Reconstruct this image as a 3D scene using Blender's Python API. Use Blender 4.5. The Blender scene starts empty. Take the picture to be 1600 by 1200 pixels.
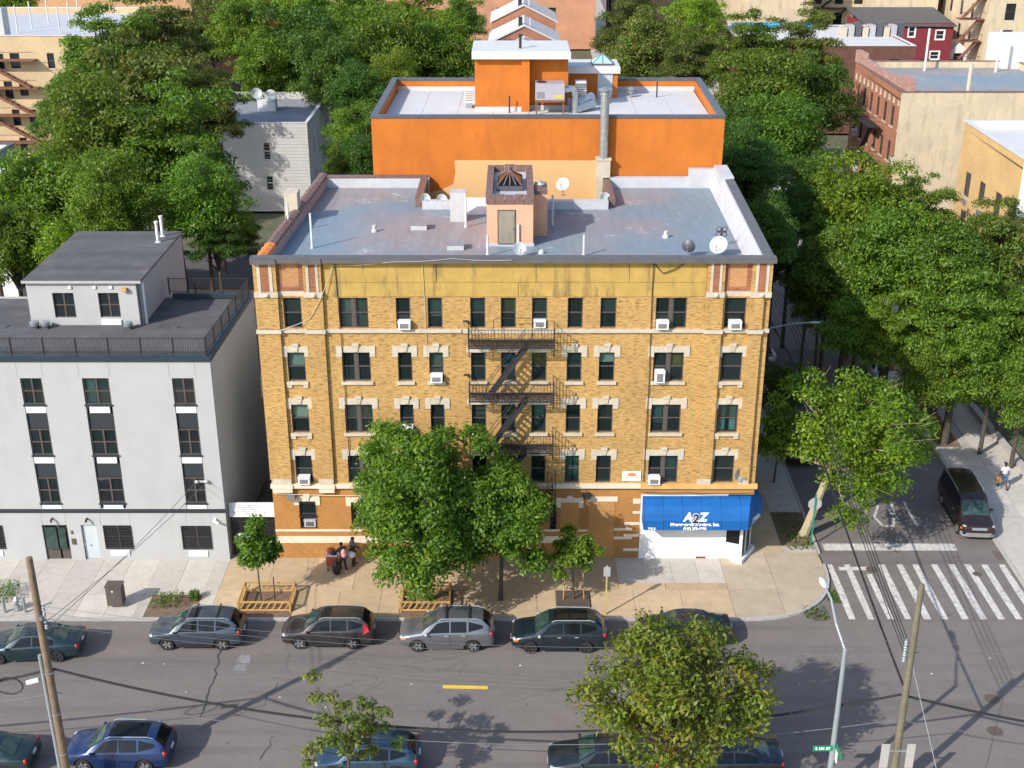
import bpy, bmesh, math, random
import numpy as np
from mathutils import Vector, Matrix

# ---------------------------------------------------------------- camera, sky, sun, exposure
SC = bpy.context.scene
COL = SC.collection
F, PITCH, CH, CY = 1961.0, math.radians(23.2), 36.35, -60.3
SP, CP = math.sin(PITCH), math.cos(PITCH)
cd = bpy.data.cameras.new('camera'); cam = bpy.data.objects.new('camera', cd); COL.objects.link(cam)
cam.location = (0, CY, CH); cam.rotation_euler = (math.pi/2 - PITCH, 0, 0)
cd.sensor_width = 36.0; cd.lens = F/1600*36; cd.clip_end = 2000; cd.clip_start = .5
SC.camera = cam
SUN_TO = Vector((-.605, -.572, .559)).normalized()          # direction towards the sun
w = bpy.data.worlds.new('World'); SC.world = w; w.use_nodes = True
nt = w.node_tree; bg = nt.nodes['Background']
sky = nt.nodes.new('ShaderNodeTexSky'); sky.sky_type = 'NISHITA'; sky.sun_disc = False
sky.sun_elevation = math.asin(SUN_TO.z); sky.sun_rotation = math.atan2(SUN_TO.x, SUN_TO.y)
nt.links.new(sky.outputs[0], bg.inputs[0]); bg.inputs[1].default_value = .15
sl = bpy.data.lights.new('sun', 'SUN'); sl.energy = 3.25; sl.angle = math.radians(.55); sl.color = (1, .95, .88)
so = bpy.data.objects.new('sun', sl); COL.objects.link(so); so.location = (-40, -60, 60)
so.rotation_euler = (-SUN_TO).to_track_quat('-Z', 'Y').to_euler()
SC.view_settings.view_transform = 'Standard'; SC.view_settings.look = 'None'
SC.view_settings.exposure = .88; SC.view_settings.gamma = 1
SC.cycles.use_denoising = True; SC.cycles.max_bounces = 6; SC.cycles.transparent_max_bounces = 8
SC.cycles.caustics_reflective = False; SC.cycles.caustics_refractive = False

# ---------------------------------------------------------------- pixel of the photograph -> place
def ray(px, py):
    u = (px-800)/F; v = (py-600)/F
    return u, CP-v*SP, -SP-v*CP
def gz(px, py, z=0.):
    r = ray(px, py); t = (z-CH)/r[2]; return r[0]*t, CY+r[1]*t
def fy(px, py, y=0.):
    r = ray(px, py); t = (y-CY)/r[1]; return r[0]*t, CH+r[2]*t
def fx(px, py, x0, sk=.02):
    r = ray(px, py); t = (x0+sk*CY)/(r[0]-sk*r[1]); return r[0]*t, CY+r[1]*t, CH+r[2]*t
R = math.radians
rnd = random.Random(7)

# ---------------------------------------------------------------- materials
def nn(t, k, **kw):
    n = t.nodes.new(k)
    for a, b in kw.items(): setattr(n, a, b)
    return n
def base(name):
    m = bpy.data.materials.new(name); m.use_nodes = True
    t = m.node_tree; return m, t, t.nodes['Principled BSDF']
def mixc(t, fac, a, b, mode='MIX'):
    n = nn(t, 'ShaderNodeMix', data_type='RGBA', blend_type=mode)
    for s, v in ((n.inputs[0], fac), (n.inputs[6], a), (n.inputs[7], b)):
        if hasattr(v, 'is_linked'): t.links.new(v, s)
        elif isinstance(v, (int, float)): s.default_value = v
        else: s.default_value = tuple(v)+(1,) if len(v) == 3 else v
    return n.outputs[2]
def noise(t, scale, detail=4, rough=.6, vec=None, stretch=None):
    n = nn(t, 'ShaderNodeTexNoise'); n.inputs['Scale'].default_value = scale
    n.inputs['Detail'].default_value = detail; n.inputs['Roughness'].default_value = rough
    if vec is None:
        tc = nn(t, 'ShaderNodeTexCoord'); vec = tc.outputs['Object']
    if stretch:
        mp = nn(t, 'ShaderNodeMapping'); mp.inputs['Scale'].default_value = stretch
        t.links.new(vec, mp.inputs[0]); vec = mp.outputs[0]
    t.links.new(vec, n.inputs['Vector']); return n.outputs['Fac']
def ramp(t, fac, a, b):
    n = nn(t, 'ShaderNodeMapRange'); n.inputs[1].default_value = a; n.inputs[2].default_value = b
    t.links.new(fac, n.inputs[0]); return n.outputs[0]
def bump(t, bs, h, strength=.3, dist=.02):
    b = nn(t, 'ShaderNodeBump'); b.inputs['Strength'].default_value = strength; b.inputs['Distance'].default_value = dist
    t.links.new(h, b.inputs['Height']); t.links.new(b.outputs[0], bs.inputs['Normal'])
def M(name, col, rough=.8, var=.12, scale=2., metal=0., spec=.3, bmp=0., stain=None, stain_amt=.5, stain_scale=.6, stain_rng=(.52, .7), coat=0., streak=None, objvar=0.):
    m, t, b = base(name)
    lo = [c*(1-var) for c in col]; hi = [min(1, c*(1+var)) for c in col]
    f = ramp(t, noise(t, scale, 6, .65), .3, .7)
    c = mixc(t, f, lo, hi)
    if stain:
        g = ramp(t, noise(t, stain_scale, 5, .7, stretch=streak), *stain_rng)
        mu = nn(t, 'ShaderNodeMath', operation='MULTIPLY'); t.links.new(g, mu.inputs[0]); mu.inputs[1].default_value = stain_amt
        mu.use_clamp = True
        c = mixc(t, mu.outputs[0], c, stain)
    if objvar:
        oi = nn(t, 'ShaderNodeObjectInfo'); hs = nn(t, 'ShaderNodeHueSaturation')
        r2 = nn(t, 'ShaderNodeMapRange'); r2.inputs[3].default_value = 1-objvar; r2.inputs[4].default_value = 1+objvar
        t.links.new(oi.outputs['Random'], r2.inputs[0]); t.links.new(r2.outputs[0], hs.inputs['Value']); t.links.new(c, hs.inputs['Color']); c = hs.outputs[0]
    t.links.new(c, b.inputs['Base Color'])
    b.inputs['Roughness'].default_value = rough; b.inputs['Metallic'].default_value = metal
    b.inputs['Specular IOR Level'].default_value = spec; b.inputs['Coat Weight'].default_value = coat
    if bmp: bump(t, b, noise(t, scale*8, 3), bmp, .02)
    return m
def brick(name, c1, c2, mortar, bw=.22, rh=.075, var=.25, rough=.85, ms=.012, stain=None):
    m, t, b = base(name)
    tc = nn(t, 'ShaderNodeTexCoord'); sp = nn(t, 'ShaderNodeSeparateXYZ'); t.links.new(tc.outputs['Object'], sp.inputs[0])
    ad = nn(t, 'ShaderNodeMath', operation='ADD'); t.links.new(sp.outputs[0], ad.inputs[0]); t.links.new(sp.outputs[1], ad.inputs[1])
    cb = nn(t, 'ShaderNodeCombineXYZ'); t.links.new(ad.outputs[0], cb.inputs[0]); t.links.new(sp.outputs[2], cb.inputs[1])
    br = nn(t, 'ShaderNodeTexBrick'); t.links.new(cb.outputs[0], br.inputs['Vector'])
    for k, v in (('Scale', 1.), ('Mortar Size', ms), ('Mortar Smooth', .2), ('Bias', 0.), ('Brick Width', bw), ('Row Height', rh)): br.inputs[k].default_value = v
    br.inputs['Color1'].default_value = (*c1, 1); br.inputs['Color2'].default_value = (*c2, 1); br.inputs['Mortar'].default_value = (*mortar, 1)
    n1 = noise(t, 1.0, 5, .7, cb.outputs[0], (3.2, 13, 1)); n2 = noise(t, .35, 4, .6, cb.outputs[0])
    c = mixc(t, ramp(t, n1, .35, .68), br.outputs[0], [x*(1+var) for x in c1], 'MIX')
    c = mixc(t, .55, br.outputs[0], c)
    c = mixc(t, ramp(t, n1, .50, .30), c, [x*(1-var*1.2) for x in c2])
    dk = mixc(t, ramp(t, n2, .3, .7), (.82, .82, .84), (1.08, 1.06, 1.0))
    c = mixc(t, 1., c, dk, 'MULTIPLY')
    if stain: c = mixc(t, ramp(t, noise(t, .5, 5, .7, cb.outputs[0], (3, .5, 1)), .5, .8), c, stain)
    t.links.new(c, b.inputs['Base Color']); b.inputs['Roughness'].default_value = rough; b.inputs['Specular IOR Level'].default_value = .2
    bump(t, b, br.outputs['Fac'], -.35, .01)
    return m
def glassmat(name, tint, trans=.5, rough=.03):
    m, t, b = base(name); out = t.nodes['Material Output']
    b.inputs['Base Color'].default_value = (*tint, 1); b.inputs['Roughness'].default_value = rough
    b.inputs['Specular IOR Level'].default_value = .7
    tr = nn(t, 'ShaderNodeBsdfTransparent'); tr.inputs[0].default_value = (.75, .85, .83, 1)
    oi = nn(t, 'ShaderNodeObjectInfo'); mr = nn(t, 'ShaderNodeMapRange'); mr.inputs[3].default_value = trans-.25; mr.inputs[4].default_value = trans+.15
    t.links.new(oi.outputs['Random'], mr.inputs[0])
    mx = nn(t, 'ShaderNodeMixShader'); t.links.new(mr.outputs[0], mx.inputs[0]); t.links.new(b.outputs[0], mx.inputs[1]); t.links.new(tr.outputs[0], mx.inputs[2])
    t.links.new(mx.outputs[0], out.inputs[0]); return m
def leafmat(name, dark, light, warm=None, trans=.42, vary=True):
    m, t, b = base(name); out = t.nodes['Material Output']
    g = nn(t, 'ShaderNodeNewGeometry'); oi = nn(t, 'ShaderNodeObjectInfo')
    c = mixc(t, g.outputs['Random Per Island'], dark, light)
    c = mixc(t, ramp(t, noise(t, .55, 3), .35, .65), mixc(t, .62, c, dark), c)
    if warm: c = mixc(t, ramp(t, noise(t, .9, 3), .42, .62), c, mixc(t, g.outputs['Random Per Island'], warm, light))
    hs = nn(t, 'ShaderNodeHueSaturation'); mr = nn(t, 'ShaderNodeMapRange'); mr.inputs[3].default_value = .483; mr.inputs[4].default_value = .513
    t.links.new(oi.outputs['Random'], mr.inputs[0]); t.links.new(mr.outputs[0], hs.inputs['Hue'])
    mv = nn(t, 'ShaderNodeMapRange'); mv.inputs[3].default_value = .82; mv.inputs[4].default_value = 1.22
    mm = nn(t, 'ShaderNodeMath', operation='FRACT'); m3 = nn(t, 'ShaderNodeMath', operation='MULTIPLY'); m3.inputs[1].default_value = 7.31
    t.links.new(oi.outputs['Random'], m3.inputs[0]); t.links.new(m3.outputs[0], mm.inputs[0]); t.links.new(mm.outputs[0], mv.inputs[0]); t.links.new(mv.outputs[0], hs.inputs['Value'])
    if vary: t.links.new(c, hs.inputs['Color']); c = hs.outputs[0]
    t.links.new(c, b.inputs['Base Color']); b.inputs['Roughness'].default_value = .5; b.inputs['Specular IOR Level'].default_value = .35
    tl = nn(t, 'ShaderNodeBsdfTranslucent'); t.links.new(mixc(t, 1., c, (1.3, 1.35, .55), 'MULTIPLY'), tl.inputs[0])
    mx = nn(t, 'ShaderNodeMixShader'); mx.inputs[0].default_value = trans
    t.links.new(b.outputs[0], mx.inputs[1]); t.links.new(tl.outputs[0], mx.inputs[2]); t.links.new(mx.outputs[0], out.inputs[0]); return m
def paintmat(name, col, rough=.32, metal=.35, dust=.25):
    m, t, b = base(name)
    c = mixc(t, ramp(t, noise(t, 2.2, 5, .7), .45, .8), col, [x*(1-dust)+.16*dust for x in col])
    t.links.new(c, b.inputs['Base Color']); b.inputs['Roughness'].default_value = rough; b.inputs['Metallic'].default_value = metal
    b.inputs['Coat Weight'].default_value = .5; b.inputs['Coat Roughness'].default_value = .06; return m

# ---------------------------------------------------------------- mesh builder
class MB:
    def __init__(s): s.v = []; s.f = []
    def add(s, vs, fs):
        o = len(s.v); s.v += [tuple(p) for p in vs]; s.f += [tuple(i+o for i in q) for q in fs]; return s
    def quad(s, *p): return s.add(p, [tuple(range(len(p)))])
    def box(s, x0, y0, z0, x1, y1, z1):
        x0, x1 = min(x0, x1), max(x0, x1); y0, y1 = min(y0, y1), max(y0, y1); z0, z1 = min(z0, z1), max(z0, z1)
        return s.add([(x0,y0,z0),(x1,y0,z0),(x1,y1,z0),(x0,y1,z0),(x0,y0,z1),(x1,y0,z1),(x1,y1,z1),(x0,y1,z1)],
                     [(0,3,2,1),(4,5,6,7),(0,1,5,4),(1,2,6,5),(2,3,7,6),(3,0,4,7)])
    def prism(s, poly, z0, z1):                      # poly counter-clockwise in xy
        n = len(poly); z0 = z0 if isinstance(z0, (list, tuple)) else [z0]*n; z1 = z1 if isinstance(z1, (list, tuple)) else [z1]*n
        return s.add([(x, y, z0[i]) for i, (x, y) in enumerate(poly)]+[(x, y, z1[i]) for i, (x, y) in enumerate(poly)],
                     [tuple(range(n))[::-1], tuple(range(n, 2*n))]+[(i, (i+1) % n, n+(i+1) % n, n+i) for i in range(n)])
    def xprism(s, poly, y0, y1):                     # poly in (x,z), extruded along y
        n = len(poly)
        return s.add([(x, y0, z) for x, z in poly]+[(x, y1, z) for x, z in poly],
                     [tuple(range(n)), tuple(range(n, 2*n))[::-1]]+[(i, n+i, n+(i+1) % n, (i+1) % n) for i in range(n)])
    def yprism(s, poly, x0, x1):                     # poly in (y,z), extruded along x
        n = len(poly)
        return s.add([(x0, y, z) for y, z in poly]+[(x1, y, z) for y, z in poly],
                     [tuple(range(n))[::-1], tuple(range(n, 2*n))]+[(i, (i+1) % n, n+(i+1) % n, n+i) for i in range(n)])
    def path(s, pts, r, n=6, cap=True):
        pts = [Vector(p) for p in pts]; rs = r if isinstance(r, (list, tuple)) else [r]*len(pts)
        o = len(s.v); a = None
        for i, p in enumerate(pts):
            d = (pts[min(i+1, len(pts)-1)]-pts[max(i-1, 0)]).normalized()
            if a is None:
                a = d.orthogonal().normalized()
            a = (a-d*a.dot(d)).normalized(); b = d.cross(a)
            for k in range(n):
                th = 2*math.pi*k/n; s.v.append(tuple(p+(a*math.cos(th)+b*math.sin(th))*rs[i]))
        for i in range(len(pts)-1):
            for k in range(n):
                s.f.append((o+i*n+k, o+i*n+(k+1) % n, o+(i+1)*n+(k+1) % n, o+(i+1)*n+k))
        if cap:
            s.f.append(tuple(o+k for k in range(n))[::-1]); e = o+(len(pts)-1)*n; s.f.append(tuple(e+k for k in range(n)))
        return s
    def lathe(s, prof, c=(0, 0, 0), n=12, axis='z', cap=True):   # prof: (r,h)
        o = len(s.v)
        for r, h in prof:
            for k in range(n):
                th = 2*math.pi*k/n; a, b = r*math.cos(th), r*math.sin(th)
                p = (a, b, h) if axis == 'z' else ((a, h, b) if axis == 'y' else (h, a, b))
                s.v.append((c[0]+p[0], c[1]+p[1], c[2]+p[2]))
        for i in range(len(prof)-1):
            for k in range(n): s.f.append((o+i*n+k, o+i*n+(k+1) % n, o+(i+1)*n+(k+1) % n, o+(i+1)*n+k))
        if cap:
            s.f.append(tuple(o+k for k in range(n))[::-1]); e = o+(len(prof)-1)*n; s.f.append(tuple(e+k for k in range(n)))
        return s
    def ell(s, c, r, n=10, m=6):
        prof = [(math.sin(math.pi*i/m), -math.cos(math.pi*i/m)) for i in range(m+1)]
        prof[0] = (.02, -1); prof[-1] = (.02, 1); o = len(s.v); s.lathe(prof, (0, 0, 0), n)
        for i in range(o, len(s.v)): s.v[i] = tuple(c[k]+s.v[i][k]*r[k] for k in range(3))
        return s
    def beam(s, p, q, wd, h=None):                   # rectangular bar from p to q
        p, q = Vector(p), Vector(q); h = h or wd; d = (q-p).normalized()
        up = Vector((0, 0, 1)) if abs(d.z) < .95 else Vector((0, 1, 0))
        a = d.cross(up).normalized()*wd/2; b = a.cross(d).normalized()*h/2
        vs = [p-a-b, p+a-b, p+a+b, p-a+b, q-a-b, q+a-b, q+a+b, q-a+b]
        return s.add(vs, [(0,1,2,3),(7,6,5,4),(0,4,5,1),(1,5,6,2),(2,6,7,3),(3,7,4,0)])
    def mesh(s, name, smooth=False):
        me = bpy.data.meshes.new(name); me.from_pydata(s.v, [], s.f)
        bm = bmesh.new(); bm.from_mesh(me); bmesh.ops.recalc_face_normals(bm, faces=bm.faces); bm.to_mesh(me); bm.free()
        if smooth:
            me.polygons.foreach_set('use_smooth', [True]*len(me.polygons))
            try: me.set_sharp_from_angle(angle=R(38))
            except Exception: pass
        return me
    def build(s, name, mat, parent=None, loc=(0, 0, 0), rz=0., smooth=False):
        return obj(name, s.mesh(name, smooth), mat, parent, loc, rz)
def obj(name, me, mat, parent=None, loc=(0, 0, 0), rz=0.):
    if mat and not me.materials: me.materials.append(mat)
    o = bpy.data.objects.new(name, me); COL.objects.link(o); o.location = loc; o.rotation_euler = (0, 0, rz)
    if parent: attach(o, parent)
    return o
def attach(o, parent):
    o.parent = parent
    if parent.get('_w'): o.matrix_parent_inverse = Matrix.Translation(-parent.location)
WORLD_THINGS = []
def thing(name, label, cat, loc=(0, 0, 0), rz=0., group=None, world=True):
    o = bpy.data.objects.new(name, None); COL.objects.link(o); o.location = loc; o.rotation_euler = (0, 0, rz); o.empty_display_size = .3
    if world: o['_w'] = 1; WORLD_THINGS.append(o)
    tag(o, label, cat, group); return o
def tag(o, label, cat, group=None):
    o['label'] = label; o['category'] = cat
    if group: o['group'] = group
    return o
def struct(o): o['kind'] = 'structure'; return o
def stuff(o): o['kind'] = 'stuff'; return o
def copy_tree(o, parent=None):
    c = o.copy(); COL.objects.link(c)
    if parent: c.parent = parent
    for ch in list(o.children): copy_tree(ch, c)
    return c
# ---------------------------------------------------------------- the materials of the place
def asphalt():
    m, t, b = base('asphalt')
    c = mixc(t, ramp(t, noise(t, 1.2, 6, .7), .3, .7), (.128, .111, .102), (.158, .137, .125))
    c = mixc(t, ramp(t, noise(t, 22., 2, .6), .35, .7), c, mixc(t, .5, c, (.225, .2, .182)))
    lane = noise(t, .9, 4, .6, stretch=(.07, 1., 1)); f = nn(t, 'ShaderNodeMath', operation='MULTIPLY'); t.links.new(ramp(t, lane, .48, .66), f.inputs[0]); f.inputs[1].default_value = .42; f.use_clamp = True
    c = mixc(t, f.outputs[0], c, (.098, .087, .081))
    c = mixc(t, ramp(t, noise(t, .6, 5, .75), .64, .76), c, (.105, .092, .085))
    c = mixc(t, ramp(t, noise(t, 2.3, 3, .6), .70, .76), c, (.062, .056, .052))
    t.links.new(c, b.inputs['Base Color']); b.inputs['Roughness'].default_value = .9; b.inputs['Specular IOR Level'].default_value = .25
    bump(t, b, noise(t, 18, 3), .2, .01); return m
mAsph = asphalt()
mWalk = M('concrete_pale', (.44, .40, .35), .9, .09, 2.5, bmp=.1, stain=(.3, .27, .24), stain_amt=.45, stain_scale=.8, objvar=.1)
mWalkT = M('concrete_tan', (.44, .33, .205), .9, .11, 1.8, bmp=.1, stain=(.29, .23, .17), stain_amt=.5, stain_scale=.5, objvar=.13)
mKerb = M('kerb_stone', (.36, .34, .32), .9, .15, 4.)
mPaint = M('road_paint', (.52, .49, .45), .8, .1, 3., stain=(.2, .185, .175), stain_amt=.85, stain_scale=5., stain_rng=(.48, .68))
mYellowPaint = M('road_paint_yellow', (.62, .4, .04), .8, .1, 3.)
mSoil = M('soil', (.16, .11, .075), .95, .25, 3., bmp=.4)
mGround = M('ground_cover', (.10, .10, .06), .95, .3, .4, stain=(.17, .15, .12), stain_scale=.08, stain_amt=.7)
mTar = M('tar_crack', (.05, .05, .05), .8, .2, 3.)
mPatch = M('asphalt_patch', (.088, .083, .08), .9, .15, 2., bmp=.1)
mManhole = M('cast_iron', (.10, .075, .06), .7, .3, 8., bmp=.4)
bTan = brick('brick_golden', (.412, .25, .086), (.322, .19, .064), (.395, .275, .13), .26, .082, .5)
bTanRed = brick('brick_red_trim', (.27, .105, .06), (.2, .075, .045), (.35, .2, .12), .26, .082, .25)
bTanOr = brick('brick_orange_panel', (.44, .225, .10), (.37, .19, .08), (.42, .26, .15), .26, .082, .2)
bBase = brick('brick_painted_orange', (.41, .205, .065), (.36, .175, .056), (.27, .12, .04), .3, .1, .12, .6)
mBaseFlat = M('paint_orange', (.42, .215, .072), .7, .06, 1.)
mCream = M('paint_cream', (.64, .55, .42), .7, .06, 2., stain=(.5, .4, .3), stain_amt=.4)
mStone = M('limestone', (.47, .41, .32), .85, .12, 3., stain=(.3, .26, .2), stain_amt=.5, stain_scale=1.2)
mStucco = M('stucco_yellow', (.41, .272, .075), .85, .16, 1.2, stain=(.09, .075, .05), stain_amt=.95, stain_scale=.6, stain_rng=(.52, .70), streak=(1.6, 1, .3))
mCornice = M('metal_coping', (.115, .11, .115), .55, .15, 2., metal=.2)
mFrame = M('window_frame_brown', (.085, .07, .063), .5, .1, 5.)
mFrameW = M('window_frame_white', (.7, .7, .68), .5, .05, 5.)
mGlass = glassmat('window_glass', (.02, .032, .034), .62)
mGlassD = glassmat('window_glass_dark', (.02, .024, .028), .25)
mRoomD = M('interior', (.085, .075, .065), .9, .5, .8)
mBlind = M('blind', (.75, .75, .68), .8, .08, 2., objvar=.25)
mCurtT = M('curtain_teal', (.34, .56, .54), .8, .2, 3., objvar=.2)
mCurtO = M('blind_amber', (.55, .36, .1), .8, .1, 2.)
mBlueT = M('blue_sheet', (.04, .25, .42), .7, .1, 2.)
mWhite = M('white_plastic', (.66, .66, .65), .5, .03, 4.)
mGrille = M('grille_grey', (.16, .16, .17), .6, .2, 14.)
mIron = M('black_iron', (.035, .032, .034), .6, .2, 4., metal=.2)
mIronR = M('rusty_iron', (.17, .08, .05), .8, .3, 4.)
def roofmat():
    m, t, b = base('silver_roof_coating')
    c = mixc(t, ramp(t, noise(t, 1.4, 6, .7, stretch=(2.2, .35, 1)), .3, .7), (.145, .195, .23), (.20, .25, .29))
    c = mixc(t, ramp(t, noise(t, .13, 3, .5), .42, .57), c, mixc(t, ramp(t, noise(t, 1.2, 5, .7, stretch=(2.5, .3, 1)), .35, .65), (.225, .192, .19), (.28, .25, .25)))
    sq = nn(t, 'ShaderNodeMath', operation='ABSOLUTE'); s1 = nn(t, 'ShaderNodeMath', operation='SUBTRACT'); t.links.new(noise(t, .55, 4, .6), s1.inputs[0]); s1.inputs[1].default_value = .5; t.links.new(s1.outputs[0], sq.inputs[0])
    mu = nn(t, 'ShaderNodeMath', operation='MULTIPLY'); t.links.new(ramp(t, sq.outputs[0], .014, .003), mu.inputs[0]); t.links.new(ramp(t, noise(t, .3, 2), .58, .70), mu.inputs[1]); mu.use_clamp = True
    c = mixc(t, mu.outputs[0], c, (.5, .49, .48))
    c = mixc(t, ramp(t, noise(t, .9, 4, .7), .66, .78), c, (.27, .235, .19))
    t.links.new(c, b.inputs['Base Color']); b.inputs['Roughness'].default_value = .5; b.inputs['Metallic'].default_value = 0; b.inputs['Specular IOR Level'].default_value = .25
    bump(t, b, noise(t, 3., 4, .6, stretch=(2, .4, 1)), .25, .02); return m
mSilver = roofmat()
mSilverW = M('silver_white_coating', (.47, .475, .49), .5, .1, 1.5, metal=.1, stain=(.42, .4, .4), stain_amt=.5)
mParaIn = M('parapet_inner_pink', (.36, .28, .26), .8, .2, 1.)
mTerra = M('terracotta_tile', (.165, .1, .085), .5, .35, 6.)
mTerraO = M('terracotta_orange', (.62, .2, .05), .5, .2, 6.)
mPink = M('stucco_salmon', (.6, .33, .215), .85, .06, 1.5, stain=(.5, .3, .22), stain_amt=.3)
mDoorM = M('weathered_metal_door', (.24, .21, .165), .6, .22, 2.5)
mPipe = M('vent_pipe_pale', (.5, .5, .49), .6, .08, 5.)
mGalv = M('galvanised_steel', (.42, .45, .46), .35, .15, 4., metal=.75)
mOrange = brick('block_orange', (.495, .152, .026), (.47, .143, .024), (.43, .13, .022), .42, .21, .06, .85, .01, stain=(.36, .11, .024))
mTanP = M('stucco_tan_patch', (.56, .35, .16), .88, .05, 1.2)
mRoofW = M('white_membrane', (.5, .495, .49), .7, .06, .7, stain=(.45, .42, .4), stain_amt=.4)
mFascia = M('white_fascia', (.6, .6, .59), .6, .03, 2.)
mCap = M('dark_metal_cap', (.1, .1, .115), .5, .15, 2., metal=.3)
mDoorG = M('grey_blue_door', (.42, .46, .48), .5, .05, 2.)
mDish = M('dish_pale', (.45, .48, .46), .5, .06, 3.)
mWhiteW = M('stucco_light_grey', (.37, .372, .368), .9, .045, .8, stain=(.325, .323, .316), stain_amt=.6, stain_scale=.35, streak=(1.5, 1, .4))
mPanel = M('charcoal_panel', (.028, .032, .037), .6, .08, 2.)
mBitum = M('bitumen_roof', (.085, .083, .085), .85, .14, 1.1, bmp=.1, stain=(.15, .13, .115), stain_amt=.5, stain_scale=.5, objvar=.12)
mBlkMet = M('blue_black_flashing', (.04, .058, .075), .4, .1, 2., metal=.4)
mBrown = M('dark_bronze_cabinet', (.09, .075, .062), .55, .15, 2.)
mWood = M('pine_lumber', (.46, .27, .09), .75, .18, 3., objvar=.12)
mPole = M('pole_timber', (.18, .13, .09), .9, .2, 3., stain=(.1, .075, .05), stain_amt=.7, stain_scale=2., streak=(6, 6, .5))
mPoleG = M('pole_timber_green', (.135, .125, .085), .9, .2, 3., stain=(.12, .1, .06), stain_amt=.6, stain_scale=2., streak=(6, 6, .5))
mSteelP = M('painted_steel_grey', (.27, .31, .33), .5, .08, 3., metal=.3)
mGreen = M('sign_green', (.005, .22, .11), .5, .05, 3.)
mSignBack = M('sign_back', (.46, .45, .45), .5, .08, 4., metal=.4)
mYelPole = M('yellow_post', (.46, .36, .09), .6, .2, 5.)
mCable = M('black_cable', (.02, .02, .022), .7, .1, 5.)
mCableG = M('grey_cable', (.12, .12, .125), .5, .1, 5.)
mBlue = M('awning_blue', (.006, .092, .30), .55, .1, .9, stain=(.012, .125, .38), stain_amt=.6, stain_scale=.8)
mBlueD = M('awning_seam', (.004, .06, .2), .6, .1, 2.)
mLetter = M('lettering_white', (.82, .82, .82), .6, .01, 3.)
mBlk = M('lettering_black', (.02, .02, .02), .6, .01, 3.)
mShopW = M('shop_white_paint', (.68, .68, .67), .75, .03, 1., stain=(.56, .54, .5), stain_amt=.3)
mBark = M('bark', (.07, .058, .045), .9, .3, 4., bmp=.5)
mBarkP = M('bark_plane', (.34, .29, .19), .9, .3, 2.5, bmp=.3, stain=(.16, .12, .07), stain_amt=.8, stain_scale=2.5)
mSkin = M('skin', (.11, .058, .038), .55, .08, 5.)
mTee = M('cloth_white', (.6, .6, .61), .9, .05, 5.)
mDenim = M('cloth_denim', (.07, .12, .22), .9, .15, 8.)
mDarkCl = M('cloth_dark', (.028, .03, .042), .9, .2, 8.)
mPinkCl = M('cloth_pink', (.55, .26, .25), .85, .1, 8.)
mHair = M('hair_black', (.012, .01, .01), .8, .2, 20.)
mRedP = M('red_plastic', (.36, .07, .03), .5, .15, 4.)
mBagP = M('paper_bag', (.45, .22, .09), .85, .1, 5.)
mBlkBag = M('black_plastic', (.015, .017, .02), .3, .2, 5.)
mRub = M('rubber', (.022, .022, .023), .85, .2, 8.)
mRim = M('alloy', (.5, .5, .5), .3, .1, 5., metal=.8)
mRimD = M('alloy_dark', (.07, .07, .072), .4, .1, 5., metal=.6)
mTrim = M('black_trim', (.02, .02, .022), .55, .1, 5.)
mCarGl = M('car_glass', (.007, .009, .010), .05, .1, 2., spec=.25)
mShieldGl = M('windscreen_glass', (.03, .052, .045), .05, .5, 2.6, spec=.55)
mHead = M('headlamp', (.30, .32, .33), .12, .1, 9., spec=.7)
mTail = M('tail_lamp', (.42, .008, .012), .25, .1, 5., spec=.6)
mAmber = M('amber_lamp', (.75, .22, .02), .25, .1, 5., spec=.6)
mPlate = M('plate', (.6, .62, .66), .5, .05, 20.)
mGrassB = leafmat('grass_blades', (.045, .10, .012), (.14, .22, .03), trans=.3)
LEAF = dict(
    g=leafmat('leaves_street', (.05, .125, .011), (.215, .325, .03), vary=False),
    a=leafmat('leaves_mid', (.056, .118, .012), (.205, .30, .03)),
    b=leafmat('leaves_dark', (.032, .080, .012), (.12, .2, .024)),
    c=leafmat('leaves_bright', (.09, .17, .01), (.275, .365, .028)),
    y=leafmat('leaves_yellowing', (.065, .115, .010), (.22, .28, .03), warm=(.23, .16, .03)),
    h=leafmat('leaves_fresh', (.056, .135, .012), (.23, .335, .032)),
    o=leafmat('leaves_olive', (.052, .092, .016), (.155, .21, .036), warm=(.16, .125, .03)))
mWalkC = M('concrete_corner', (.40, .325, .235), .9, .1, 1.5, bmp=.1, stain=(.28, .235, .19), stain_amt=.5, stain_scale=.5, objvar=.1)
mBounceBr = brick('brick_bounce_grey', (.46, .43, .39), (.4, .37, .335), (.43, .4, .36), .26, .082, .2)  # unseen alley wall, pale grey invented to bounce light onto the white house
# ---------------------------------------------------------------- ground, roads, pavements
SK = .02
def sk(x, y): return x+SK*y
def clip(poly, conv):
    out = poly
    for i in range(len(conv)):
        a, b = conv[i], conv[(i+1) % len(conv)]; inp, out = out, []
        side = lambda p: (b[0]-a[0])*(p[1]-a[1])-(b[1]-a[1])*(p[0]-a[0])
        for j in range(len(inp)):
            p, q = inp[j], inp[(j+1) % len(inp)]; sp, sq = side(p), side(q)
            if sp >= 0: out.append(p)
            if sp*sq < 0:
                t = sp/(sp-sq); out.append((p[0]+(q[0]-p[0])*t, p[1]+(q[1]-p[1])*t))
        if not out: return []
    return out
struct(MB().quad((-700, -300, -.32), (700, -300, -.32), (700, 900, -.32), (-700, 900, -.32)).build('ground', mGround))
road = struct(MB().quad((-260, -18.2, -.13), (260, -18.2, -.13), (260, -1, -.13), (-260, -1, -.13)).build('road', mAsph))
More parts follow.
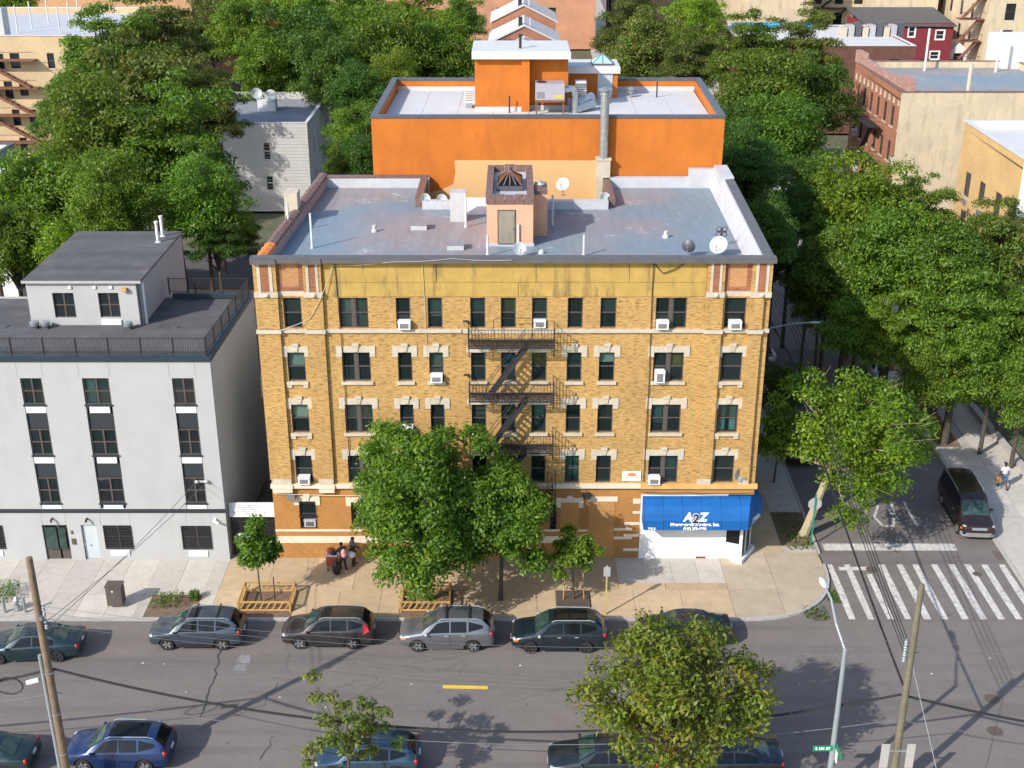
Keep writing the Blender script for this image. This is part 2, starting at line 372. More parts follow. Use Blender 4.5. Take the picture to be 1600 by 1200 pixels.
side = struct(MB().quad((sk(15.5, -1), -1, -.13), (sk(29, -1), -1, -.13), (sk(29, 340), 340, -.13), (sk(15.5, 340), 340, -.13)).build('side_road', mAsph))
walk = struct(MB().prism([(-120, -5.85), (11.5, -5.85), (11.5, .6), (-120, .6)], -.3, -.03).build('pavement', mKerb))
corner = [(11.5, -5.85)]
for i in range(13):
    th = -math.pi/2+i/12*math.pi/2; cx, sy_ = math.cos(th), math.sin(th)
    corner.append((11.9+5.2*max(cx, 0)**.84, -.62-5.23*abs(sy_)**.84))
corner += [(17.1, .6), (11.5, .6)]
cpav = struct(MB().prism(corner, -.3, -.03).build('corner_pavement', mKerb))
spav = struct(MB().prism([(11.5, .6), (17.1, .6), (sk(17.1, 330), 330), (sk(11.5, 330), 330)], -.3, -.03).build('side_pavement', mKerb))
rpav = struct(MB().prism([(sk(27.6, -30), -30), (sk(32.4, -30), -30), (sk(32.4, 330), 330), (sk(27.6, 330), 330)], -.3, -.03).build('far_pavement', mKerb))
npav = struct(MB().prism([(-120, -24), (60, -24), (60, -18.2), (-120, -18.2)], -.3, .0).build('near_pavement', mWalkT))
# kerbs: real step against the carriageway
def kerb(parent, pts, wd=.16, top=.004):
    for i in range(len(pts)-1):
        (x0, y0), (x1, y1) = pts[i], pts[i+1]; d = Vector((x1-x0, y1-y0)).normalized(); n = Vector((d.y, -d.x))*wd
        MB().prism([(x0, y0), (x0+n.x, y0+n.y), (x1+n.x, y1+n.y), (x1, y1)][::1], -.29, top).build('kerb', mKerb, parent)
xs = [-120, -60, -40, -30, -24, -18, -12, -6, 0, 6, 11.5]
kerb(walk, [(x, -5.86) for x in xs]); kerb(cpav, corner[:-2]); 
kerb(spav, [(sk(17.1, y), y) for y in (.6, 6, 12, 18, 24, 40, 80, 330)])
kerb(rpav, [(sk(27.6, y), y) for y in (330, 80, 40, 24, 18, 12, 6, 0, -6, -30)])
def slab(parent, poly, mat):
    if len(poly) < 3: return
    g = .011; cx = sum(p[0] for p in poly)/len(poly); cy = sum(p[1] for p in poly)/len(poly)
    q = []
    for x, y in poly:
        dx, dy = x-cx, y-cy; L = math.hypot(dx, dy) or 1; k = max(.5, 1-g*1.5/L); q.append((cx+dx*k, cy+dy*k))
    h = rnd.uniform(-.003, .003); MB().prism(q, -.06, h).build('paving_slab', mat, parent)
def rows(parent, breaks, y0, y1, mat, pits=()):
    for a, b in zip(breaks[:-1], breaks[1:]):
        if any(abs((a+b)/2-p) < .8 for p in pits): continue
        slab(parent, [(a, y0), (b, y0), (b, y1), (a, y1)], mat)
bA = [-33.4+i*1.55 for i in range(12)]
rows(walk, bA[:10]+[-18.95], -5.84, -3.75, mWalk); rows(walk, [-16.35, -15.6], -5.84, -3.75, mWalk)
rows(walk, bA+[-15.6], -3.75, .3, mWalk); rows(walk, [-120, -33.4], -5.84, .3, mWalk)
rows(walk, [-15.6, -14.25, -11.35, -9.1, -6.9, -5.85, -3.1, -1, 1.3, 2.3, 4.1, 6.4, 8.9, 11.5], -5.84, -3.3, mWalkT, (-12.8, -4.5, 3.2))
rows(walk, [-15.6, -13.1, -10.9, -8.5, -6.2, -3.9, -1.6, .8, 3.2, 5.7], -3.3, .3, mWalkT); rows(walk, [5.7, 7.2, 8.7, 10.1, 11.5], -2.6, .3, mWalk); rows(walk, [5.7, 8.2, 11.5], -3.3, -2.6, mWalkT)
for nm, x0, x1 in (('a', -18.95, -16.35),): MB().box(x0, -5.84, -.05, x1, -3.75, -.012).build('tree_pit', mSoil, walk)
for x0, x1 in ((-14.25, -11.35), (-5.85, -3.1), (2.3, 4.1)): MB().box(x0, -5.84, -.05, x1, -3.3, -.012).build('tree_pit', mSoil, walk)
inner = [(p[0], p[1]+.0) for p in corner]
for a, b in ((11.5, 14.1), (14.1, 17.2)):
    for c, d in ((-6, -3.2), (-3.2, -.9), (-.9, .6)):
        slab(cpav, clip([(a, c), (b, c), (b, d), (a, d)], inner), mWalkC)
y = .6
while y < 46:
    y2 = y+2.3
    for a, b in ((13.0, 15.2), (15.2, 17.08)):
        if b > 17 and y < 4: continue
        slab(spav, [(sk(a, y), y), (sk(b, y), y), (sk(b, y2), y2), (sk(a, y2), y2)], mWalk if a > 14 else mWalkT)
    y = y2
slab(spav, [(15.2, .6), (17.08, .6), (17.08, 1.3), (15.2, 1.3)], mWalk)
MB().prism([(15.22, 1.31), (17.06, 1.31), (sk(17.07, 5.2), 5.2), (15.3, 5.2)], -.05, -.008).build('tree_pit', mSoil, spav)
y = -12.
while y < 46:
    y2 = y+2.6
    for a, b in ((27.62, 30.), (30., 32.38)):
        if a < 28 and 13.2 < y < 20: continue
        slab(rpav, [(sk(a, y), y), (sk(b, y), y), (sk(b, y2), y2), (sk(a, y2), y2)], mWalk)
    y = y2
MB().prism([(28.1, 14), (29.6, 14), (29.75, 21.6), (28.2, 21.6)], -.05, -.008).build('tree_pit', mSoil, rpav)
# painted markings and road wear, each sheet 4 mm above the asphalt
def sheet(name, parent, poly, mat, z=-.126, th=.003):
    return MB().prism(poly, z-.002, z+th).build(name, mat, parent)
tops = [329, 422, 543, 606, 702, 790, 890, 981, 1068, 1156, 1248, 1340, 1430]
for i, tpx in enumerate(tops):
    x, y1 = gz(1200+tpx/3.4275, 897 if i == 2 else 882, -.13); x2 = x-.05; y0 = -5.85; hw = .165
    k = [rnd.uniform(-.03, .03) for _ in range(8)]
    sheet('crosswalk_stripe', side if False else road, [(x2-hw+k[0], y0), (x2+hw+k[1], y0), (x+hw+k[2], (y0+y1)/2), (x+hw+k[4], y1), (x-hw+k[5], y1), (x2-hw+k[3], (y0+y1)/2)], mPaint)
sheet('crosswalk_bar', road, [(17.95, -1.1), (19.6, -1.1), (19.6, -.75), (17.95, -.75)], mPaint, -.1262, .0026)
sheet('stop_line', side, [(17.62, 1.0), (25.1, 1.0), (25.15, 1.75), (17.62, 1.75)], mPaint)
sheet('centre_dash', road, [gz(p, q, -.13) for p, q in ((692, 1075.5), (762, 1077), (762, 1072), (692, 1070.5))], mYellowPaint)
for pts in (((1372, 790), (1366, 808), (1380, 822), (1398, 822)), ((1392, 785), (1398, 805), (1396, 820)), ((1412, 783), (1420, 800), (1434, 822)), ((1385, 787), (1390, 800), (1404, 812))):
    m = MB(); P3 = [gz(*p, -.13) for p in pts]
    for a, b in zip(P3[:-1], P3[1:]):
        d = Vector((b[0]-a[0], b[1]-a[1])).normalized()*.07; m.quad((a[0]+d.y, a[1]-d.x, -.124), (b[0]+d.y, b[1]-d.x, -.124), (b[0]-d.y, b[1]+d.x, -.124), (a[0]-d.y, a[1]+d.x, -.124))
    m.build('worn_marking', mPaint, side)
def crack(pts, wd=.05, parent=road, mat=mTar, z=-.1275):
    m = MB(); P3 = [gz(*p, -.13) for p in pts]; Q = []
    for a, b in zip(P3[:-1], P3[1:]):
        n = max(2, int(math.hypot(a[0]-b[0], a[1]-b[1])/.35))
        for i in range(n): t = i/n; Q.append((a[0]+(b[0]-a[0])*t+rnd.gauss(0, .06), a[1]+(b[1]-a[1])*t+rnd.gauss(0, .06)))
    for a, b in zip(Q[:-1], Q[1:]):
        d = Vector((b[0]-a[0], b[1]-a[1])).normalized()*wd/2*rnd.uniform(.5, 1.3)
        m.quad((a[0]+d.y, a[1]-d.x, z), (b[0]+d.y, b[1]-d.x, z), (b[0]-d.y, b[1]+d.x, z), (a[0]-d.y, a[1]+d.x, z))
    m.build('crack', mat, parent)
crack([(345, 1012), (335, 1060), (313, 1128)], .09)
crack([(310, 1140), (410, 1100), (418, 1085), (440, 1060)], .05); crack([(400, 1190), (420, 1165), (423, 1150)], .06)
for k in range(16):
    a = (rnd.uniform(380, 1150), rnd.uniform(1020, 1110)); crack([a, (a[0]+rnd.uniform(-50, 50), a[1]+rnd.uniform(-25, 25)), (a[0]+rnd.uniform(-80, 80), a[1]+rnd.uniform(-40, 40))], .018)
for px, py, r in ((1362, 890, .32), (1555, 1143, .36), (1550, 1092, .36), (1527, 897, .25)):
    x, y = gz(px, py, -.13); MB().lathe([(r, -.128), (r, -.121), (r*.86, -.118), (r*.5, -.12)], (x, y, 0), 20).build('manhole_cover', mManhole, road)
x, y = gz(1281, 965, -.13); MB().box(x-.35, y-.3, -.129, x+.35, y+.3, -.118).build('drain_grate', mManhole, road)
x, y = gz(1565, 868, -.13)
m = MB()
for i in range(7): m.box(x-.4, y-.42+i*.13, -.128, x+.4, y-.36+i*.13, -.118)
m.build('drain_grate', mManhole, side)
mFaint = M('faint_paint', (.22, .21, .215), .9, .2, 4., stain=(.15, .145, .14), stain_amt=1, stain_scale=3., stain_rng=(.42, .58))
for px, py in ((374, 1045), (380, 1030)):
    x, y = gz(px, py, -.13); sheet('paint_spill', road, [(x-.35, y-.3), (x+.4, y-.35), (x+.3, y+.35), (x-.2, y+.4)], mFaint, -.1265, .002)
for k in range(14):                                       # scraps of litter on the carriageway
    x, y = gz(rnd.uniform(40, 1560), rnd.uniform(1020, 1110), -.13)
    m = MB().add([(x, y, -.13), (x+rnd.uniform(.05, .13), y+.02, -.11), (x+.04, y+rnd.uniform(.04, .1), -.105), (x+.05, y+.03, -.13)], [(0,1,2),(0,3,1),(1,3,2),(2,3,0)])
    tag(m.build('litter_scrap', mTee), 'small pale scrap of litter lying on the asphalt', 'litter', 'litter on the roads')
# ---------------------------------------------------------------- walls with openings, windows
_wc = {}
def win_mesh(w, h, style, fr=.055):
    key = (round(w, 2), round(h, 2), style)
    if key in _wc: return _wc[key]
    m = MB(); a, b = -w/2, w/2; d0, d1 = .0, .09; panes = []
    def unit(l, r, cross=False):
        m.box(l, d0, 0, l+fr, d1, h); m.box(r-fr, d0, 0, r, d1, h); m.box(l+fr, d0, h-fr, r-fr, d1, h); m.box(l+fr, d0, 0, r-fr, d1, fr)
        mid = h*.5; m.box(l+fr, d0+.012, mid-.03, r-fr, d1, mid+.03)
        if cross:
            c = (l+r)/2; m.box(c-.045, d0+.008, fr, c+.045, d1-.004, mid-.031); m.box(c-.045, d0+.008, mid+.031, c+.045, d1-.004, h-fr)
            for q in ((l+fr, c-.045), (c+.045, r-fr)):
                panes.append((q[0], q[1], fr, mid-.03)); panes.append((q[0], q[1], mid+.03, h-fr))
        else:
            panes.append((l+fr, r-fr, fr, mid-.03)); panes.append((l+fr, r-fr, mid+.03, h-fr))
    if style == 'dh2':
        unit(a, -.07); unit(.07, b); m.box(-.07, -.015, 0, .07, d1, h)
    elif style == 'tri':
        q = w/3; unit(a, a+q-.03); unit(a+q+.03, b-q-.03); unit(b-q+.03, b); m.box(a+q-.03, -.01, 0, a+q+.03, d1, h); m.box(b-q-.03, -.01, 0, b-q+.03, d1, h)
    else: unit(a, b, style == 'cross')
    pm = []
    for l, r, z0, z1 in panes:
        k2 = ('p', round(r-l, 3), round(z1-z0, 3))
        if k2 not in _wc: _wc[k2] = MB().box(-(r-l)/2, -.004, 0, (r-l)/2, .004, z1-z0).mesh('pane')
        pm.append((_wc[k2], (l+r)/2, z0))
    _wc[key] = (m.mesh('window'), pm); return _wc[key]
_mc = {}
def shared(key, fn):
    if key not in _mc: _mc[key] = fn()
    return _mc[key]
class Face:
    """A wall plane: u runs along it, depth runs into the building."""
    def __init__(s, th, ox, oy, ang=0.): s.th, s.ox, s.oy, s.ang = th, ox, oy, ang
    def W(s, u, d=0.): c, n = math.cos(s.ang), math.sin(s.ang); return s.ox+u*c-d*n, s.oy+u*n+d*c
    def put(s, mb, name, mat, parent=None, smooth=False):
        return mb.build(name, mat, parent or s.th, (s.ox, s.oy, 0), s.ang, smooth)
    def wall(s, u0, u1, z0, z1, ops, mat, name='wall', rev=.22, back=None):
        us = sorted({u0, u1, *[o[0] for o in ops], *[o[1] for o in ops]}); zs = sorted({z0, z1, *[o[2] for o in ops], *[o[3] for o in ops]})
        us = [u for u in us if u0 <= u <= u1]; zs = [z for z in zs if z0 <= z <= z1]; m = MB()
        inside = lambda u, z: any(o[0] < u < o[1] and o[2] < z < o[3] for o in ops)
        for j in range(len(zs)-1):
            i = 0
            while i < len(us)-1:
                if inside((us[i]+us[i+1])/2, (zs[j]+zs[j+1])/2): i += 1; continue
                k = i
                while k+1 < len(us)-1 and not inside((us[k+1]+us[k+2])/2, (zs[j]+zs[j+1])/2): k += 1
                m.quad((us[i], 0, zs[j]), (us[k+1], 0, zs[j]), (us[k+1], 0, zs[j+1]), (us[i], 0, zs[j+1])); i = k+1
        for a, b, c, d in ops:
            m.quad((a, 0, c), (a, rev, c), (a, rev, d), (a, 0, d)); m.quad((b, 0, c), (b, 0, d), (b, rev, d), (b, rev, c))
            m.quad((a, 0, d), (a, rev, d), (b, rev, d), (b, 0, d)); m.quad((a, 0, c), (b, 0, c), (b, rev, c), (a, rev, c))
        me = bpy.data.meshes.new(name); me.from_pydata(m.v, [], m.f)
        return obj(name, me, mat, s.th, (s.ox, s.oy, 0), s.ang)
    def window(s, u0, u1, z0, z1, style='dh', d=.1, fmat=None, gmat=None, name='window', cover=None):
        me, panes = win_mesh(u1-u0, z1-z0, style); fmat = fmat or mFrame
        if fmat is not mFrame: me = shared((me.name, fmat.name), lambda: me.copy()); me.materials.clear()
        o = obj(name, me, fmat, s.th); x, y = s.W((u0+u1)/2, d); o.location = (x, y, z0); o.rotation_euler = (0, 0, s.ang)
        for pme, pu, pz in panes:
            g = gmat or mGlass; pme2 = pme if g is mGlass else shared((pme.name, g.name), lambda: pme.copy())
            if g is not mGlass: pme2.materials.clear()
            p = obj('pane', pme2, g, o); p.location = (pu, .05, pz)
        for c in (cover or ()):                        # (u-frac0, u-frac1, z-frac0, z-frac1, material, name)
            w_, h_ = u1-u0, z1-z0; m = MB(); n = 7 if 'curtain' in c[5] else 1
            for i in range(n):
                a = -w_/2+w_*(c[0]+(c[1]-c[0])*i/n); b = -w_/2+w_*(c[0]+(c[1]-c[0])*(i+1)/n); q = .02*(i % 2)
                m.quad((a, .115+q, h_*c[2]), (b, .135-q, h_*c[2]), (b, .135-q, h_*c[3]), (a, .115+q, h_*c[3]))
            m.build(c[5], c[4], o)
        return o
def cover_for(r):
    k = r.random()
    if k < .22: return [(.06, .94, r.choice((.5, .62, .75)), .96, mBlind, 'blind')]
    if k < .34: return [(.06, .42, .05, .96, mCurtT, 'curtain'), (.62, .94, .05, .96, mCurtT, 'curtain')]
    if k < .42: return [(.06, .94, .5, .96, mCurtO, 'blind')]
    if k < .5: return [(.06, .94, .04, .96, mBlind, 'blind')]
    return None

# ---------------------------------------------------------------- the golden brick apartment house
XL, XR = -13.0, 13.13
LB = lambda y: XL+.045*y                                   # left and right side lines run slightly skew to the front
RB = lambda y: XR+.02*y
B = thing('apartment_building', 'five-storey golden brick apartment house with a yellow stucco band and silver roof', 'building', (0, 9, 0))
FB = Face(B, 0, 0)
COLS = [(-11.65, -10.73, 'dh'), (-8.82, -7.34, 'dh2'), (-5.92, -5.18, 'dh'), (-4.3, -3.55, 'dh'), (-2.13, -1.36, 'dh'), (-.57, .2, 'dh'), (1.02, 1.8, 'dh'), (2.84, 3.62, 'dh'), (4.51, 5.33, 'dh'), (7.33, 8.92, 'dh2'), (10.84, 11.95, 'dh')]
ROWS = [(4.70, 6.34), (7.69, 9.34), (10.66, 12.29), (13.62, 15.27)]
Z1T, ZBAND = 4.43, 4.67
ops = [(c[0], c[1], r[0], r[1]) for r in ROWS for c in COLS]
FB.wall(XL, XR, ZBAND, 15.35, ops, bTan, 'wall', .24)
# back-plane seen through the glass
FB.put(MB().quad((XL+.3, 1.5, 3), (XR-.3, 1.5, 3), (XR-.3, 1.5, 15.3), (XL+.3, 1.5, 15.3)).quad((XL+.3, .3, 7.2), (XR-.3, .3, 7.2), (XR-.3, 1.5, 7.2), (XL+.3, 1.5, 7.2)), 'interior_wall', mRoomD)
r5 = random.Random(11)
special = {(3, 0): [(.06, .94, .5, .96, mCurtO, 'blind')], (1, 0): [(.06, .94, .45, .96, mBlind, 'blind')], (3, 4): [(.06, .94, .55, .96, mCurtT, 'blind')], (2, 5): [(.1, .9, .1, .9, mBlueT, 'curtain')],
           (3, 3): [(.06, .94, .35, .96, mCurtT, 'blind')], (1, 4): [(.3, .9, .55, .93, mBlind, 'blind')], (1, 6): [(.2, .9, .05, .95, mCurtT, 'curtain')], (2, 10): [(.06, .94, .8, .95, mBlind, 'blind'), (.1, .9, .5, .75, mCurtO, 'blind')],
           (0, 10): [(.06, .94, .5, .95, mCurtO, 'blind')], (0, 7): [(.06, .5, .05, .95, mCurtT, 'curtain'), (.6, .94, .05, .95, mCurtT, 'curtain')], (0, 9): [(.6, .94, .05, .95, mCurtT, 'curtain')],
           (2, 9): [(.55, .95, .5, .93, mCurtO, 'blind')], (1, 9): [(.06, .4, .3, .95, mCurtT, 'curtain')], (3, 8): [(.06, .94, .5, .95, mBlind, 'blind')], (2, 7): [(.06, .94, .5, .95, mCurtT, 'blind')]}
for ri, rw in enumerate(ROWS):
    for ci, c in enumerate(COLS):
        FB.window(c[0], c[1], rw[0], rw[1], c[2], .1, cover=special.get((ri, ci), cover_for(r5) if r5.random() < .85 else None))
# lintels with ears and keystone, and sills
def lintel(u0, u1, z, mat, name='lintel', ear=.27, hh=.34, drop=.24):
    m = MB(); pr = -.035
    m.box(u0+.02, pr, z+.003, u1-.02, .02, z+hh); m.box(u0-ear, pr-.012, z-drop, u0+.02, .02, z+hh+.03); m.box(u1-.02, pr-.012, z-drop, u1+ear, .02, z+hh+.03)
    k = (u0+u1)/2; m.xprism([(k-.1, z+.06), (k+.1, z+.06), (k+.15, z+hh+.02), (k-.15, z+hh+.02)], pr-.05, .01)
    m.box(k-.17, pr-.09, z+hh+.02, k+.17, .01, z+hh+.15)
    return FB.put(m, name, mat)
for ri, rw in enumerate(ROWS[:3]):
    for ci, c in enumerate(COLS):
        if 4 <= ci <= 6: FB.put(MB().box(c[0]-.22, -.04, rw[1]+.003, c[1]+.22, .02, rw[1]+.33), 'lintel', mStone)
        else: lintel(c[0], c[1], rw[1], mStone)
for ri, rw in enumerate(ROWS):
    for ci, c in enumerate(COLS):
        if ri == 0: continue
        m = MB().box(c[0]-.1, -.11, rw[0]-.16, c[1]+.1, .1, rw[0]-.004)
        if ci in (0, 10) and ri < 3: m.box(c[0]-.08, -.08, rw[0]-.34, c[0]+.16, .01, rw[0]-.16); m.box(c[1]-.16, -.08, rw[0]-.34, c[1]+.08, .01, rw[0]-.16)
        if ri < 3: FB.put(m, 'sill', mStone)
# pilasters flanking the end bays
PIL = [(XL-.02, -11.87), (-10.52, -9.6), (9.86, 10.72), (12.1, 12.78)]
for a, b in PIL:
    FB.put(MB().box(a, -.17, 4.95, b, .02, 13.38), 'pilaster', bTan)
    FB.put(MB().box(a, -.17, 13.62, b, .02, 15.3), 'pilaster', bTan)
    FB.put(MB().box(a+.12, -.2, ZBAND+.01, b-.02, .02, 5.0), 'pilaster_base', mStone)
# sill course below the top floor
m = MB().box(XL-.05, -.12, 13.4, -2.6, .02, 13.585).box(2.1, -.12, 13.4, XR+.05, .02, 13.585); FB.put(m, 'string_course', mStone)
FB.put(MB().box(-2.6, -.05, 13.35, 2.1, .02, 13.583), 'string_course', mStone)
for a, b in PIL: FB.put(MB().box(a-.06, -.27, 13.395, b+.06, -.1, 13.59), 'string_course', mStone)
# parapet zone: yellow stucco in the middle, patterned brick at both ends
for a, b in ((-9.5, -3.82), (-3.79, 1.2), (1.23, 5.9), (5.93, 9.8)): FB.put(MB().box(a, -.02, 16.115, b, .3, 17.2), 'stucco_panel', mStucco)
for a, b in ((-9.5, .3), (.33, 9.8)): FB.put(MB().box(a, -.03, 15.352, b, .3, 16.09), 'stucco_panel', mStucco)
FB.put(MB().box(-9.5, .05, 15.352, 9.8, .29, 17.19), 'stucco_backing', mStucco)
for e0, e1, p0, p1 in ((XL, -9.5, PIL[0], PIL[1]), (9.8, XR, PIL[2], (12.1, 13.1))):
    FB.put(MB().box(e0, .0, 15.352, e1, .3, 17.2), 'parapet_brick', bTanOr)
    for a, b in (p0, p1):
        FB.put(MB().box(a, -.17, 15.62, b, .01, 17.2), 'parapet_pier', bTan)
        w_ = b-a; FB.put(MB().box(a+w_*.31, -.178, 15.63, b-w_*.31, -.16, 17.19), 'brick_inset', bTanRed)
        for q in (.17, .69): FB.put(MB().box(a+w_*q, -.2, 15.63, a+w_*(q+.14), -.165, 17.19), 'stone_strip', mStone)
        FB.put(MB().box(a-.03, -.22, 15.34, b+.03, .01, 15.62), 'pier_base', mStone)
        m = MB().ell(((a+b)/2+.05, -.24, 15.47), (.13, .09, .12), 8, 5); FB.put(m, 'carved_boss', mStone, smooth=True)
    a, b = p0[1], p1[0]
    FB.put(MB().box(a+.03, -.012, 15.36, b-.03, .005, 15.62), 'stone_lintel', mStone)
    FB.put(MB().box(a+.03, -.01, 15.63, b-.03, .005, 15.86), 'soldier_course', bTanRed)
    for u in (a+.03, b-.26): FB.put(MB().box(u, -.009, 15.865, u+.23, .006, 17.1), 'soldier_course', bTanRed)
m = MB().xprism([(XL-.1, 17.2), (XR+.1, 17.2), (XR+.1, 17.42), (XL-.1, 17.42)], -.36, .32)
FB.put(m, 'coping', mCornice)
FB.put(MB().box(XL-.1, -.3, 17.422, XR+.1, .2, 17.47), 'coping', mCornice)
for a, b in (PIL[0], PIL[1]): FB.put(MB().box(a-.06, -.42, 17.16, b+.06, -.362, 17.43), 'coping_end', mCornice)
# ---- ground floor, painted
gops = [(-11.62, -10.7, 1.89, 3.56), (-8.8, -7.4, 1.89, 3.5), (-5.6, -4.2, .1, 3.2), (-1.6, -.2, 1.9, 3.5), (2.05, 2.45, 1.7, 3.4)]
FB.wall(XL, 7.02, 0., Z1T, gops, bBase, 'ground_floor_wall', .22)
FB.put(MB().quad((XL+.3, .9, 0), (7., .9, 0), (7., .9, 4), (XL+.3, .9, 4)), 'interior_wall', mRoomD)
FB.put(MB().box(XL-.04, -.2, Z1T+.01, 7.0, .02, ZBAND-.005), 'band_course', mCream)
for a, b in PIL[:2]: FB.put(MB().box(a+.1, -.24, 4.2, b, .01, Z1T+.008), 'bracket_block', mCream); FB.put(MB().box(a+.06, -.28, Z1T+.015, b+.04, -.195, ZBAND-.01), 'bracket_block', mCream)
for o in gops[:2]+[gops[3]]: lintel(o[0], o[1], o[3], mCream, 'lintel', .24, .3, .22)
for o in gops: 
    if o[3]-o[2] < 2: FB.window(o[0], o[1], o[2], o[3], 'dh', .12)
FB.put(MB().box(-5.6, .15, .1, -4.2, .2, 3.2).box(-4.94, .13, .1, -4.86, .16, 3.2), 'entrance_door', mFrame)
m = MB()
for i in range(9): m.box(-11.58+i*.107, -.06, 1.95, -11.565+i*.107, -.045, 3.5)
m.box(-11.66, -.07, 2.64, -10.66, -.03, 2.7); m.box(-11.62, -.065, 1.93, -10.7, -.04, 1.97); m.box(-11.62, -.065, 3.46, -10.7, -.04, 3.5)
FB.put(m, 'window_bars', mIron)
for z0, z1 in ((1.69, 1.81), (.96, 1.38)):
    FB.put(MB().box(XL-.01, -.03, z0, -5.7, .01, z1), 'painted_stripe', mCream); FB.put(MB().box(-4.1, -.03, z0, 4.15, .01, z1), 'painted_stripe', mCream)
FB.put(MB().box(-9.6+.2, -.012, .02, -8.2, .008, .95), 'painted_panel', mBaseFlat)
FB.put(MB().box(4.2, -.02, .02, 5.6, .01, 3.5), 'painted_panel', mBaseFlat); FB.put(MB().box(4.15, -.035, 3.55, 5.75, .01, 3.85), 'lintel', mCream)
FB.put(MB().box(4.25, -.03, 2.2, 5.55, -.015, 2.27), 'painted_ledge', mBaseFlat)
FB.put(MB().box(2.1+.55, -.03, 1.75, 3.65, .01, 3.45), 'painted_panel', mBaseFlat)
lintel(2.65, 3.65, 3.48, mCream, 'lintel', .24, .28, .3); FB.put(MB().box(.7, -.035, 3.5, 2.0, .01, 3.85), 'lintel', mCream)
for z in (3.42, 2.8, 1.75, 1.2): FB.put(MB().box(5.62, -.03, z, 6.6, .01, z+.15) if z < 2 else MB().box(6.6, -.03, z, 7.0, .01, z+.3 if z > 3 else z+.15), 'painted_stripe', mCream)
for z in (2.1, 1.35, .45): FB.put(MB().box(6.15, -.032, z, 7.0, .012, z+.17), 'painted_stripe', mCream)
# shop corner
FB.put(MB().box(7.02, -.05, 0, 11.75, .35, 4.0), 'shop_wall', mShopW)
FB.put(MB().box(8.0, -.062, 1.95, 10.8, -.051, 2.45), 'faded_poster', M('faded_poster', (.34, .36, .36), .8, .25, 1.6, stain=(.42, .32, .12), stain_amt=.7, stain_scale=2.)); FB.put(MB().box(10.2, -.058, .0, 10.75, -.051, .12), 'rust_stain', mIronR)
FB.put(MB().box(7.02, -.05, 4.0, XR, .4, ZBAND-.02), 'shop_header', mBaseFlat)
FB.put(MB().box(6.95, -.22, 4.42, XR+.12, -.05, ZBAND+.03), 'shop_cornice', M('cornice_ochre', (.55, .33, .12), .8, .15, 2.))
FB.put(MB().prism([(11.78, -.02), (12.5, -.3), (12.58, -.2), (11.82, .1)], .0, .95), 'shop_stall_riser', mShopW)
FB.put(MB().prism([(11.8, .0), (12.5, -.27), (12.54, -.23), (11.84, .06)], 1.02, 2.5), 'shop_glass', mCarGl)
FB.put(MB().prism([(11.76, -.04), (12.56, -.36), (12.6, -.2), (11.8, .12)], .95, 1.02), 'shop_sill', mShopW)
FB.put(MB().box(12.5, -.36, 0, 12.66, -.18, 2.7).box(11.74, -.06, 0, 11.8, .1, 2.7), 'shop_post', mShopW)
FB.put(MB().prism([(12.62, -.2), (12.68, -.22), (13.32, 1.0), (13.26, 1.03)], .26, 2.55), 'shop_glass', mCarGl)
FB.put(MB().prism([(12.86, .22), (12.94, .18), (12.99, .28), (12.91, .32)], .22, 2.6).prism([(13.24, 1.), (13.34, .96), (13.4, 1.1), (13.3, 1.14)], .22, 2.6), 'shop_post', mShopW)
FB.put(MB().prism([(12.1, -.42), (12.62, -.72), (13.62, .95), (13.3, 1.2), (12.62, -.16)], 0, .24), 'shop_step', mShopW)
FB.put(MB().box(11.8, .35, 0, 13.1, .45, 4.0), 'shop_back', mRoomD)
# ---- sides, back, roof
ZR = 16.4; YB = 18.3
m = MB()
m.quad((RB(1.2), 1.2, 0), (RB(YB), YB, 0), (RB(YB), YB, 4), (RB(1.2), 1.2, 4))
m.quad((LB(YB), YB, 0), (RB(YB), YB, 0), (RB(YB), YB, 15), (LB(YB), YB, 15))
m.build('side_wall', bTan, B)
FR_ = Face(B, XR, 0, math.pi/2-math.atan(.02)); rops = [(u-.45, u+.45, r[0], r[1]) for r in ROWS for u in (2.2, 5.2, 8.4, 11.6, 15.2)]
FR_.wall(0, YB, 4, 17.1, rops, bTan, 'side_wall', .22)
for q in rops: FR_.window(*q, 'dh', .1, cover=cover_for(r5))
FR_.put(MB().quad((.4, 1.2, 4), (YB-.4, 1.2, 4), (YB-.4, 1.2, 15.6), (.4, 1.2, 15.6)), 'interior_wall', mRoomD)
MB().quad((LB(0), 0, 0), (LB(0), 0, 17.1), (LB(YB), YB, 17.1), (LB(YB), YB, 0)).build('side_wall', mBounceBr, B)
NX0, NX1, NY = -5.35, 5.75, 13.2                             # light court at the back
m = MB().quad((LB(0)+.2, .2, ZR), (RB(0)-.2, .2, ZR), (RB(NY)-.2, NY, ZR), (LB(NY)+.2, NY, ZR))
m.quad((LB(NY)+.2, NY, ZR), (NX0, NY, ZR), (NX0, YB, ZR), (LB(YB)+.2, YB, ZR)); m.quad((NX1, NY, ZR), (RB(NY)-.2, NY, ZR), (RB(YB)-.2, YB, ZR), (NX1, YB, ZR))
m.build('roof', mSilver, B)
m = MB().quad((NX0, NY, 0), (NX1, NY, 0), (NX1, NY, ZR), (NX0, NY, ZR)).quad((NX0, NY, 0), (NX0, YB, 0), (NX0, YB, ZR), (NX0, NY, ZR)).quad((NX1, NY, 0), (NX1, YB, 0), (NX1, YB, ZR), (NX1, NY, ZR)).quad((NX0, NY, .05), (NX1, NY, .05), (NX1, YB, .05), (NX0, YB, .05))
m.build('court_wall', bTan, B)
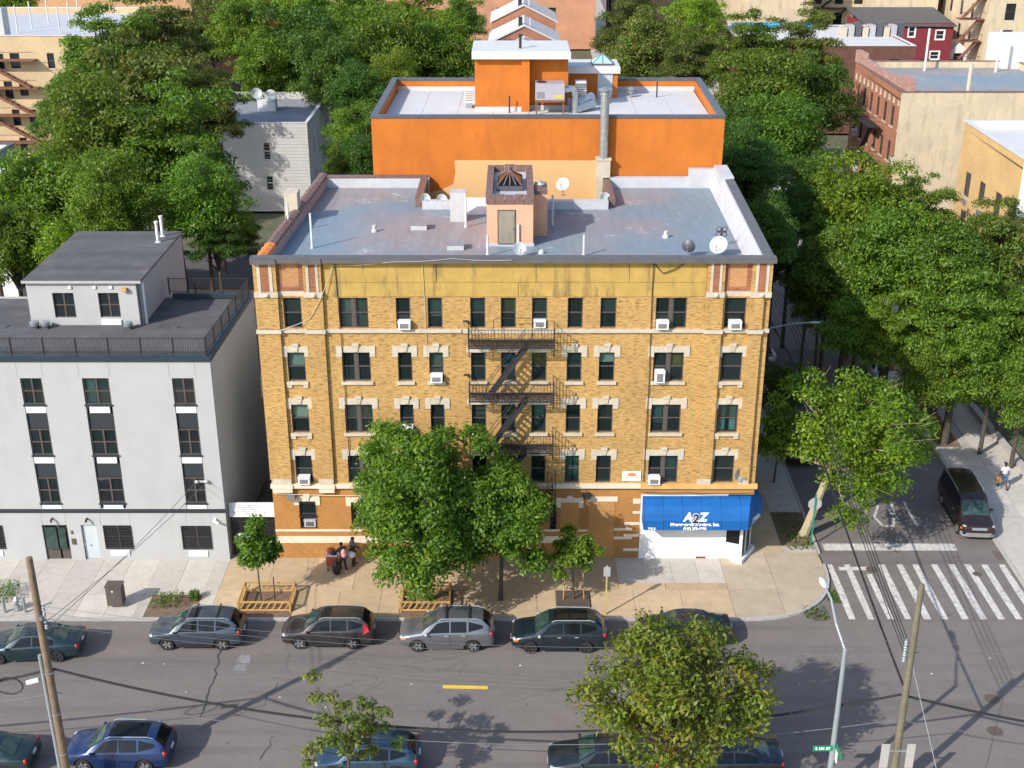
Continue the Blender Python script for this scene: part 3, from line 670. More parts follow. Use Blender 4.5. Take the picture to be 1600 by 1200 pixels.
# left parapet with clay coping tiles
m = MB().prism([(LB(.3), .3), (LB(.3)+.42, .3), (LB(YB)+.42, YB), (LB(YB), YB)], 15, 17.12); m.build('parapet', mParaIn, B)
n = 26
for i in range(n):
    y0 = .32+(YB-.3)*i/n; y1 = .32+(YB-.3)*(i+1)/n-.03; xm = LB(y0)+.2; h = 17.12
    m = MB().xprism([(xm-.3, h-.1), (xm+.3, h-.1), (xm+.24, h+.06), (xm, h+.15), (xm-.24, h+.06)], y0, y1)
    m.xprism([(xm-.33, h-.12), (xm+.33, h-.12), (xm+.26, h+.09), (xm, h+.19), (xm-.26, h+.09)], y1-.14, y1+.02)
    m.build('coping_tile', mTerraO if i < 4 else mTerra, B)
MB().box(LB(10)-.45, 9.6, 16.6, LB(10)+.3, 10.7, 18.2).build('chimney', mStone, B)
# right parapet, broad and silver coated
pr = lambda y, o: RB(y)+o
MB().add([(pr(.3, -.95), .3, ZR), (pr(.3, -.5), .3, 17.25), (pr(.3, .05), .3, 17.3), (pr(.3, .05), .3, 15), (pr(YB, -.95), YB, ZR), (pr(YB, -.5), YB, 17.6), (pr(YB, .05), YB, 17.7), (pr(YB, .05), YB, 15)],
         [(0, 1, 5, 4), (1, 2, 6, 5), (2, 3, 7, 6), (0, 3, 2, 1), (4, 5, 6, 7)]).build('parapet', mSilverW, B)
MB().add([(pr(.3, -.42), .3, 17.31), (pr(.3, .1), .3, 17.35), (pr(15, .1), 15, 17.70), (pr(15, -.42), 15, 17.66), (pr(.3, -.42), .3, 17.25), (pr(.3, .1), .3, 17.25), (pr(15, .1), 15, 17.6), (pr(15, -.42), 15, 17.6)], [(0,1,2,3),(4,7,6,5),(0,4,5,1),(1,5,6,2),(2,6,7,3),(3,7,4,0)]).build('coping', mCornice, B)
MB().prism([(pr(15, -.7), 15.0), (pr(15, .12), 15.0), (pr(YB, .12), YB), (pr(YB, -.7), YB)], 17.3, 17.78).build('parapet_raised', mSilverW, B)
# back parapets either side of the court
MB().prism([(LB(YB)+.1, YB-.45), (NX0+.1, YB-.45), (NX0+.1, YB), (LB(YB)+.1, YB)], 16, 17.05).build('parapet', mSilverW, B)
for i in range(14):
    a = LB(YB)+.1+(NX0-LB(YB)-.1)*i/14; MB().box(a, YB-.5, 17.052, a+.47, YB+.04, 17.13).build('coping_tile', mTerra, B)
MB().prism([(NX1, YB-.45), (11.2, YB-.45), (11.2, YB), (NX1, YB)], 16, 17.05).build('parapet', mSilverW, B)
MB().prism([(11.2, YB-.5), (pr(YB, -.6), YB-.5), (pr(YB, -.6), YB), (11.2, YB)], 16, 17.6).build('parapet', mSilverW, B)
MB().box(NX0-.0, NY-.5, 16.2, -3.2, NY, 16.9).build('parapet', mSilverW, B); MB().box(1.9, NY-.5, 16.2, NX1, NY, 16.9).build('parapet', mSilverW, B)
MB().box(NX0-.45, NY, 16.2, NX0, YB-.46, 17.0).build('parapet', mTerra, B); MB().box(NX1, NY, 16.2, NX1+.45, YB-.46, 17.0).build('parapet', mTerra, B)
MB().add([(-3.2, NY-1.6, ZR), (-1.35, NY-1.6, ZR), (-1.35, NY, 17), (-3.2, NY, 17), (-3.2, NY, ZR), (-1.35, NY, ZR)], [(0, 1, 2, 3), (0, 3, 4), (1, 5, 2), (0, 4, 5, 1), (3, 2, 5, 4)]).build('roof_cricket', mFascia, B)
x, y = gz(716, 345, ZR); MB().box(x-.45, y-.2, ZR, x+.45, y+.7, 18.1).build('chimney', mSilverW, B)
# stair bulkhead, salmon stucco with a skylight
bk = thing('roof_bulkhead', 'salmon stucco stair bulkhead with a weathered metal door on the silver roof', 'bulkhead', (0, 8, ZR))
bx0, bx1, by0, by1, bz = -1.36, 1.14, 5.25, 12.4, 18.75
MB().prism([(bx0, by0), (bx1, by0), (bx1, 7.1), (1.95, 7.1), (1.95, 9.4), (bx1, 9.4), (bx1, by1), (bx0, by1)], ZR, bz).build('wall', mPink, bk)
MB().box(bx0-.06, by0-.06, ZR, bx1+.06, by0, ZR+.15).build('base_flashing', mSilverW, bk)
for a in ((bx0-.05, by0-.06, bx1+.05, by0+.3), (bx0-.05, by0+.3, bx0+.32, by1), (bx1-.32, by0+.3, bx1+.05, by1), (bx0+.32, by1-.3, bx1-.32, by1)):
    L = max(a[2]-a[0], a[3]-a[1]); n = max(1, int(L/.5)); hz = a[2]-a[0] > a[3]-a[1]
    for i in range(n):
        q = (a[0]+(a[2]-a[0])*i/n, a[1], a[0]+(a[2]-a[0])*(i+1)/n-.02, a[3]) if hz else (a[0], a[1]+(a[3]-a[1])*i/n, a[2], a[1]+(a[3]-a[1])*(i+1)/n-.02)
        MB().box(q[0], q[1], bz+.002, q[2], q[3], bz+.42+.04*(i % 2)).build('coping_tile', mTerra, bk)
MB().box(bx0+.33, by0+.31, bz, bx1-.33, by1-.31, bz+.08).build('roof', mSilverW, bk)
MB().box(-.78, by0-.03, ZR+.08, .2, by0+.02, 18.42).build('door_frame', mFrame, bk)
d = MB().box(-.72, by0-.06, ZR+.1, .14, by0-.031, 18.36).build('door', mDoorM, bk); MB().box(.03, by0-.1, 17.3, .08, by0-.061, 17.42).build('handle', mGalv, d)
s0 = MB().box(-.85, 7.6, bz+.08, .6, 10.2, bz+.35).build('skylight_curb', mCap, bk)
MB().add([(-.8, 7.7, bz+.36), (.55, 7.7, bz+.36), (.55, 10.1, bz+.36), (-.8, 10.1, bz+.36), (-.12, 8.9, bz+.95)], [(0, 1, 4), (1, 2, 4), (2, 3, 4), (3, 0, 4), (0, 3, 2, 1)]).build('skylight_glass', mCarGl, s0)
m = MB()
for q in ((-.8, 7.7), (.55, 7.7), (.55, 10.1), (-.8, 10.1), (-.12, 7.7), (-.46, 7.7), (.22, 7.7)): m.beam((q[0], q[1], bz+.38), (-.12, 8.9, bz+.97), .06)
m.lathe([(.14, bz+.9), (.14, bz+1.12), (.2, bz+1.14), (.05, bz+1.24)], (-.12, 8.9, 0), 10); m.build('skylight_bars', mTerra, s0)
MB().box(1.25, 7.2, bz, 1.95, 9.0, bz+.25).build('duct_box', mTerra, bk); MB().ell((1.6, 8.0, bz+.38), (.22, .22, .2)).build('vent_cowl', mGalv, bk)
# things standing on the silver roof
def vent(px, py, h, r=.055, lab='', z=ZR, cat='vent pipe', mat=None, name='vent_pipe'):
    x, y = gz(px, py, z); o = MB().lathe([(r*1.7, z-.01), (r*1.5, z+.12), (r, z+.16), (r, z+h), (r*.75, z+h), (r*.75, z+h-.05)], (x, y, 0), 10).build(name, mat or mPipe, smooth=True)
    return tag(o, lab, cat)
vent(488, 388, 1.95, .06, 'tall pale vent pipe standing alone in the blue-tinged corner of the silver roof')
vent(452, 365, 1.75, .06, 'tall pale vent pipe close against the clay-tiled left parapet')
vent(585, 362, .38, .1, 'short stubby pale vent on the silver roof near the tall lone pipe')
vent(863, 352, 1.75, .06, 'tall pale vent pipe in the shade behind the salmon bulkhead')
vent(810, 385, 1.25, .06, 'pale vent pipe in front of the salmon bulkhead beside its door')
vent(762, 400, 1.15, .06, 'pale vent pipe at the near left corner of the salmon bulkhead by the coping')
vent(912, 400, 1.15, .06, 'pale vent pipe by the front coping right of the salmon bulkhead')
vent(728, 355, 1.95, .06, 'tall pale vent pipe left of the salmon bulkhead on the white flashing')
vent(1040, 371, .36, .11, 'short stubby white vent alone on the wide right half of the silver roof')
vent(846, 396, .2, .1, 'very low round vent beside the front coping right of the bulkhead', name='roof_vent')
for px, py, lab in ((655, 357, 'low flat silver hatch box on the roof left of the white flashing'), (712, 388, 'low silver hatch box near the front coping left of the bulkhead')):
    x, y = gz(px, py, ZR); hb = thing('roof_hatch', lab, 'roof hatch', (x, y, ZR)); MB().box(x-.45, y-.35, ZR, x+.45, y+.35, ZR+.3).build('curb', mSilverW, hb); MB().box(x-.5, y-.4, ZR+.3, x+.5, y+.4, ZR+.36).build('lid', mSilver, hb)
def dish(px, py, z, r, yaw, tilt, lab, mat=None, mast=.5, wall=None):
    x, y = wall[:2] if wall else gz(px, py, z); zz = z
    th = thing('satellite_dish', lab, 'satellite dish', (x, y, zz), world=False)
    rot = Matrix.Rotation(yaw, 4, 'Z') @ Matrix.Rotation(tilt, 4, 'X'); top = Vector((0, 0, mast))
    m = MB().lathe([(.01, 0), (r*.4, .03*r*2), (r*.75, .11*r*2), (r, .2*r*2), (r*1.02, .2*r*2), (r*.75, .08*r*2), (r*.4, .0), (.01, -.03)], (0, 0, 0), 18, 'y')
    m.v = [tuple(top+rot @ Vector((p[0], -p[1], p[2]))) for p in m.v]
    bowl = m.build('bowl', mat or mDish, th, smooth=True)
    a = top+rot @ Vector((0, 0, -r)); b = top+rot @ Vector((0, -.9*r, -.35*r)); MB().path([a, b], .02).ell(b, (.05, .05, .05), 6, 4).build('feed_arm', mGalv, th)
    MB().path([(0, .05, 0), (0, .05, mast*.8), top+rot @ Vector((0, .06, 0))], .03).lathe([(.16, -.01), (.16, .03)], (0, .05, 0), 8).build('mast', mGalv, th)
    return th
dish(880, 305, ZR, .42, R(-25), R(-35), 'large satellite dish in the shade right of the salmon bulkhead', mast=.65)
dish(664, 325, ZR, .33, R(30), R(-25), 'small satellite dish on the white flashing, left one of the two by the light court', mast=.55)
dish(690, 325, ZR, .33, R(20), R(-25), 'small satellite dish on the white flashing, right one of the two by the light court', mast=.5)
dish(944, 322, ZR, .33, R(20), R(-20), 'small satellite dish at the foot of the chimney with the steel flue', mast=.5)
dish(811, 402, ZR, .35, R(15), R(-30), 'satellite dish just behind the front coping beneath the salmon bulkhead', mast=.45)
dish(1074, 403, ZR, .36, R(160), R(-5), 'dark-backed satellite dish behind the front coping', mat=mCap, mast=.6)
dish(1123, 400, ZR, .48, R(-30), R(-35), 'big pale satellite dish near the right end of the silver roof', mast=.55)
dish(0, 0, 4.95, .36, R(35), R(-10), 'satellite dish mounted on the cornice above the blue awning', mast=.35, wall=(12.15, -.16))
x, y = gz(1126, 385, ZR)
an = thing('roof_antenna', 'black antenna with four rings on a thin mast near the big pale dish', 'antenna', (x, y, ZR))
MB().path([(x, y, ZR), (x, y, ZR+1.05)], .02).build('mast', mIron, an)
for dx in (-.16, .16):
    for dz in (.68, .98):
        m = MB(); pts = [(x+dx+.13*math.cos(a*math.pi/6), y-.03, ZR+dz+.13*math.sin(a*math.pi/6)) for a in range(13)]; m.path(pts, .022, 5).build('ring', mIron, an)
MB().path([(x-.25, y-.02, ZR+.83), (x+.25, y-.02, ZR+.83)], .025, 5).build('crossbar', mIron, an)
# window air conditioners
def acunit(u, z, face, lab, w_=.62, h_=.42, d=.42, out=.34):
    x, y = face.W(u, -out); th = thing('air_conditioner', lab, 'air conditioner', (x, y, z), face.ang, 'window air conditioners', world=False)
    MB().box(-w_/2, 0, 0, w_/2, d+.05, h_).build('case', mWhite, th); MB().box(-w_/2+.09, -.012, .07, w_/2-.09, .0, h_-.1).build('grille', mGrille, th)
    MB().box(-w_/2-.02, -.015, h_-.05, w_/2+.02, d-.1, h_+.012).build('hood', mWhite, th); return th
for u, z, lab in ((-5.5, 13.66, 'white air conditioner in a top-floor window under the stained yellow stucco'), (7.68, 13.66, 'white air conditioner in the wide top-floor window'), (11.4, 13.66, 'white air conditioner in the top-floor window of the right end bay'),
                  (-3.93, 10.7, 'white air conditioner in a fourth-floor window left of the fire escape'), (7.68, 10.7, 'tall white air conditioner in the wide fourth-floor window'), (-5.55, 7.73, 'white air conditioner in a third-floor window above the street tree'),
                  (-11.2, 4.74, 'white air conditioner in the left end bay window above the cream band'), (7.65, 4.74, 'white air conditioner in the wide window just above the blue awning'), (1.42, 13.66, 'pale grey air conditioner in the top-floor window over the fire escape')):
    acunit(u, z, FB, lab, h_=.62 if 'tall' in lab else .42, w_=.5 if 'tall' in lab else .62, out=.1 if 'pale grey' in lab else .34)
acunit(-11.1, 1.95, FB, 'white air conditioner behind the barred ground-floor window', out=.0)
# fire escape
fe = thing('fire_escape', 'black iron fire escape zigzagging down the golden brick front', 'fire escape', (0, -.6, 4))
FX0, FX1, FD = -2.2, 2.15, 1.15
LV = [13.0, 10.03, 7.06, 4.1]
for i, z in enumerate(LV):
    m = MB()
    for k in range(9): yy = -.06-k*(FD-.08)/8; m.box(FX0, yy-.014, z-.03, FX1, yy+.014, z)
    m.box(FX0, -FD, z-.08, FX1, -FD+.03, z-.0401); m.box(FX0, -.05, z-.1, FX1, 0, z-.0401)
    for k in range(7): xx = FX0+k*(FX1-FX0)/6; m.box(xx-.02, -FD, z-.09, xx+.02, 0, z-.041)
    m.build('platform', mIron, fe)
    rz = MB(); h = .95
    for zz in (z+h, z+h*.5):
        rz.path([(FX0, 0, zz), (FX0, -FD, zz), (FX1, -FD, zz), (FX1, 0, zz)], .022, 5)
    rz.path([(FX0, 0, z+.06), (FX0, -FD, z+.06), (FX1, -FD, z+.06), (FX1, 0, z+.06)], .018, 5)
    rz.build('rail', mIron, fe)
    bl = MB(); nb = 26
    for k in range(nb+1): xx = FX0+(FX1-FX0)*k/nb; bl.box(xx-.011, -FD-.011, z, xx+.011, -FD+.011, z+h)
    for k in range(1, 7):
        for xx in (FX0, FX1): yy = -FD*k/7; bl.box(xx-.011, yy-.011, z, xx+.011, yy+.011, z+h)
    stuff(bl.build('balusters', mIron, fe))
    for xx in (FX0, FX1):
        MB().box(xx-.03, -FD-.03, z-.1, xx+.03, -FD+.03, z+h+.12).build('post', mIron, fe)
        MB().path([(xx, -FD+.05, z-.08), (xx, -.6, z-.35), (xx, 0, z-.95)], .025, 5).build('bracket', mIron, fe)
    MB().box(FX0-.3, -.28, z+h+.1, FX0-.0, -.1, z+h+.14).build('lamp_arm', mIron, fe)
for i in range(3):
    zt, zb = LV[i], LV[i+1]; xa, xb = .8, -1.25; y0, y1 = -.98, -.45
    m = MB()
    for yy in (y0, y1): m.beam((xa, yy, zt), (xb, yy, zb), .04, .2)
    m.build('stair_stringer', mIron, fe)
    m = MB(); nT = 12
    for k in range(1, nT): t = k/nT; xx = xa+(xb-xa)*t; zz = zt+(zb-zt)*t; m.box(xx-.1, y0, zz-.015, xx+.1, y1, zz+.015)
    stuff(m.build('stair_treads', mIron, fe))
    m = MB()
    for yy in (y0-.03, y1+.03): m.path([(xa-.1, yy, zt+.75), (xb, yy, zb+.85), (xb-.15, yy, zb)], .018, 5)
    m.build('handrail', mIron, fe)
m = MB().path([(1.9, -FD+.1, 4.1), (1.9, -FD+.1, 5.9)], .02).path([(2.3, -FD+.1, 4.1), (2.3, -FD+.1, 5.9)], .02)
for k in range(6): m.path([(1.9, -FD+.1, 4.2+k*.3), (2.3, -FD+.1, 4.2+k*.3)], .014, 5)
m.build('drop_ladder', mIron, fe)
MB().path([(-.9, -.5, 13.2), (-.95, -.5, 14.25), (-.7, -.5, 14.35), (.9, -.5, 14.35), (1.05, -.5, 14.2), (1.05, -.5, 13.0)], .016, 5).build('rail', mIron, fe)
# floodlight, cameras, wall sign
x = -11.85; fl = thing('floodlight', 'grey floodlight mounted under the cream band', 'floodlight', (x, -.1, 3.9)); MB().box(x-.3, -.35, 3.8, x+.1, -.02, 4.05).build('housing', mGrille, fl)
fl = thing('floodlight', 'black floodlight above the bricked-up painted windows', 'floodlight', (4.0, -.1, 3.95)); MB().box(3.85, -.4, 3.9, 4.25, -.02, 4.1).build('housing', mIron, fl)
sg = thing('wall_sign', 'small white sign with an orange roof emblem on the brick above the awning', 'sign', (6.4, 0, 4.9))
MB().box(5.95, -.06, 4.85, 6.95, -.003, 5.38).build('panel', mLetter, sg)
mSgO = M('sign_orange', (.72, .2, .06), .6, .02, 3.); MB().box(5.97, -.066, 5.0, 6.93, -.061, 5.05).build('stripe', mSgO, sg)
MB().xprism([(6.2, 5.12), (6.72, 5.12), (6.68, 5.24), (6.56, 5.32), (6.36, 5.32), (6.24, 5.24)], -.067, -.061).build('emblem', mSgO, sg)
# wires loosely hung on the front
def wire(pts, r, lab, mat=None, sag=0., name='wire', grp=None, n=14, cat='cable'):
    P3 = []
    for a, b in zip(pts[:-1], pts[1:]):
        a, b = Vector(a), Vector(b); L = (b-a).length
        for i in range(n): t = i/n; p = a.lerp(b, t); p.z -= sag*L*4*t*(1-t); P3.append(p)
    P3.append(Vector(pts[-1])); o = MB().path(P3, r, 5).build(name, mat or mCable); return tag(o, lab, cat, grp)
wire([(-12.9, -.2, 13.3), (-10.3, -.2, 14.2), (-9.6, -.24, 15.5), (-9.0, -.08, 17.0)], .017, 'pale cable looping up the left end bay to the coping', mStone, .03)
wire([(-9.0, -.09, 17.0), (-6, -.4, 17.3), (-3, -.42, 17.48), (0, -.42, 17.4)], .015, 'thin pale cable draped along the front coping', mStone, .02)
wire([(-4.5, -.06, 17.1), (-4.45, -.06, 15.4), (-4.4, -.05, 12)], .016, 'pale conduit dropping over the yellow stucco between two windows', mStone)
wire([(-8.9, -.06, 17.1), (-8.75, -.07, 12), (-8.7, -.07, 5)], .02, 'thin dark cable running down beside the wide left windows', mCable)
wire([(7.1, -.1, 17.3), (7.1, -.06, 15), (7.15, -.07, 10.5), (7.1, -.07, 4.8)], .022, 'dark cables running down beside the wide right windows', mCable)
wire([(7.1, -.1, 17.2), (7.6, -.08, 16.6), (8.6, -.1, 17.1), (8.9, -.12, 17.45)], .022, 'dark cable loops hanging on the yellow stucco below the dish', mCable, .06)
wire([(-12.9, -.14, 4.1), (-8, -.16, 3.98), (-5, -.14, 4.0)], .018, 'thin pale cable strung below the cream band', mCream, .006)
wire([(7.0, -.3, 4.3), (9.5, -.3, 4.25), (13.2, -.3, 4.25)], .022, 'black cable sagging across the shop header above the awning', mCable, .02)
# blue awning with lettering
aw = thing('shop_awning', 'long blue fabric awning with white lettering wrapping the shop corner', 'awning', (10, -.6, 2.5))
AY = -1.15; prof = [(.02, 3.93), (-.3, 3.86), (-.7, 3.62), (-1.0, 3.27), (AY+.02, 2.97), (AY-.02, 2.42)]
m = MB(); xl, xr = 7.1, 12.72
CHX, CHY = 13.85, .55                                        # the corner face turns back along the side street
for i in range(len(prof)-1):
    (y0, z0), (y1, z1) = prof[i], prof[i+1]; k0 = (0-y0)/1.17; k1 = (0-y1)/1.17
    a0 = (13.0+(xr-13.0)*k0, y0, z0); a1 = (13.0+(xr-13.0)*k1, y1, z1); b0 = (13.2+(CHX-13.2)*k0, .9+(CHY-.9)*k0, z0); b1 = (13.2+(CHX-13.2)*k1, .9+(CHY-.9)*k1, z1)
    m.quad((xl, y0, z0), (xl, y1, z1), a1, a0); m.quad(a0, a1, b1, b0)
    c0 = (13.2+(CHX-13.2)*k0, 4.2, z0); c1 = (13.2+(CHX-13.2)*k1, 4.2, z1); m.quad(b0, b1, c1, c0)
me = m.mesh('canopy'); ob = obj('canopy', me, mBlue, aw); sm = ob.modifiers.new('thick', 'SOLIDIFY'); sm.thickness = .015; sm.offset = -1
MB().quad((xl+.005, .02, 3.93), (xl+.005, -.3, 3.86), (xl+.005, -.7, 3.62), (xl+.005, -1.0, 3.27), (xl+.005, AY+.02, 2.97), (xl+.005, AY-.02, 2.42), (xl+.005, .02, 2.42)).build('end_panel', mBlue, aw)
MB().path([(xl, AY, 2.44), (xr, AY, 2.44), (CHX-.03, CHY, 2.44), (CHX-.03, 4.1, 2.44)], .02).build('frame_tube', mGalv, aw)
for k in range(6):
    xx = xl+.02+k*(xr-xl)/5.4; m = MB().path([(xx, y_-.012, z_+.008) for y_, z_ in prof], .012, 4); m.build('seam', mBlueD, aw)
def text_mesh(s, size, bold=0., shear=0.):
    c = bpy.data.curves.new('lettering', 'FONT'); c.body = s; c.size = size; c.align_x = 'CENTER'; c.extrude = .006; c.offset = bold; c.shear = shear
    o = bpy.data.objects.new('tmp', c); COL.objects.link(o); dg = bpy.context.evaluated_depsgraph_get(); me = bpy.data.meshes.new_from_object(o.evaluated_get(dg)); bpy.data.objects.remove(o); return me
def put_text(s, size, p, right, up, mat, parent, bold=.012, shear=0., name='lettering'):
    me = text_mesh(s, size, bold, shear); r_, u_ = Vector(right).normalized(), Vector(up).normalized(); n_ = r_.cross(u_)
    mtx = Matrix((r_, u_, n_)).transposed().to_4x4(); mtx.translation = Vector(p); me.transform(mtx); me.materials.clear(); return obj(name, me, mat, parent)
U = Vector((0, -1.0-AY-.02, .30)).normalized()
N = Vector((1, 0, 0)).cross(U)
base_pt = lambda xx, t: Vector((xx, AY+.02+(-1.02-AY)*t, 2.97+.30*t))+N*.03
put_text('A', .62, base_pt(9.45, .0), (1, 0, 0), U, mLetter, aw, .03, .25); put_text('2', .66, base_pt(9.84, -.3)+N*.05, (1, 0, 0), U, mBlk, aw, .03, .2)
put_text('Z', .62, base_pt(10.25, .0), (1, 0, 0), U, mLetter, aw, .03, .25); put_text('2', .66, base_pt(9.84, -.3)+N*.035, (1, 0, 0), U, mLetter, aw, .055, .2)
V = (0, -.02, .33); vN = .03
put_text('Management Services, Inc.', .25, (9.85, AY-.022, 2.69), (1, 0, 0), (0, .02, .33), mLetter, aw, .012)
put_text('(347) 270-3390', .2, (9.85, AY-.04, 2.46), (1, 0, 0), (0, .02, .33), mLetter, aw, .01)
put_text('785 E.', .17, (7.55, AY-.045, 2.47), (1, 0, 0), (0, .02, .33), mLetter, aw, .008)
cd_ = Vector((CHX-xr, CHY-AY, 0)).normalized(); cn = Vector((cd_.y, -cd_.x, 0)); mid = Vector(((CHX+xr)/2, (CHY+AY)/2, 0))
put_text('A2Z', .5, mid+Vector((0, 0, 2.68))+cn*.12*0+cn*.03, cd_, (-cn.x*.3, -cn.y*.3, 1), mLetter, aw, .015, .2); put_text('785', .22, mid+Vector((0, 0, 3.15))-cn*.12, cd_, (-cn.x*.6, -cn.y*.6, 1), mLetter, aw, .008)
MB().beam(mid+Vector((0, 0, 2.58))+cn*.03-cd_*.6, mid+Vector((0, 0, 2.58))+cn*.03+cd_*.6, .015, .03).build('lettering', mLetter, aw)
# ---------------------------------------------------------------- white apartment house on the left
WY, WXL, WXR, WZ, WR = -.2, -36., -15.62, 12.1, 11.78
Wb = thing('white_building', 'pale grey stucco four-storey apartment house with charcoal window strips and roof railing', 'building', (-24, 5, 0))
FW = Face(Wb, 0, WY)
wc = [(-34.2, -32.8), (-29.9, -28.4), (-25.6, -24.47), (-22.38, -20.98), (-17.7, -16.56)]; wr = [(3.56, 5.08), (6.46, 7.97), (9.42, 10.92)]
strips = [(a, b, 3.2, 10.92) for a, b in wc]
low = [(-25.75, -24.37, 0., 2.2), (-23.62, -22.78, 0., 2.2), (-22.42, -20.85, .67, 2.17), (-18.15, -16.5, .65, 2.14), (-29.4, -27.9, .67, 2.17)]
FW.wall(WXL, WXR, 0, WZ-.25, strips+low, mWhiteW, 'wall', .22)
for a, b in wc:
    FW.put(MB().quad((a, .2, 3.2), (b, .2, 3.2), (b, .2, 10.92), (a, .2, 10.92)), 'strip_back', mPanel)
    for z0, z1 in wr:
        FW.window(a+.02, b-.02, z0, z1-.01, 'cross', .06, gmat=mGlass if r5.random() < .4 else mGlassD, cover=cover_for(r5))
        FW.put(MB().box(a-.06, -.03, z0-.1, b+.06, .19, z0-.003), 'sill', mBlkMet)
        k = (a+b)/2; q = FW.put(MB().box(k-.53, .02, z0-.5, k+.53, .12, z0-.11), 'grille_cover', mWhite)
    for z0, z1 in ((5.1, 5.98), (8.0, 8.9)): FW.put(MB().box(a+.01, .1, z0, b-.01, .19, z1), 'spandrel_panel', mPanel)
FW.put(MB().box(WXL, -.035, 2.96, WXR+.03, .01, 3.19), 'band_course', mPanel)
mJoint = M('joint', (.24, .24, .235), .9, .05, 2.)
for u in (-31.2, -30.0, -28.3, -25.7, -24.4, -22.5, -20.9, -17.8, -16.45): [FW.put(MB().box(u-.012, -.004, a, u+.012, .003, b), 'control_joint', mJoint) for a, b in ((11.0, WZ-.26), (2.2, 2.94))]
for i, o in enumerate(low[2:]):
    FW.window(o[0], o[1], o[2], o[3], 'cross', .1, gmat=mGlassD, cover=[(.06, .94, .06, .94, mCurtO, 'blind')] if i == 1 else None)
    m = MB()
    for k in range(15): u = o[0]+.05+(o[1]-o[0]-.1)*k/14; m.box(u-.01, -.06, o[2]+.02, u+.01, -.04, o[3]-.02)
    for k in range(8): z = o[2]+.08+k*.19; m.box(o[0], -.058, z-.012, o[1], -.042, z+.012)
    FW.put(m, 'window_bars', mIron); k = (o[0]+o[1])/2; FW.put(MB().box(k-.52, -.05, o[2]-.42, k+.52, .03, o[2]-.06), 'grille_cover', mWhite)
dr = FW.put(MB().box(-25.73, .1, .02, -25.62, .19, 2.18).box(-24.5, .1, .02, -24.39, .19, 2.18).box(-25.62, .1, 2.08, -24.5, .19, 2.18).box(-24.98, .1, .02, -24.88, .19, 2.08).box(-25.62, .1, .02, -24.5, .19, .72), 'entrance_door', mFrame)
FW.put(MB().box(-25.62, .13, .72, -24.98, .15, 2.08).box(-24.88, .13, .72, -24.5, .15, 2.08), 'door_glass', mShieldGl, dr)
dr = FW.put(MB().box(-23.6, .12, .02, -22.8, .18, 2.18), 'service_door', mDoorG); FW.put(MB().box(-23.5, .07, 1.0, -23.45, .125, 1.12), 'handle', mGalv, dr)
FW.put(MB().quad((-26, .6, 0), (-16, .6, 0), (-16, .6, 2.6), (-26, .6, 2.6)), 'interior_wall', mRoomD)
FW.put(MB().box(-24.22, -.06, 1.0, -24.02, .003, 1.35), 'intercom_panel', mBrown); FW.put(MB().box(-24.2, -.05, 1.65, -24.1, .003, 1.85), 'house_number_plate', mTerra)
for u in (-25.1, -23.2): FW.put(MB().path([(u, .01, 2.6), (u, -.2, 2.62), (u, -.28, 2.5)], .06, 6), 'door_lamp', mIron)
cm = thing('security_camera', 'white security camera on the corner of the pale grey wall', 'camera', (-16.1, -.3, 2.5)); MB().path([(-16.2, -.2, 2.6), (-16.15, -.4, 2.55)], .05).path([(-16.3, -.42, 2.58), (-15.95, -.55, 2.48)], .07).build('body', mWhite, cm)
WB2 = 10.0; rx = lambda y: WXR+.03*y
m = MB().quad((rx(WY), WY, 0), (rx(WB2), WB2, 0), (rx(WB2), WB2, WZ-.25), (rx(WY), WY, WZ-.25)).quad((WXL, WB2, 0), (rx(WB2), WB2, 0), (rx(WB2), WB2, WZ-.25), (WXL, WB2, WZ-.25)).quad((WXL, WY, 0), (WXL, WB2, 0), (WXL, WB2, WZ-.25), (WXL, WY, WZ-.25))
m.build('side_wall', mWhiteW, Wb)
MB().box(WXL, WY-.06, WZ-.25, WXR+.06, WY+.35, WZ).build('parapet_flashing', mBlkMet, Wb)
MB().prism([(rx(WY+.35)-.36, WY+.35), (rx(WY+.35)+.05, WY+.35), (rx(WB2)+.05, WB2), (rx(WB2)-.36, WB2)], WZ-.25, WZ-.003).build('parapet_flashing', mBlkMet, Wb)
MB().prism([(-20, WB2-.3), (rx(WB2)-.36, WB2-.3), (rx(WB2)-.36, WB2), (-20, WB2)], WZ-.25, WZ-.006).build('parapet_flashing', mBlkMet, Wb)
y = WY+.3; k = 0
while y < WB2-.2:                                            # roofing sheets lapped over each other
    y2 = min(y+.95, WB2-.2); cuts = [WXL, -29.5+2.3*(k % 2), -23+1.7*(k % 3), WXR-.3]
    for a, b in zip(cuts[:-1], cuts[1:]): MB().box(a, y, WR-.1, b-.015, y2-.012, WR+.004*(k % 3)).build('roofing_sheet', mBitum, Wb)
    y = y2; k += 1
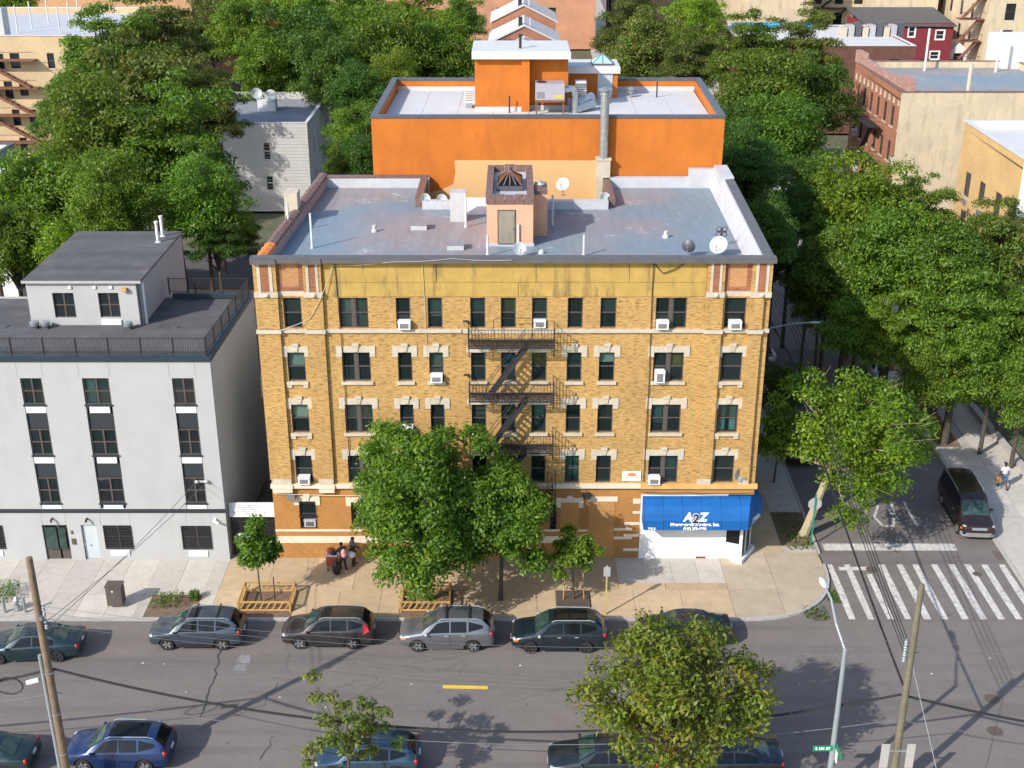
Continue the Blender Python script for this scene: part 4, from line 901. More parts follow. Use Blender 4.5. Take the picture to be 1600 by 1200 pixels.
# set-back penthouse
ph = Face(Wb, 0, 5.35); PX0, PX1, PZ, PYB = -26.78, -20.55, 14.35, 14.6
pw = [(-25.4, -24.22, 12.22, 13.68), (-22.88, -21.74, 12.24, 13.68)]
ph.wall(PX0, PX1, WR, PZ, pw, mWhiteW, 'penthouse_wall', .2)
for o in pw: ph.window(*o, 'cross', .08, gmat=mGlassD)
ph.put(MB().quad((PX0+.1, .7, WR), (PX1-.1, .7, WR), (PX1-.1, .7, PZ), (PX0+.1, .7, PZ)), 'interior_wall', mRoomD)
MB().quad((PX1, 5.35, WR-.3), (PX1+.1, PYB, WR-6), (PX1+.1, PYB, PZ), (PX1, 5.35, PZ)).quad((PX0, 5.35, WR), (PX0, PYB, WR-6), (PX0, PYB, PZ), (PX0, 5.35, PZ)).quad((PX0, PYB, 0), (PX1+.1, PYB, 0), (PX1+.1, PYB, PZ), (PX0, PYB, PZ)).build('penthouse_wall', mWhiteW, Wb)
ph.put(MB().box(-22.85, -.08, 11.82, -21.75, .003, 12.12), 'grille_cover', mWhite)
n = 11
for i in range(n):
    a, b = 5.25+(PYB+.2-5.25)*i/n, 5.25+(PYB+.2-5.25)*(i+1)/n
    MB().box(PX0-.12, a, PZ, PX1+.16, b-.014, PZ+.1+.005*(i % 2)).build('roofing_sheet', mBitum, Wb)
MB().box(PX0-.16, 5.17, PZ-.06, PX1+.2, 5.248, PZ+.12).build('fascia', mBitum, Wb); MB().box(PX0-.14, 5.13, PZ-.05, PX1+.18, 5.169, PZ+.09).build('gutter', mSignBack, Wb)
MB().box(PX1-.12, 5.2, WR, PX1-.02, 5.34, PZ-.06).build('corner_post', mBlkMet, Wb)
MB().path([(PX1+.12, 5.6, WR), (PX1+.12, 5.6, PZ-.1)], .08, 8).build('downpipe', mWhite, Wb)
for u in (-24.35, -23.0, -22.1): ph.put(MB().box(u-.08, -.08, 13.95, u+.08, .003, 14.1), 'wall_light', mWhite)
fl = thing('wall_lamp', 'small lamp at the corner of the grey penthouse wall', 'lamp', (-21.3, 5.2, 13.9)); MB().box(-21.5, 5.12, 13.82, -21.2, 5.348, 14.0).build('housing', mWood, fl)
for px, py, lab in ((247, 378, 'white flue pipe on the dark penthouse roof, nearer the camera of the pair'), (254, 369, 'white flue pipe on the dark penthouse roof, rear of the pair')):
    x, y = gz(px, py, PZ+.1); tag(MB().lathe([(.2, PZ+.09), (.09, PZ+.16), (.09, PZ+1.25), (.12, PZ+1.27), (.12, PZ+1.38)], (x, y, 0), 10).build('flue_pipe', mWhite, smooth=True), lab.replace(', nearer the camera of the pair', ', the front one of the pair'), 'flue pipe')
for i, (px, py) in enumerate(((55, 513), (72, 513), (201, 514))):
    x, y = gz(px, py, WR); v_ = thing('roof_fan', ['silver roof exhaust fan below the penthouse, left of the close pair', 'silver roof exhaust fan below the penthouse, right of the close pair', 'lone silver roof exhaust fan near the penthouse corner'][i], 'roof fan', (x, y, WR))
    MB().box(x-.16, y-.16, WR-.02, x+.16, y+.16, WR+.16).build('base', mCap, v_); MB().lathe([(.2, WR+.16), (.26, WR+.2), (.26, WR+.38), (.16, WR+.44)], (x, y, 0), 12).build('cowl', mGalv, v_)
for px, py in ((275, 511), (8, 510)):
    x, y = gz(px, py, WR); MB().lathe([(.22, WR), (.22, WR+.03), (.16, WR+.06), (.05, WR+.05)], (x, y, 0), 12).build('roof_drain', mCap, Wb)
def railing(name, lab, p, q, z, n, h=1.0, bal=14):
    th = thing(name, lab, 'railing', ((p[0]+q[0])/2, (p[1]+q[1])/2, z)); P, Q = Vector((*p, z)), Vector((*q, z))
    for i in range(n+1): a = P.lerp(Q, i/n); MB().box(a.x-.03, a.y-.03, z-.05, a.x+.03, a.y+.03, z+h+.04).build('post', mIron, th)
    for hh in (h, .12): MB().beam(P+Vector((0, 0, hh)), Q+Vector((0, 0, hh)), .035).build('rail', mIron, th)
    m = MB(); N_ = n*bal
    for i in range(N_): a = P.lerp(Q, (i+.5)/N_); m.box(a.x-.009, a.y-.009, z+.1, a.x+.009, a.y+.009, z+h)
    stuff(m.build('balusters', mIron, th)); return th
railing('roof_railing', 'black picket railing along the front edge of the white building roof', (WXL, .1), (-15.85, .1), WZ-.02, 12, .95)
railing('roof_railing', 'black picket railing along the right edge of the white building roof', (-15.85, .2), (rx(WB2)-.18, WB2-.15), WZ-.02, 6, .95)
railing('roof_railing', 'black picket railing at the back of the white building roof beside the penthouse', (-20.2, WB2-.15), (rx(WB2)-.2, WB2-.15), WZ-.02, 3, .95)
# gate between the two houses
gt = thing('alley_gate', 'black metal alley gate between the white and the golden brick houses', 'gate', (-14.2, .3, 0))
gx0, gx1 = -15.5, -13.05
for a, b in ((gx0, gx0+.08), (gx1-.08, gx1), (-14.1, -14.02)): MB().box(a, .27, 0, b, .37, 2.45).build('post', mIron, gt)
m = MB()
for k in range(34): u = gx0+.08+(gx1-gx0-.16)*k/33; m.box(u-.012, .3, .1, u+.012, .33, 2.42)
stuff(m.build('bars', mIron, gt))
for a, b in ((gx0+.08, -14.1), (-14.02, gx1-.08)): MB().box(a, .331, .1, b, .35, 2.1).build('panel', mIron, gt)
for z in (.1, 1.0, 2.1, 2.4): MB().box(gx0+.08, .285, z, gx1-.08, .345, z+.06).build('rail', mIron, gt)
MB().box(-15.2, .25, .95, -14.5, .284, 1.42).build('notice', mTee, gt); MB().box(-13.25, .25, 1.02, -13.17, .284, 1.25).build('lock', mYelPole, gt)
sg = thing('alley_sign', 'wide white sign board above the black alley gate', 'sign', (-14.2, .2, 2.5))
MB().add([(gx0, .12, 2.52), (gx1+.02, .12, 2.52), (gx1+.02, .28, 3.3), (gx0, .28, 3.3), (gx0, .2, 2.52), (gx1+.02, .2, 2.52), (gx1+.02, .36, 3.3), (gx0, .36, 3.3)], [(0,1,2,3),(4,7,6,5),(0,4,5,1),(1,5,6,2),(2,6,7,3),(3,7,4,0)]).build('board', mTee, sg)
for k, (a, b) in enumerate(((.2, .75), (.12, .88), (.3, .7), (.06, .94), (.06, .6), (.1, .9))):
    z = 3.18-k*.11; yy = .12+(z-2.52)*.205-.008; MB().box(gx0+(gx1-gx0)*a, yy-.004, z-.02, gx0+(gx1-gx0)*b, yy+.006, z+.015).build('text_line', mSignBack, sg)
# low sheds in the yard behind the gap
sh = thing('yard_shed', 'low grey flat-roofed shed in the yard behind the white house', 'shed', (-25, 41, 0))
MB().box(-30, 36, -.2, -20.4, 46, 3.4).build('wall', mSignBack, sh); MB().box(-30.1, 35.9, 3.4, -20.3, 46.1, 3.55).build('roof', mBitum, sh)
# ---------------------------------------------------------------- orange building behind
OX0, OX1, OY0, OY1, OZ, OR_ = -8.82, 13.32, 18.42, 32.4, 20.78, 20.02
Ob = thing('orange_building', 'bright orange stucco building with a white flat roof behind the golden brick house', 'building', (2, 26, 0))
FO = Face(Ob, 0, OY0); OXB0, OXB1 = OX0+.15, OX1+.35
MB().quad((OX0, OY0, 0), (OX1, OY0, 0), (OX1, OY0, OZ), (OX0, OY0, OZ)).quad((OX0, OY0, 0), (OXB0, OY1, 0), (OXB0, OY1, OZ), (OX0, OY0, OZ)).quad((OX1, OY0, 0), (OXB1, OY1, 0), (OXB1, OY1, OZ), (OX1, OY0, OZ)).quad((OXB0, OY1, 0), (OXB1, OY1, 0), (OXB1, OY1, OZ), (OXB0, OY1, OZ)).build('wall', mOrange, Ob)
t = .35
for P4 in ([(OX0, OY0), (OX1, OY0), (OX1-t, OY0+t), (OX0+t, OY0+t)], [(OX1, OY0), (OXB1, OY1), (OXB1-t, OY1-t), (OX1-t, OY0+t)], [(OXB1, OY1), (OXB0, OY1), (OXB0+t, OY1-t), (OXB1-t, OY1-t)], [(OXB0, OY1), (OX0, OY0), (OX0+t, OY0+t), (OXB0+t, OY1-t)]):
    MB().quad((*P4[2], OR_-.2), (*P4[3], OR_-.2), (*P4[3], OZ), (*P4[2], OZ)).build('parapet_inner', mOrange, Ob)
    cx = sum(p[0] for p in P4)/4; e = []
    c0 = Vector(((OX0+OX1)/2, (OY0+OY1)/2))
    for i, p in enumerate(P4): v_ = Vector(p)-c0; e.append(tuple(c0+v_*(1.004 if i < 2 else .998)))
    MB().prism(e, OZ-.1, OZ+.1).build('coping', mCap, Ob)
n = 9
for i in range(n):
    a = OX0+t+(OX1-OX0-2*t)*i/n; b = OX0+t+(OX1-OX0-2*t)*(i+1)/n
    MB().prism([(a+.01, OY0+t), (b-.01, OY0+t), (b+.2, OY1-t), (a+.22, OY1-t)], OR_-.2, OR_+.004*(i % 2)).build('roof_membrane_sheet', mRoofW, Ob)
MB().box(OX0+t, OY1-t-.06, OR_, OX1-t+.3, OY1-t-.005, OR_+.28).build('base_flashing', mRoofW, Ob)
FO.put(MB().xprism([(-5.33, 12), (6.15, 12), (6.15, 18.03), (-3.4, 18.05), (-3.66, 18.0), (-3.6, 17.3), (-3.75, 16.5), (-4.6, 16.1), (-5.33, 15.95)], -.012, .002), 'paint_patch', mTanP)
ch = thing('brick_chimney', 'weathered tan chimney stub against the orange wall', 'chimney', (5.77, 18.1, ZR)); MB().box(5.34, 17.85, 12, 6.2, 18.4, 18.15).box(5.28, 17.8, 18.15, 6.26, 18.405, 18.3).build('stack', mStone, ch)
ft = thing('steel_flue', 'tall galvanised steel flue rising from the tan chimney stub', 'flue', (5.77, 18.1, 18.3))
MB().lathe([(.27, 18.28), (.27, 22.2), (.33, 22.22), (.33, 22.3), (.27, 22.31), (.27, 22.45)], (5.77, 18.05, 0), 16).build('pipe', mGalv, ft, smooth=True); MB().lathe([(.36, 22.45), (.44, 22.5), (.44, 22.55), (.1, 22.68)], (5.77, 18.05, 0), 16).build('cap', mGalv, ft)
for z in (19.9, 21.2): MB().lathe([(.29, z), (.29, z+.09)], (5.77, 18.05, 0), 16).build('collar', mGalv, ft)
# penthouses on the orange roof
m = MB().prism([(-2.46, 24.2), (.62, 24.2), (.62, 23.95), (1.16, 23.95), (1.16, 24.75), (3.74, 24.75), (3.74, 28.6), (-2.46, 28.6)], OR_-.1, 23.5); m.build('penthouse_wall', mOrange, Ob)
MB().box(-2.64, 23.75, 23.5, 3.86, 28.9, 23.95).build('penthouse_fascia', mFascia, Ob); MB().box(-2.6, 23.79, 23.951, 3.82, 28.86, 23.99).build('penthouse_roof', mRoofW, Ob)
MB().box(-2.5, 24.14, OR_, 1.2, 24.199, OR_+.3).box(1.2, 24.69, OR_, 3.78, 24.749, OR_+.3).build('base_flashing', mRoofW, Ob)
tag(MB().lathe([(.12, 23.97), (.09, 24.0), (.09, 24.75), (.15, 24.77), (.15, 24.9)], (.55, 25.2, 0), 10).build('flue_pipe', mIron, smooth=True), 'black flue pipe on the white penthouse roof', 'flue pipe')
MB().box(4.0, 29.0, OR_-.1, 7.4, 31.9, 21.75).build('stair_bulkhead_wall', mOrange, Ob)
MB().box(3.9, 28.8, 21.75, 7.55, 32.1, 22.2).build('stair_bulkhead_fascia', mFascia, Ob); MB().box(3.94, 28.84, 22.201, 7.51, 32.06, 22.23).build('stair_bulkhead_roof', mRoofW, Ob)
d = MB().box(6.0, 28.94, OR_+.02, 7.05, 28.999, 21.72).build('stair_bulkhead_door', mDoorG, Ob)
sk0 = MB().box(5.6, 29.2, 22.23, 7.1, 30.9, 22.36).build('skylight_curb', mCap, Ob)
MB().add([(5.65, 29.25, 22.36), (7.05, 29.25, 22.36), (7.05, 30.85, 22.36), (5.65, 30.85, 22.36), (6.35, 30.05, 22.95)], [(0, 1, 4), (1, 2, 4), (2, 3, 4), (3, 0, 4), (0, 3, 2, 1)]).build('skylight_glass', M('skylight_blue', (.3, .48, .52), .15, .1, 2.), sk0)
m = MB()
for q in ((5.65, 29.25), (7.05, 29.25), (7.05, 30.85), (5.65, 30.85), (6.35, 29.25)): m.beam((q[0], q[1], 22.38), (6.35, 30.05, 22.97), .05)
m.build('skylight_bars', mGalv, sk0)
ac = thing('rooftop_air_unit', 'grey packaged air handling unit on a red steel stand on the orange roof', 'air unit', (2.5, 23.5, OR_))
MB().box(1.55, 22.9, 21.0, 3.45, 24.2, 22.05).build('case', M('unit_grey', (.36, .34, .38), .5, .06, 2., metal=.2), ac); MB().lathe([(.34, 22.05), (.34, 22.09), (.1, 22.1)], (1.95, 23.6, 0), 16).build('fan', mIron, ac)
m = MB()
for k in range(7): m.box(1.62, 22.885, 21.12+k*.06, 2.15, 22.899, 21.15+k*.06)
m.build('louvre', mGrille, ac); MB().box(2.75, 22.885, 21.15, 3.35, 22.899, 21.3).build('sticker', mYellowPaint, ac)
for q in ((1.62, 23.0), (3.38, 23.0), (1.62, 24.1), (3.38, 24.1)): MB().box(q[0]-.05, q[1]-.05, OR_-.02, q[0]+.05, q[1]+.05, 20.87).build('stand_leg', mIronR, ac)
MB().box(1.52, 22.86, 20.86, 3.48, 24.22, 21.0).build('stand_frame', mIronR, ac)
dc = thing('air_duct', 'galvanised air ducts bending between the air unit and the stair bulkhead', 'duct', (4.4, 24.5, OR_))
MB().path([(3.45, 23.5, 21.6), (4.0, 23.6, 21.6), (4.15, 23.7, 21.2), (4.2, 23.7, 20.2), (4.2, 23.7, OR_)], .24, 10).build('elbow', mGalv, dc)
MB().path([(4.3, 23.9, 20.6), (5.4, 24.8, 20.9)], .3, 8).path([(4.3, 23.6, 20.25), (5.5, 24.4, 20.5)], .26, 8).build('branch', mGalv, dc)
hd = thing('louvred_vent_hood', 'white louvred vent hood beside the air unit on the orange roof', 'vent hood', (4.6, 25.6, OR_)); MB().box(4.25, 25.3, 20.9, 5.0, 26.0, 21.8).box(4.5, 25.5, OR_, 4.75, 25.8, 20.9).build('box', mFascia, hd)
for k in range(5): MB().box(4.22, 25.2, 21.02+k*.15, 5.03, 25.299, 21.09+k*.15).build('louvre', mGalv, hd)
cn_ = thing('condenser_unit', 'white condenser unit mounted beside the orange penthouse', 'air conditioner', (-2.8, 25.5, OR_)); MB().box(-3.2, 25.2, OR_+.35, -2.6, 25.9, OR_+1.3).build('case', mWhite, cn_); MB().box(-3.1, 25.25, OR_-.02, -2.7, 25.85, OR_+.35).build('stand', mGalv, cn_)
m = MB()
for k in range(6): m.box(-3.15, 25.18, OR_+.5+k*.12, -2.65, 25.199, OR_+.55+k*.12)
m.build('louvre', mGrille, cn_)
for px, py, lab in ((796, 176, 'short black vent pipe at the front edge of the orange roof'), (1026, 152, 'tall black vent pipe near the back right of the white roof')):
    x, y = gz(px, py, OR_); tag(MB().lathe([(.1, OR_-.01), (.05, OR_+.05), (.05, OR_+1.1)], (x, y, 0), 8).build('vent_pipe', mIron), lab, 'vent pipe')
x, y = gz(985, 152, OR_); st = thing('roof_turbine', 'stacked galvanised vent cowl on the white roof beside the stair bulkhead', 'vent', (x, y, OR_))
MB().lathe([(.12, OR_-.01), (.12, OR_+.3), (.25, OR_+.32), (.25, OR_+.42), (.14, OR_+.5), (.25, OR_+.52), (.25, OR_+.62), (.1, OR_+.72)], (x, y, 0), 12).build('cowl', mGalv, st)
# ---------------------------------------------------------------- houses further off
def grid_ops(us, zs, w_, h_): return [(u-w_/2, u+w_/2, z, z+h_) for z in zs for u in us]
def block(name, lab, x0, y0, x1, y1, h, front, left=None, right=None, roof=None, par=.7, fo=(), lo=(), ro=(), cop=None, fm=None, sill=None, style='dh', skx=0., cat='building'):
    th = thing(name, lab, cat, ((x0+x1)/2, (y0+y1)/2, 0)); left = left or front; right = right or front; fm = fm or mFrame
    fa = Face(th, x0, y0, 0); la = Face(th, x0+skx*(y1-y0), y1, -math.pi/2+math.atan(skx)); ra = Face(th, x1, y0, math.pi/2-math.atan(skx))
    W_, D = x1-x0, math.hypot(y1-y0, skx*(y1-y0))
    for f, w_, o, mt in ((fa, W_, fo, front), (la, D, lo, left), (ra, D, ro, right)):
        f.wall(0, w_, 0, h, list(o), mt, 'wall', .2)
        for q in o:
            f.window(q[0], q[1], q[2], q[3], style, .1, fmat=fm, gmat=mGlassD, cover=cover_for(r5) if r5.random() < .5 else None)
            if sill: f.put(MB().box(q[0]-.08, -.06, q[2]-.14, q[1]+.08, .05, q[2]-.004), 'sill', sill)
        if o: f.put(MB().quad((.3, .8, 0), (w_-.3, .8, 0), (w_-.3, .8, h-.5), (.3, .8, h-.5)), 'interior_wall', mRoomD)
    d = skx*(y1-y0); MB().quad((x0+d, y1, 0), (x1+d, y1, 0), (x1+d, y1, h), (x0+d, y1, h)).build('wall', front, th)
    MB().prism([(x0+.25, y0+.25), (x1-.25, y0+.25), (x1+d-.25, y1-.25), (x0+d+.25, y1-.25)], h-par-.1, h-par).build('roof', roof or mSilver, th)
    cp = cop or mCap
    for nm, e, za, zb_, mt in (('parapet', -.012, h-par-.05, h, front), ('coping', .06, h+.002, h+.1, cp)):
     for pi, p in enumerate(([(x0-e, y0-e), (x1+e, y0-e), (x1-.3, y0+.3), (x0+.3, y0+.3)], [(x1+e, y0-e), (x1+d+e, y1+e), (x1+d-.3, y1-.3), (x1-.3, y0+.3)], [(x1+d+e, y1+e), (x0+d-e, y1+e), (x0+d+.3, y1-.3), (x1+d-.3, y1-.3)], [(x0+d-e, y1+e), (x0-e, y0-e), (x0+.3, y0+.3), (x0+d+.3, y1-.3)])):
        MB().prism(p, za, zb_).build(nm, mt if nm == 'coping' else (front, right, front, left)[pi], th)
    return th, fa, la, ra
def pipe(x, y, z, h, lab, r=.09, mat=None): return tag(MB().lathe([(r*1.4, z-.02), (r, z+.1), (r, z+h), (r*.7, z+h)], (x, y, 0), 8).build('vent_pipe', mat or mPipe), lab, 'vent pipe', 'vent pipes on distant roofs')
bFarTan = brick('brick_far_tan', (.52, .40, .25), (.46, .35, .21), (.46, .36, .24), .3, .1, .12)
bFarCream = brick('brick_far_cream', (.56, .46, .32), (.51, .42, .29), (.5, .42, .3), .3, .1, .1, stain=(.32, .26, .18))
bFarOr = brick('brick_far_orange', (.52, .30, .15), (.46, .26, .125), (.48, .32, .2), .3, .1, .14)
bFarRed = brick('brick_far_red', (.34, .145, .085), (.27, .11, .065), (.32, .2, .14), .3, .1, .2)
bFarPink = brick('brick_far_pink', (.50, .26, .16), (.42, .2, .12), (.44, .3, .2), .3, .1, .2)
bGold2 = brick('brick_far_gold', (.55, .36, .16), (.49, .31, .135), (.5, .36, .2), .3, .1, .12)
mSiding = M('grey_siding', (.43, .415, .395), .8, .06, 1.); mMaroon = M('maroon_siding', (.18, .028, .035), .75, .08, 1.); mRedP2 = M('red_paint', (.62, .12, .045), .8, .08, 1.)
# grey clapboard house
gx0_, gy_ = -34., 72.
q = [fy(411, 223, gy_), fy(423.5, 250, gy_), fy(416, 275, gy_), fy(428, 297, gy_)]
th, fa, la, ra = block('clapboard_house', 'grey clapboard three-storey house with a flat grey roof beyond the tall trees', gx0_, gy_, -21.6, 90., 9.5, mSiding, roof=M('grey_roll_roof', (.22, .23, .26), .8, .2, .5, stain=(.2, .15, .1)), cop=mRoofW,
      fo=[(q[0][0]-gx0_, q[1][0]-gx0_, q[1][1], q[0][1]), (q[2][0]-gx0_, q[3][0]-gx0_, q[3][1], q[2][1]), (2.5, 3.4, 5.6, 7.4)], ro=[(3.5, 4.4, 5.5, 7.3), (6.5, 7.4, 5.5, 7.3), (9.5, 10.4, 5.5, 7.3), (13, 13.9, 5.5, 7.3), (3.5, 4.4, 2, 3.8), (9.5, 10.4, 2, 3.8), (13, 13.9, 2, 3.8)], fm=mFrameW, cat='house')
m = MB()
for k in range(26): m.box(.0, -.03, .3+k*.35, 12.4, -.002, .32+k*.35)
fa.put(m, 'clapboard_edges', mSiding)
x, y = gz(420, 172, 8.8); MB().box(x-1.1, y-.7, 8.75, x+.9, y+.7, 10.1).build('chimney', mFascia, th)
dish(0, 0, 10.0, .6, R(20), R(-20), 'satellite dish on the white chimney of the grey clapboard house, left one', mast=.7, wall=(x-1.2, y-.3)); dish(0, 0, 10.0, .65, R(-10), R(-20), 'satellite dish on the white chimney of the grey clapboard house, right one', mast=.5, wall=(x+.5, y-.5))
# tan house with a rusty fire escape, far left
th, fa, la, ra = block('tan_apartment_house', 'tan brick apartment house with a rusty fire escape behind the tall trees', -80, 85, -47, 112, 16.7, bFarTan, roof=mSilverW, cop=mSilverW, sill=mStone,
      fo=[((u-800)*0+fy(p, 100, 85)[0]+80, fy(p2, 100, 85)[0]+80, fy(p, zb, 85)[1], fy(p, zt, 85)[1]) for p, p2, zt, zb in ((-4, 7, 84, 108), (17, 32, 83, 107), (1, 14, 127, 155), (25, 38, 127, 150), (7, 19, 171, 196), (33, 46, 171, 192), (75, 86, 83, 107), (80, 92, 127, 150), (12, 24, 215, 236))])
rf = thing('fire_escape', 'rusty brown fire escape on the tan brick apartment house', 'fire escape', (-58, 84.5, 8))
for k in range(4):
    z = 14.2-k*3.1; m = MB().box(-62, 83.6, z-.1, -53.8, 84.95, z); m.path([(-62, 83.62, z+.9), (-53.8, 83.62, z+.9)], .04, 4); m.build('platform', mIronR, rf)
    if k < 3:
        m = MB(); 
        for yy in (83.7, 84.4): m.beam((-60, yy, z), (-54.6, yy, z-3.1), .08, .3)
        for j in range(9): t = (j+.5)/9; m.box(-60+5.4*t-.15, 83.7, z-3.1*t-.03, -60+5.4*t+.15, 84.4, z-3.1*t+.03)
        m.build('stair', mIronR, rf)
x, y = gz(10, 60, 16); ck = thing('roof_chimney', 'tall white painted chimney on the tan apartment house roof', 'chimney', (x, 86.5, 16)); MB().box(x-.9, 85.6, 13.5, x+.9, 87.4, 19.6).lathe([(.3, 19.6), (.3, 20.4)], (x, 86.5, 0), 8).build('stack', mSilverW, ck)
for i, px in enumerate((28, 50, 76, 94, 110, 124)): x, y = gz(px, 52-2*(i % 3)*4, 16.); pipe(x, min(y, 110), 15.95, 3.2, 'pale vent pipe standing on the white roof of the tan house')
# large tan brick block behind it
x1 = fy(300, 20, 135)[0]
block('brick_block', 'huge plain tan brick block with a shaded windowed side at the far left', fy(62, 20, 135)[0], 135, x1, 168, 24, bFarOr, right=bFarRed, ro=grid_ops([4+3.2*i for i in range(9)], [4.5, 8.2, 11.9, 15.6, 19.3], 1.3, 1.8), sill=mStone)
block('red_house', 'bright red house corner showing between the far trees', fy(412, 10, 175)[0], 175, fy(446, 10, 175)[0], 190, 17, mRedP2, fo=[(1.2, 3.2, 9.3, 12.6), (5, 6.2, 10, 12.6)], fm=mFrameW, cat='house')
# pink brick block and the stepped gables in the middle distance
xa = fy(585, 20, 190)[0]; xb = fy(931, 20, 190)[0]
block('brick_block', 'long pinkish brick block with a row of windows behind the stepped gables', xa, 190, xb, 215, 22, bFarPink, fo=grid_ops([2.5+4.1*i for i in range(5)]+[24.3+2.8*i for i in range(1)]+[29.5, 34.2], [5.4, 9.4, 13.4], 1.5, 2.4))
gb = thing('gabled_row', 'stepped row of white gabled roofs over brown brick walls', 'building', (2, 130, 0))
gc = fy(820, 30, 130)[0]
for k in range(3):
    y0 = 122+k*12.5; y1 = y0+12.6; zr = 10.0+k*1.55; hw = 5.6-.1*k; ze = zr-2.6
    MB().quad((gc-hw+.3, y0, 0), (gc+hw-.3, y0, 0), (gc+hw-.3, y0, ze+.1), (gc, y0, zr-.05), (gc-hw+.3, y0, ze+.1)).build('gable_wall', bFarRed, gb)
    MB().quad((gc-hw+.3, y0, 0), (gc-hw+.3, y1, 0), (gc-hw+.3, y1, ze), (gc-hw+.3, y0, ze)).quad((gc+hw-.3, y0, 0), (gc+hw-.3, y1, 0), (gc+hw-.3, y1, ze), (gc+hw-.3, y0, ze)).build('wall', bFarRed, gb)
    for s in (-1, 1): MB().add([(gc, y0-.2, zr+.1), (gc+s*hw, y0-.2, ze+.1), (gc+s*hw, y1-.3, ze+.1), (gc, y1-.3, zr+.1), (gc, y0-.2, zr-.1), (gc+s*hw, y0-.2, ze-.1), (gc+s*hw, y1-.3, ze-.1), (gc, y1-.3, zr-.1)], [(0,1,2,3),(4,7,6,5),(0,4,5,1),(1,5,6,2),(2,6,7,3),(3,7,4,0)]).build('roof_slope', mRoofW, gb)
    MB().box(gc-.9, y0+1, zr-.3, gc-.3, y0+1.6, zr+1.1).build('chimney', mIron if k else mStone, gb)
    MB().lathe([(.12, zr-1), (.12, zr+.9)], (gc+.9, y0+2, 0), 8).build('vent_pipe', mPipe, gb)
# right-hand background
xa = fy(1163, 30, 150)[0]; xb = fy(1268, 30, 150)[0]
th, fa, la, ra = block('brick_apartments', 'red-fronted apartment block with a blank cream side wall at the far right', xa, 150, xb, 195, 26, bFarCream, left=bFarRed, lo=grid_ops([3+3*i for i in range(14)], [3.6, 7.2, 10.8, 14.4, 18], 1.2, 2.0), skx=-.25, sill=mStone)
la.put(MB().box(40, -.4, 8.8, 44.2, .05, 15), 'bay_front', mFascia)
for k in range(3): la.put(MB().box(40.6+k*1.3, -.45, 10, 41.4+k*1.3, -.39, 14.5), 'bay_pane', mCarGl)
xc = fy(1345, 30, 158)[0]
th, fa, la, ra = block('courtyard_wing', 'recessed cream apartment wing with dark fire escapes', xb, 158, xc, 196, 26, bFarCream, fo=grid_ops([2.6, 6.2], [5, 8.5, 12, 15.5, 19], 1.4, 2.2)+grid_ops([9.8], [5, 8.5, 12, 15.5], 2.2, 2.4))
fe2 = thing('fire_escape', 'black fire escape in the recessed cream courtyard', 'fire escape', (xb+6, 157.5, 10))
for k in range(5):
    z = 4.5+k*3.5; MB().box(xb+2, 156.7, z-.08, xb+9, 157.95, z).build('platform', mIron, fe2); m = MB(); m.beam((xb+3, 157.2, z), (xb+7.5, 157.2, z+3.5), .6, .2); m.build('stair', mIron, fe2); MB().path([(xb+2, 156.7, z+1), (xb+9, 156.7, z+1)], .05, 4).build('rail', mIron, fe2)
xd = fy(1464, 20, 150)[0]
block('cream_wing', 'blank cream brick apartment wing behind the maroon house', xc, 150, xd, 196, 26, bFarCream, ro=grid_ops([5+5*i for i in range(8)], [5, 8.5, 12, 15.5], 1.4, 2.2))
xe = fy(1545, 20, 132)[0]; xf = xe+45
block('cream_apartments', 'tall cream brick apartments with a window over the white bulkhead at far right', xe, 132, xf, 180, 26, bFarCream, fo=grid_ops([3.2, 9.2, 15], [5, 8.8, 12.6, 16.4], 1.5, 2.4), lo=grid_ops([6+5*i for i in range(8)], [5, 8.5, 12, 15.5, 19], 1.3, 2.2))
fe3 = thing('fire_escape', 'rusty fire escape tower in the shaded court beside the cream apartments', 'fire escape', (xe-2, 134, 10))
for k in range(6):
    z = 3+k*3.2; MB().box(xe-3.6, 133, z-.1, xe-.02, 135.5, z).build('platform', mIronR, fe3); m = MB(); m.beam((xe-3.4, 133.6, z), (xe-.6, 133.6, z+3.2), .8, .25); m.build('stair', mIronR, fe3); MB().path([(xe-3.6, 133, z+1), (xe-.1, 133, z+1)], .06, 4).build('rail', mIronR, fe3)
# maroon house and the low white-roofed terrace in front
ma0 = fy(1352, 60, 138)[0]; ma1 = fy(1488, 60, 138)[0]
mz = fy(1440, 38, 138)[1]
mh = thing('maroon_house', 'maroon clapboard house with white-trimmed windows and a dark sloping roof', 'house', ((ma0+ma1)/2, 143, 0)); fm_ = Face(mh, ma0, 138); mw = ma1-ma0
mo = [(fy(p, 60, 138)[0]-ma0, fy(p2, 60, 138)[0]-ma0, fy(p, zb, 138)[1], fy(p, zt, 138)[1]) for p, p2, zt, zb in ((1419, 1428, 42, 57), (1462, 1474, 48, 61), (1457, 1470, 81, 92))]
fm_.wall(0, mw, 0, mz+.2, mo, mMaroon, 'wall', .15)
for o in mo:
    fm_.window(*o, 'dh', .05, fmat=mFrameW, gmat=mGlassD); a, b, c, d = o; m = MB().box(a-.18, -.06, c-.18, a, .02, d+.18).box(b, -.06, c-.18, b+.18, .02, d+.18).box(a, -.06, d, b, .02, d+.18).box(a, -.06, c-.18, b, .02, c); fm_.put(m, 'window_trim', mFrameW)
fm_.put(MB().quad((.2, .6, 0), (mw-.2, .6, 0), (mw-.2, .6, mz), (.2, .6, mz)), 'interior_wall', mRoomD)
for q in (ma0, ma1): MB().quad((q, 138, 0), (q, 150, 0), (q, 150, mz), (q, 138, mz)).build('side_wall', mMaroon, mh)
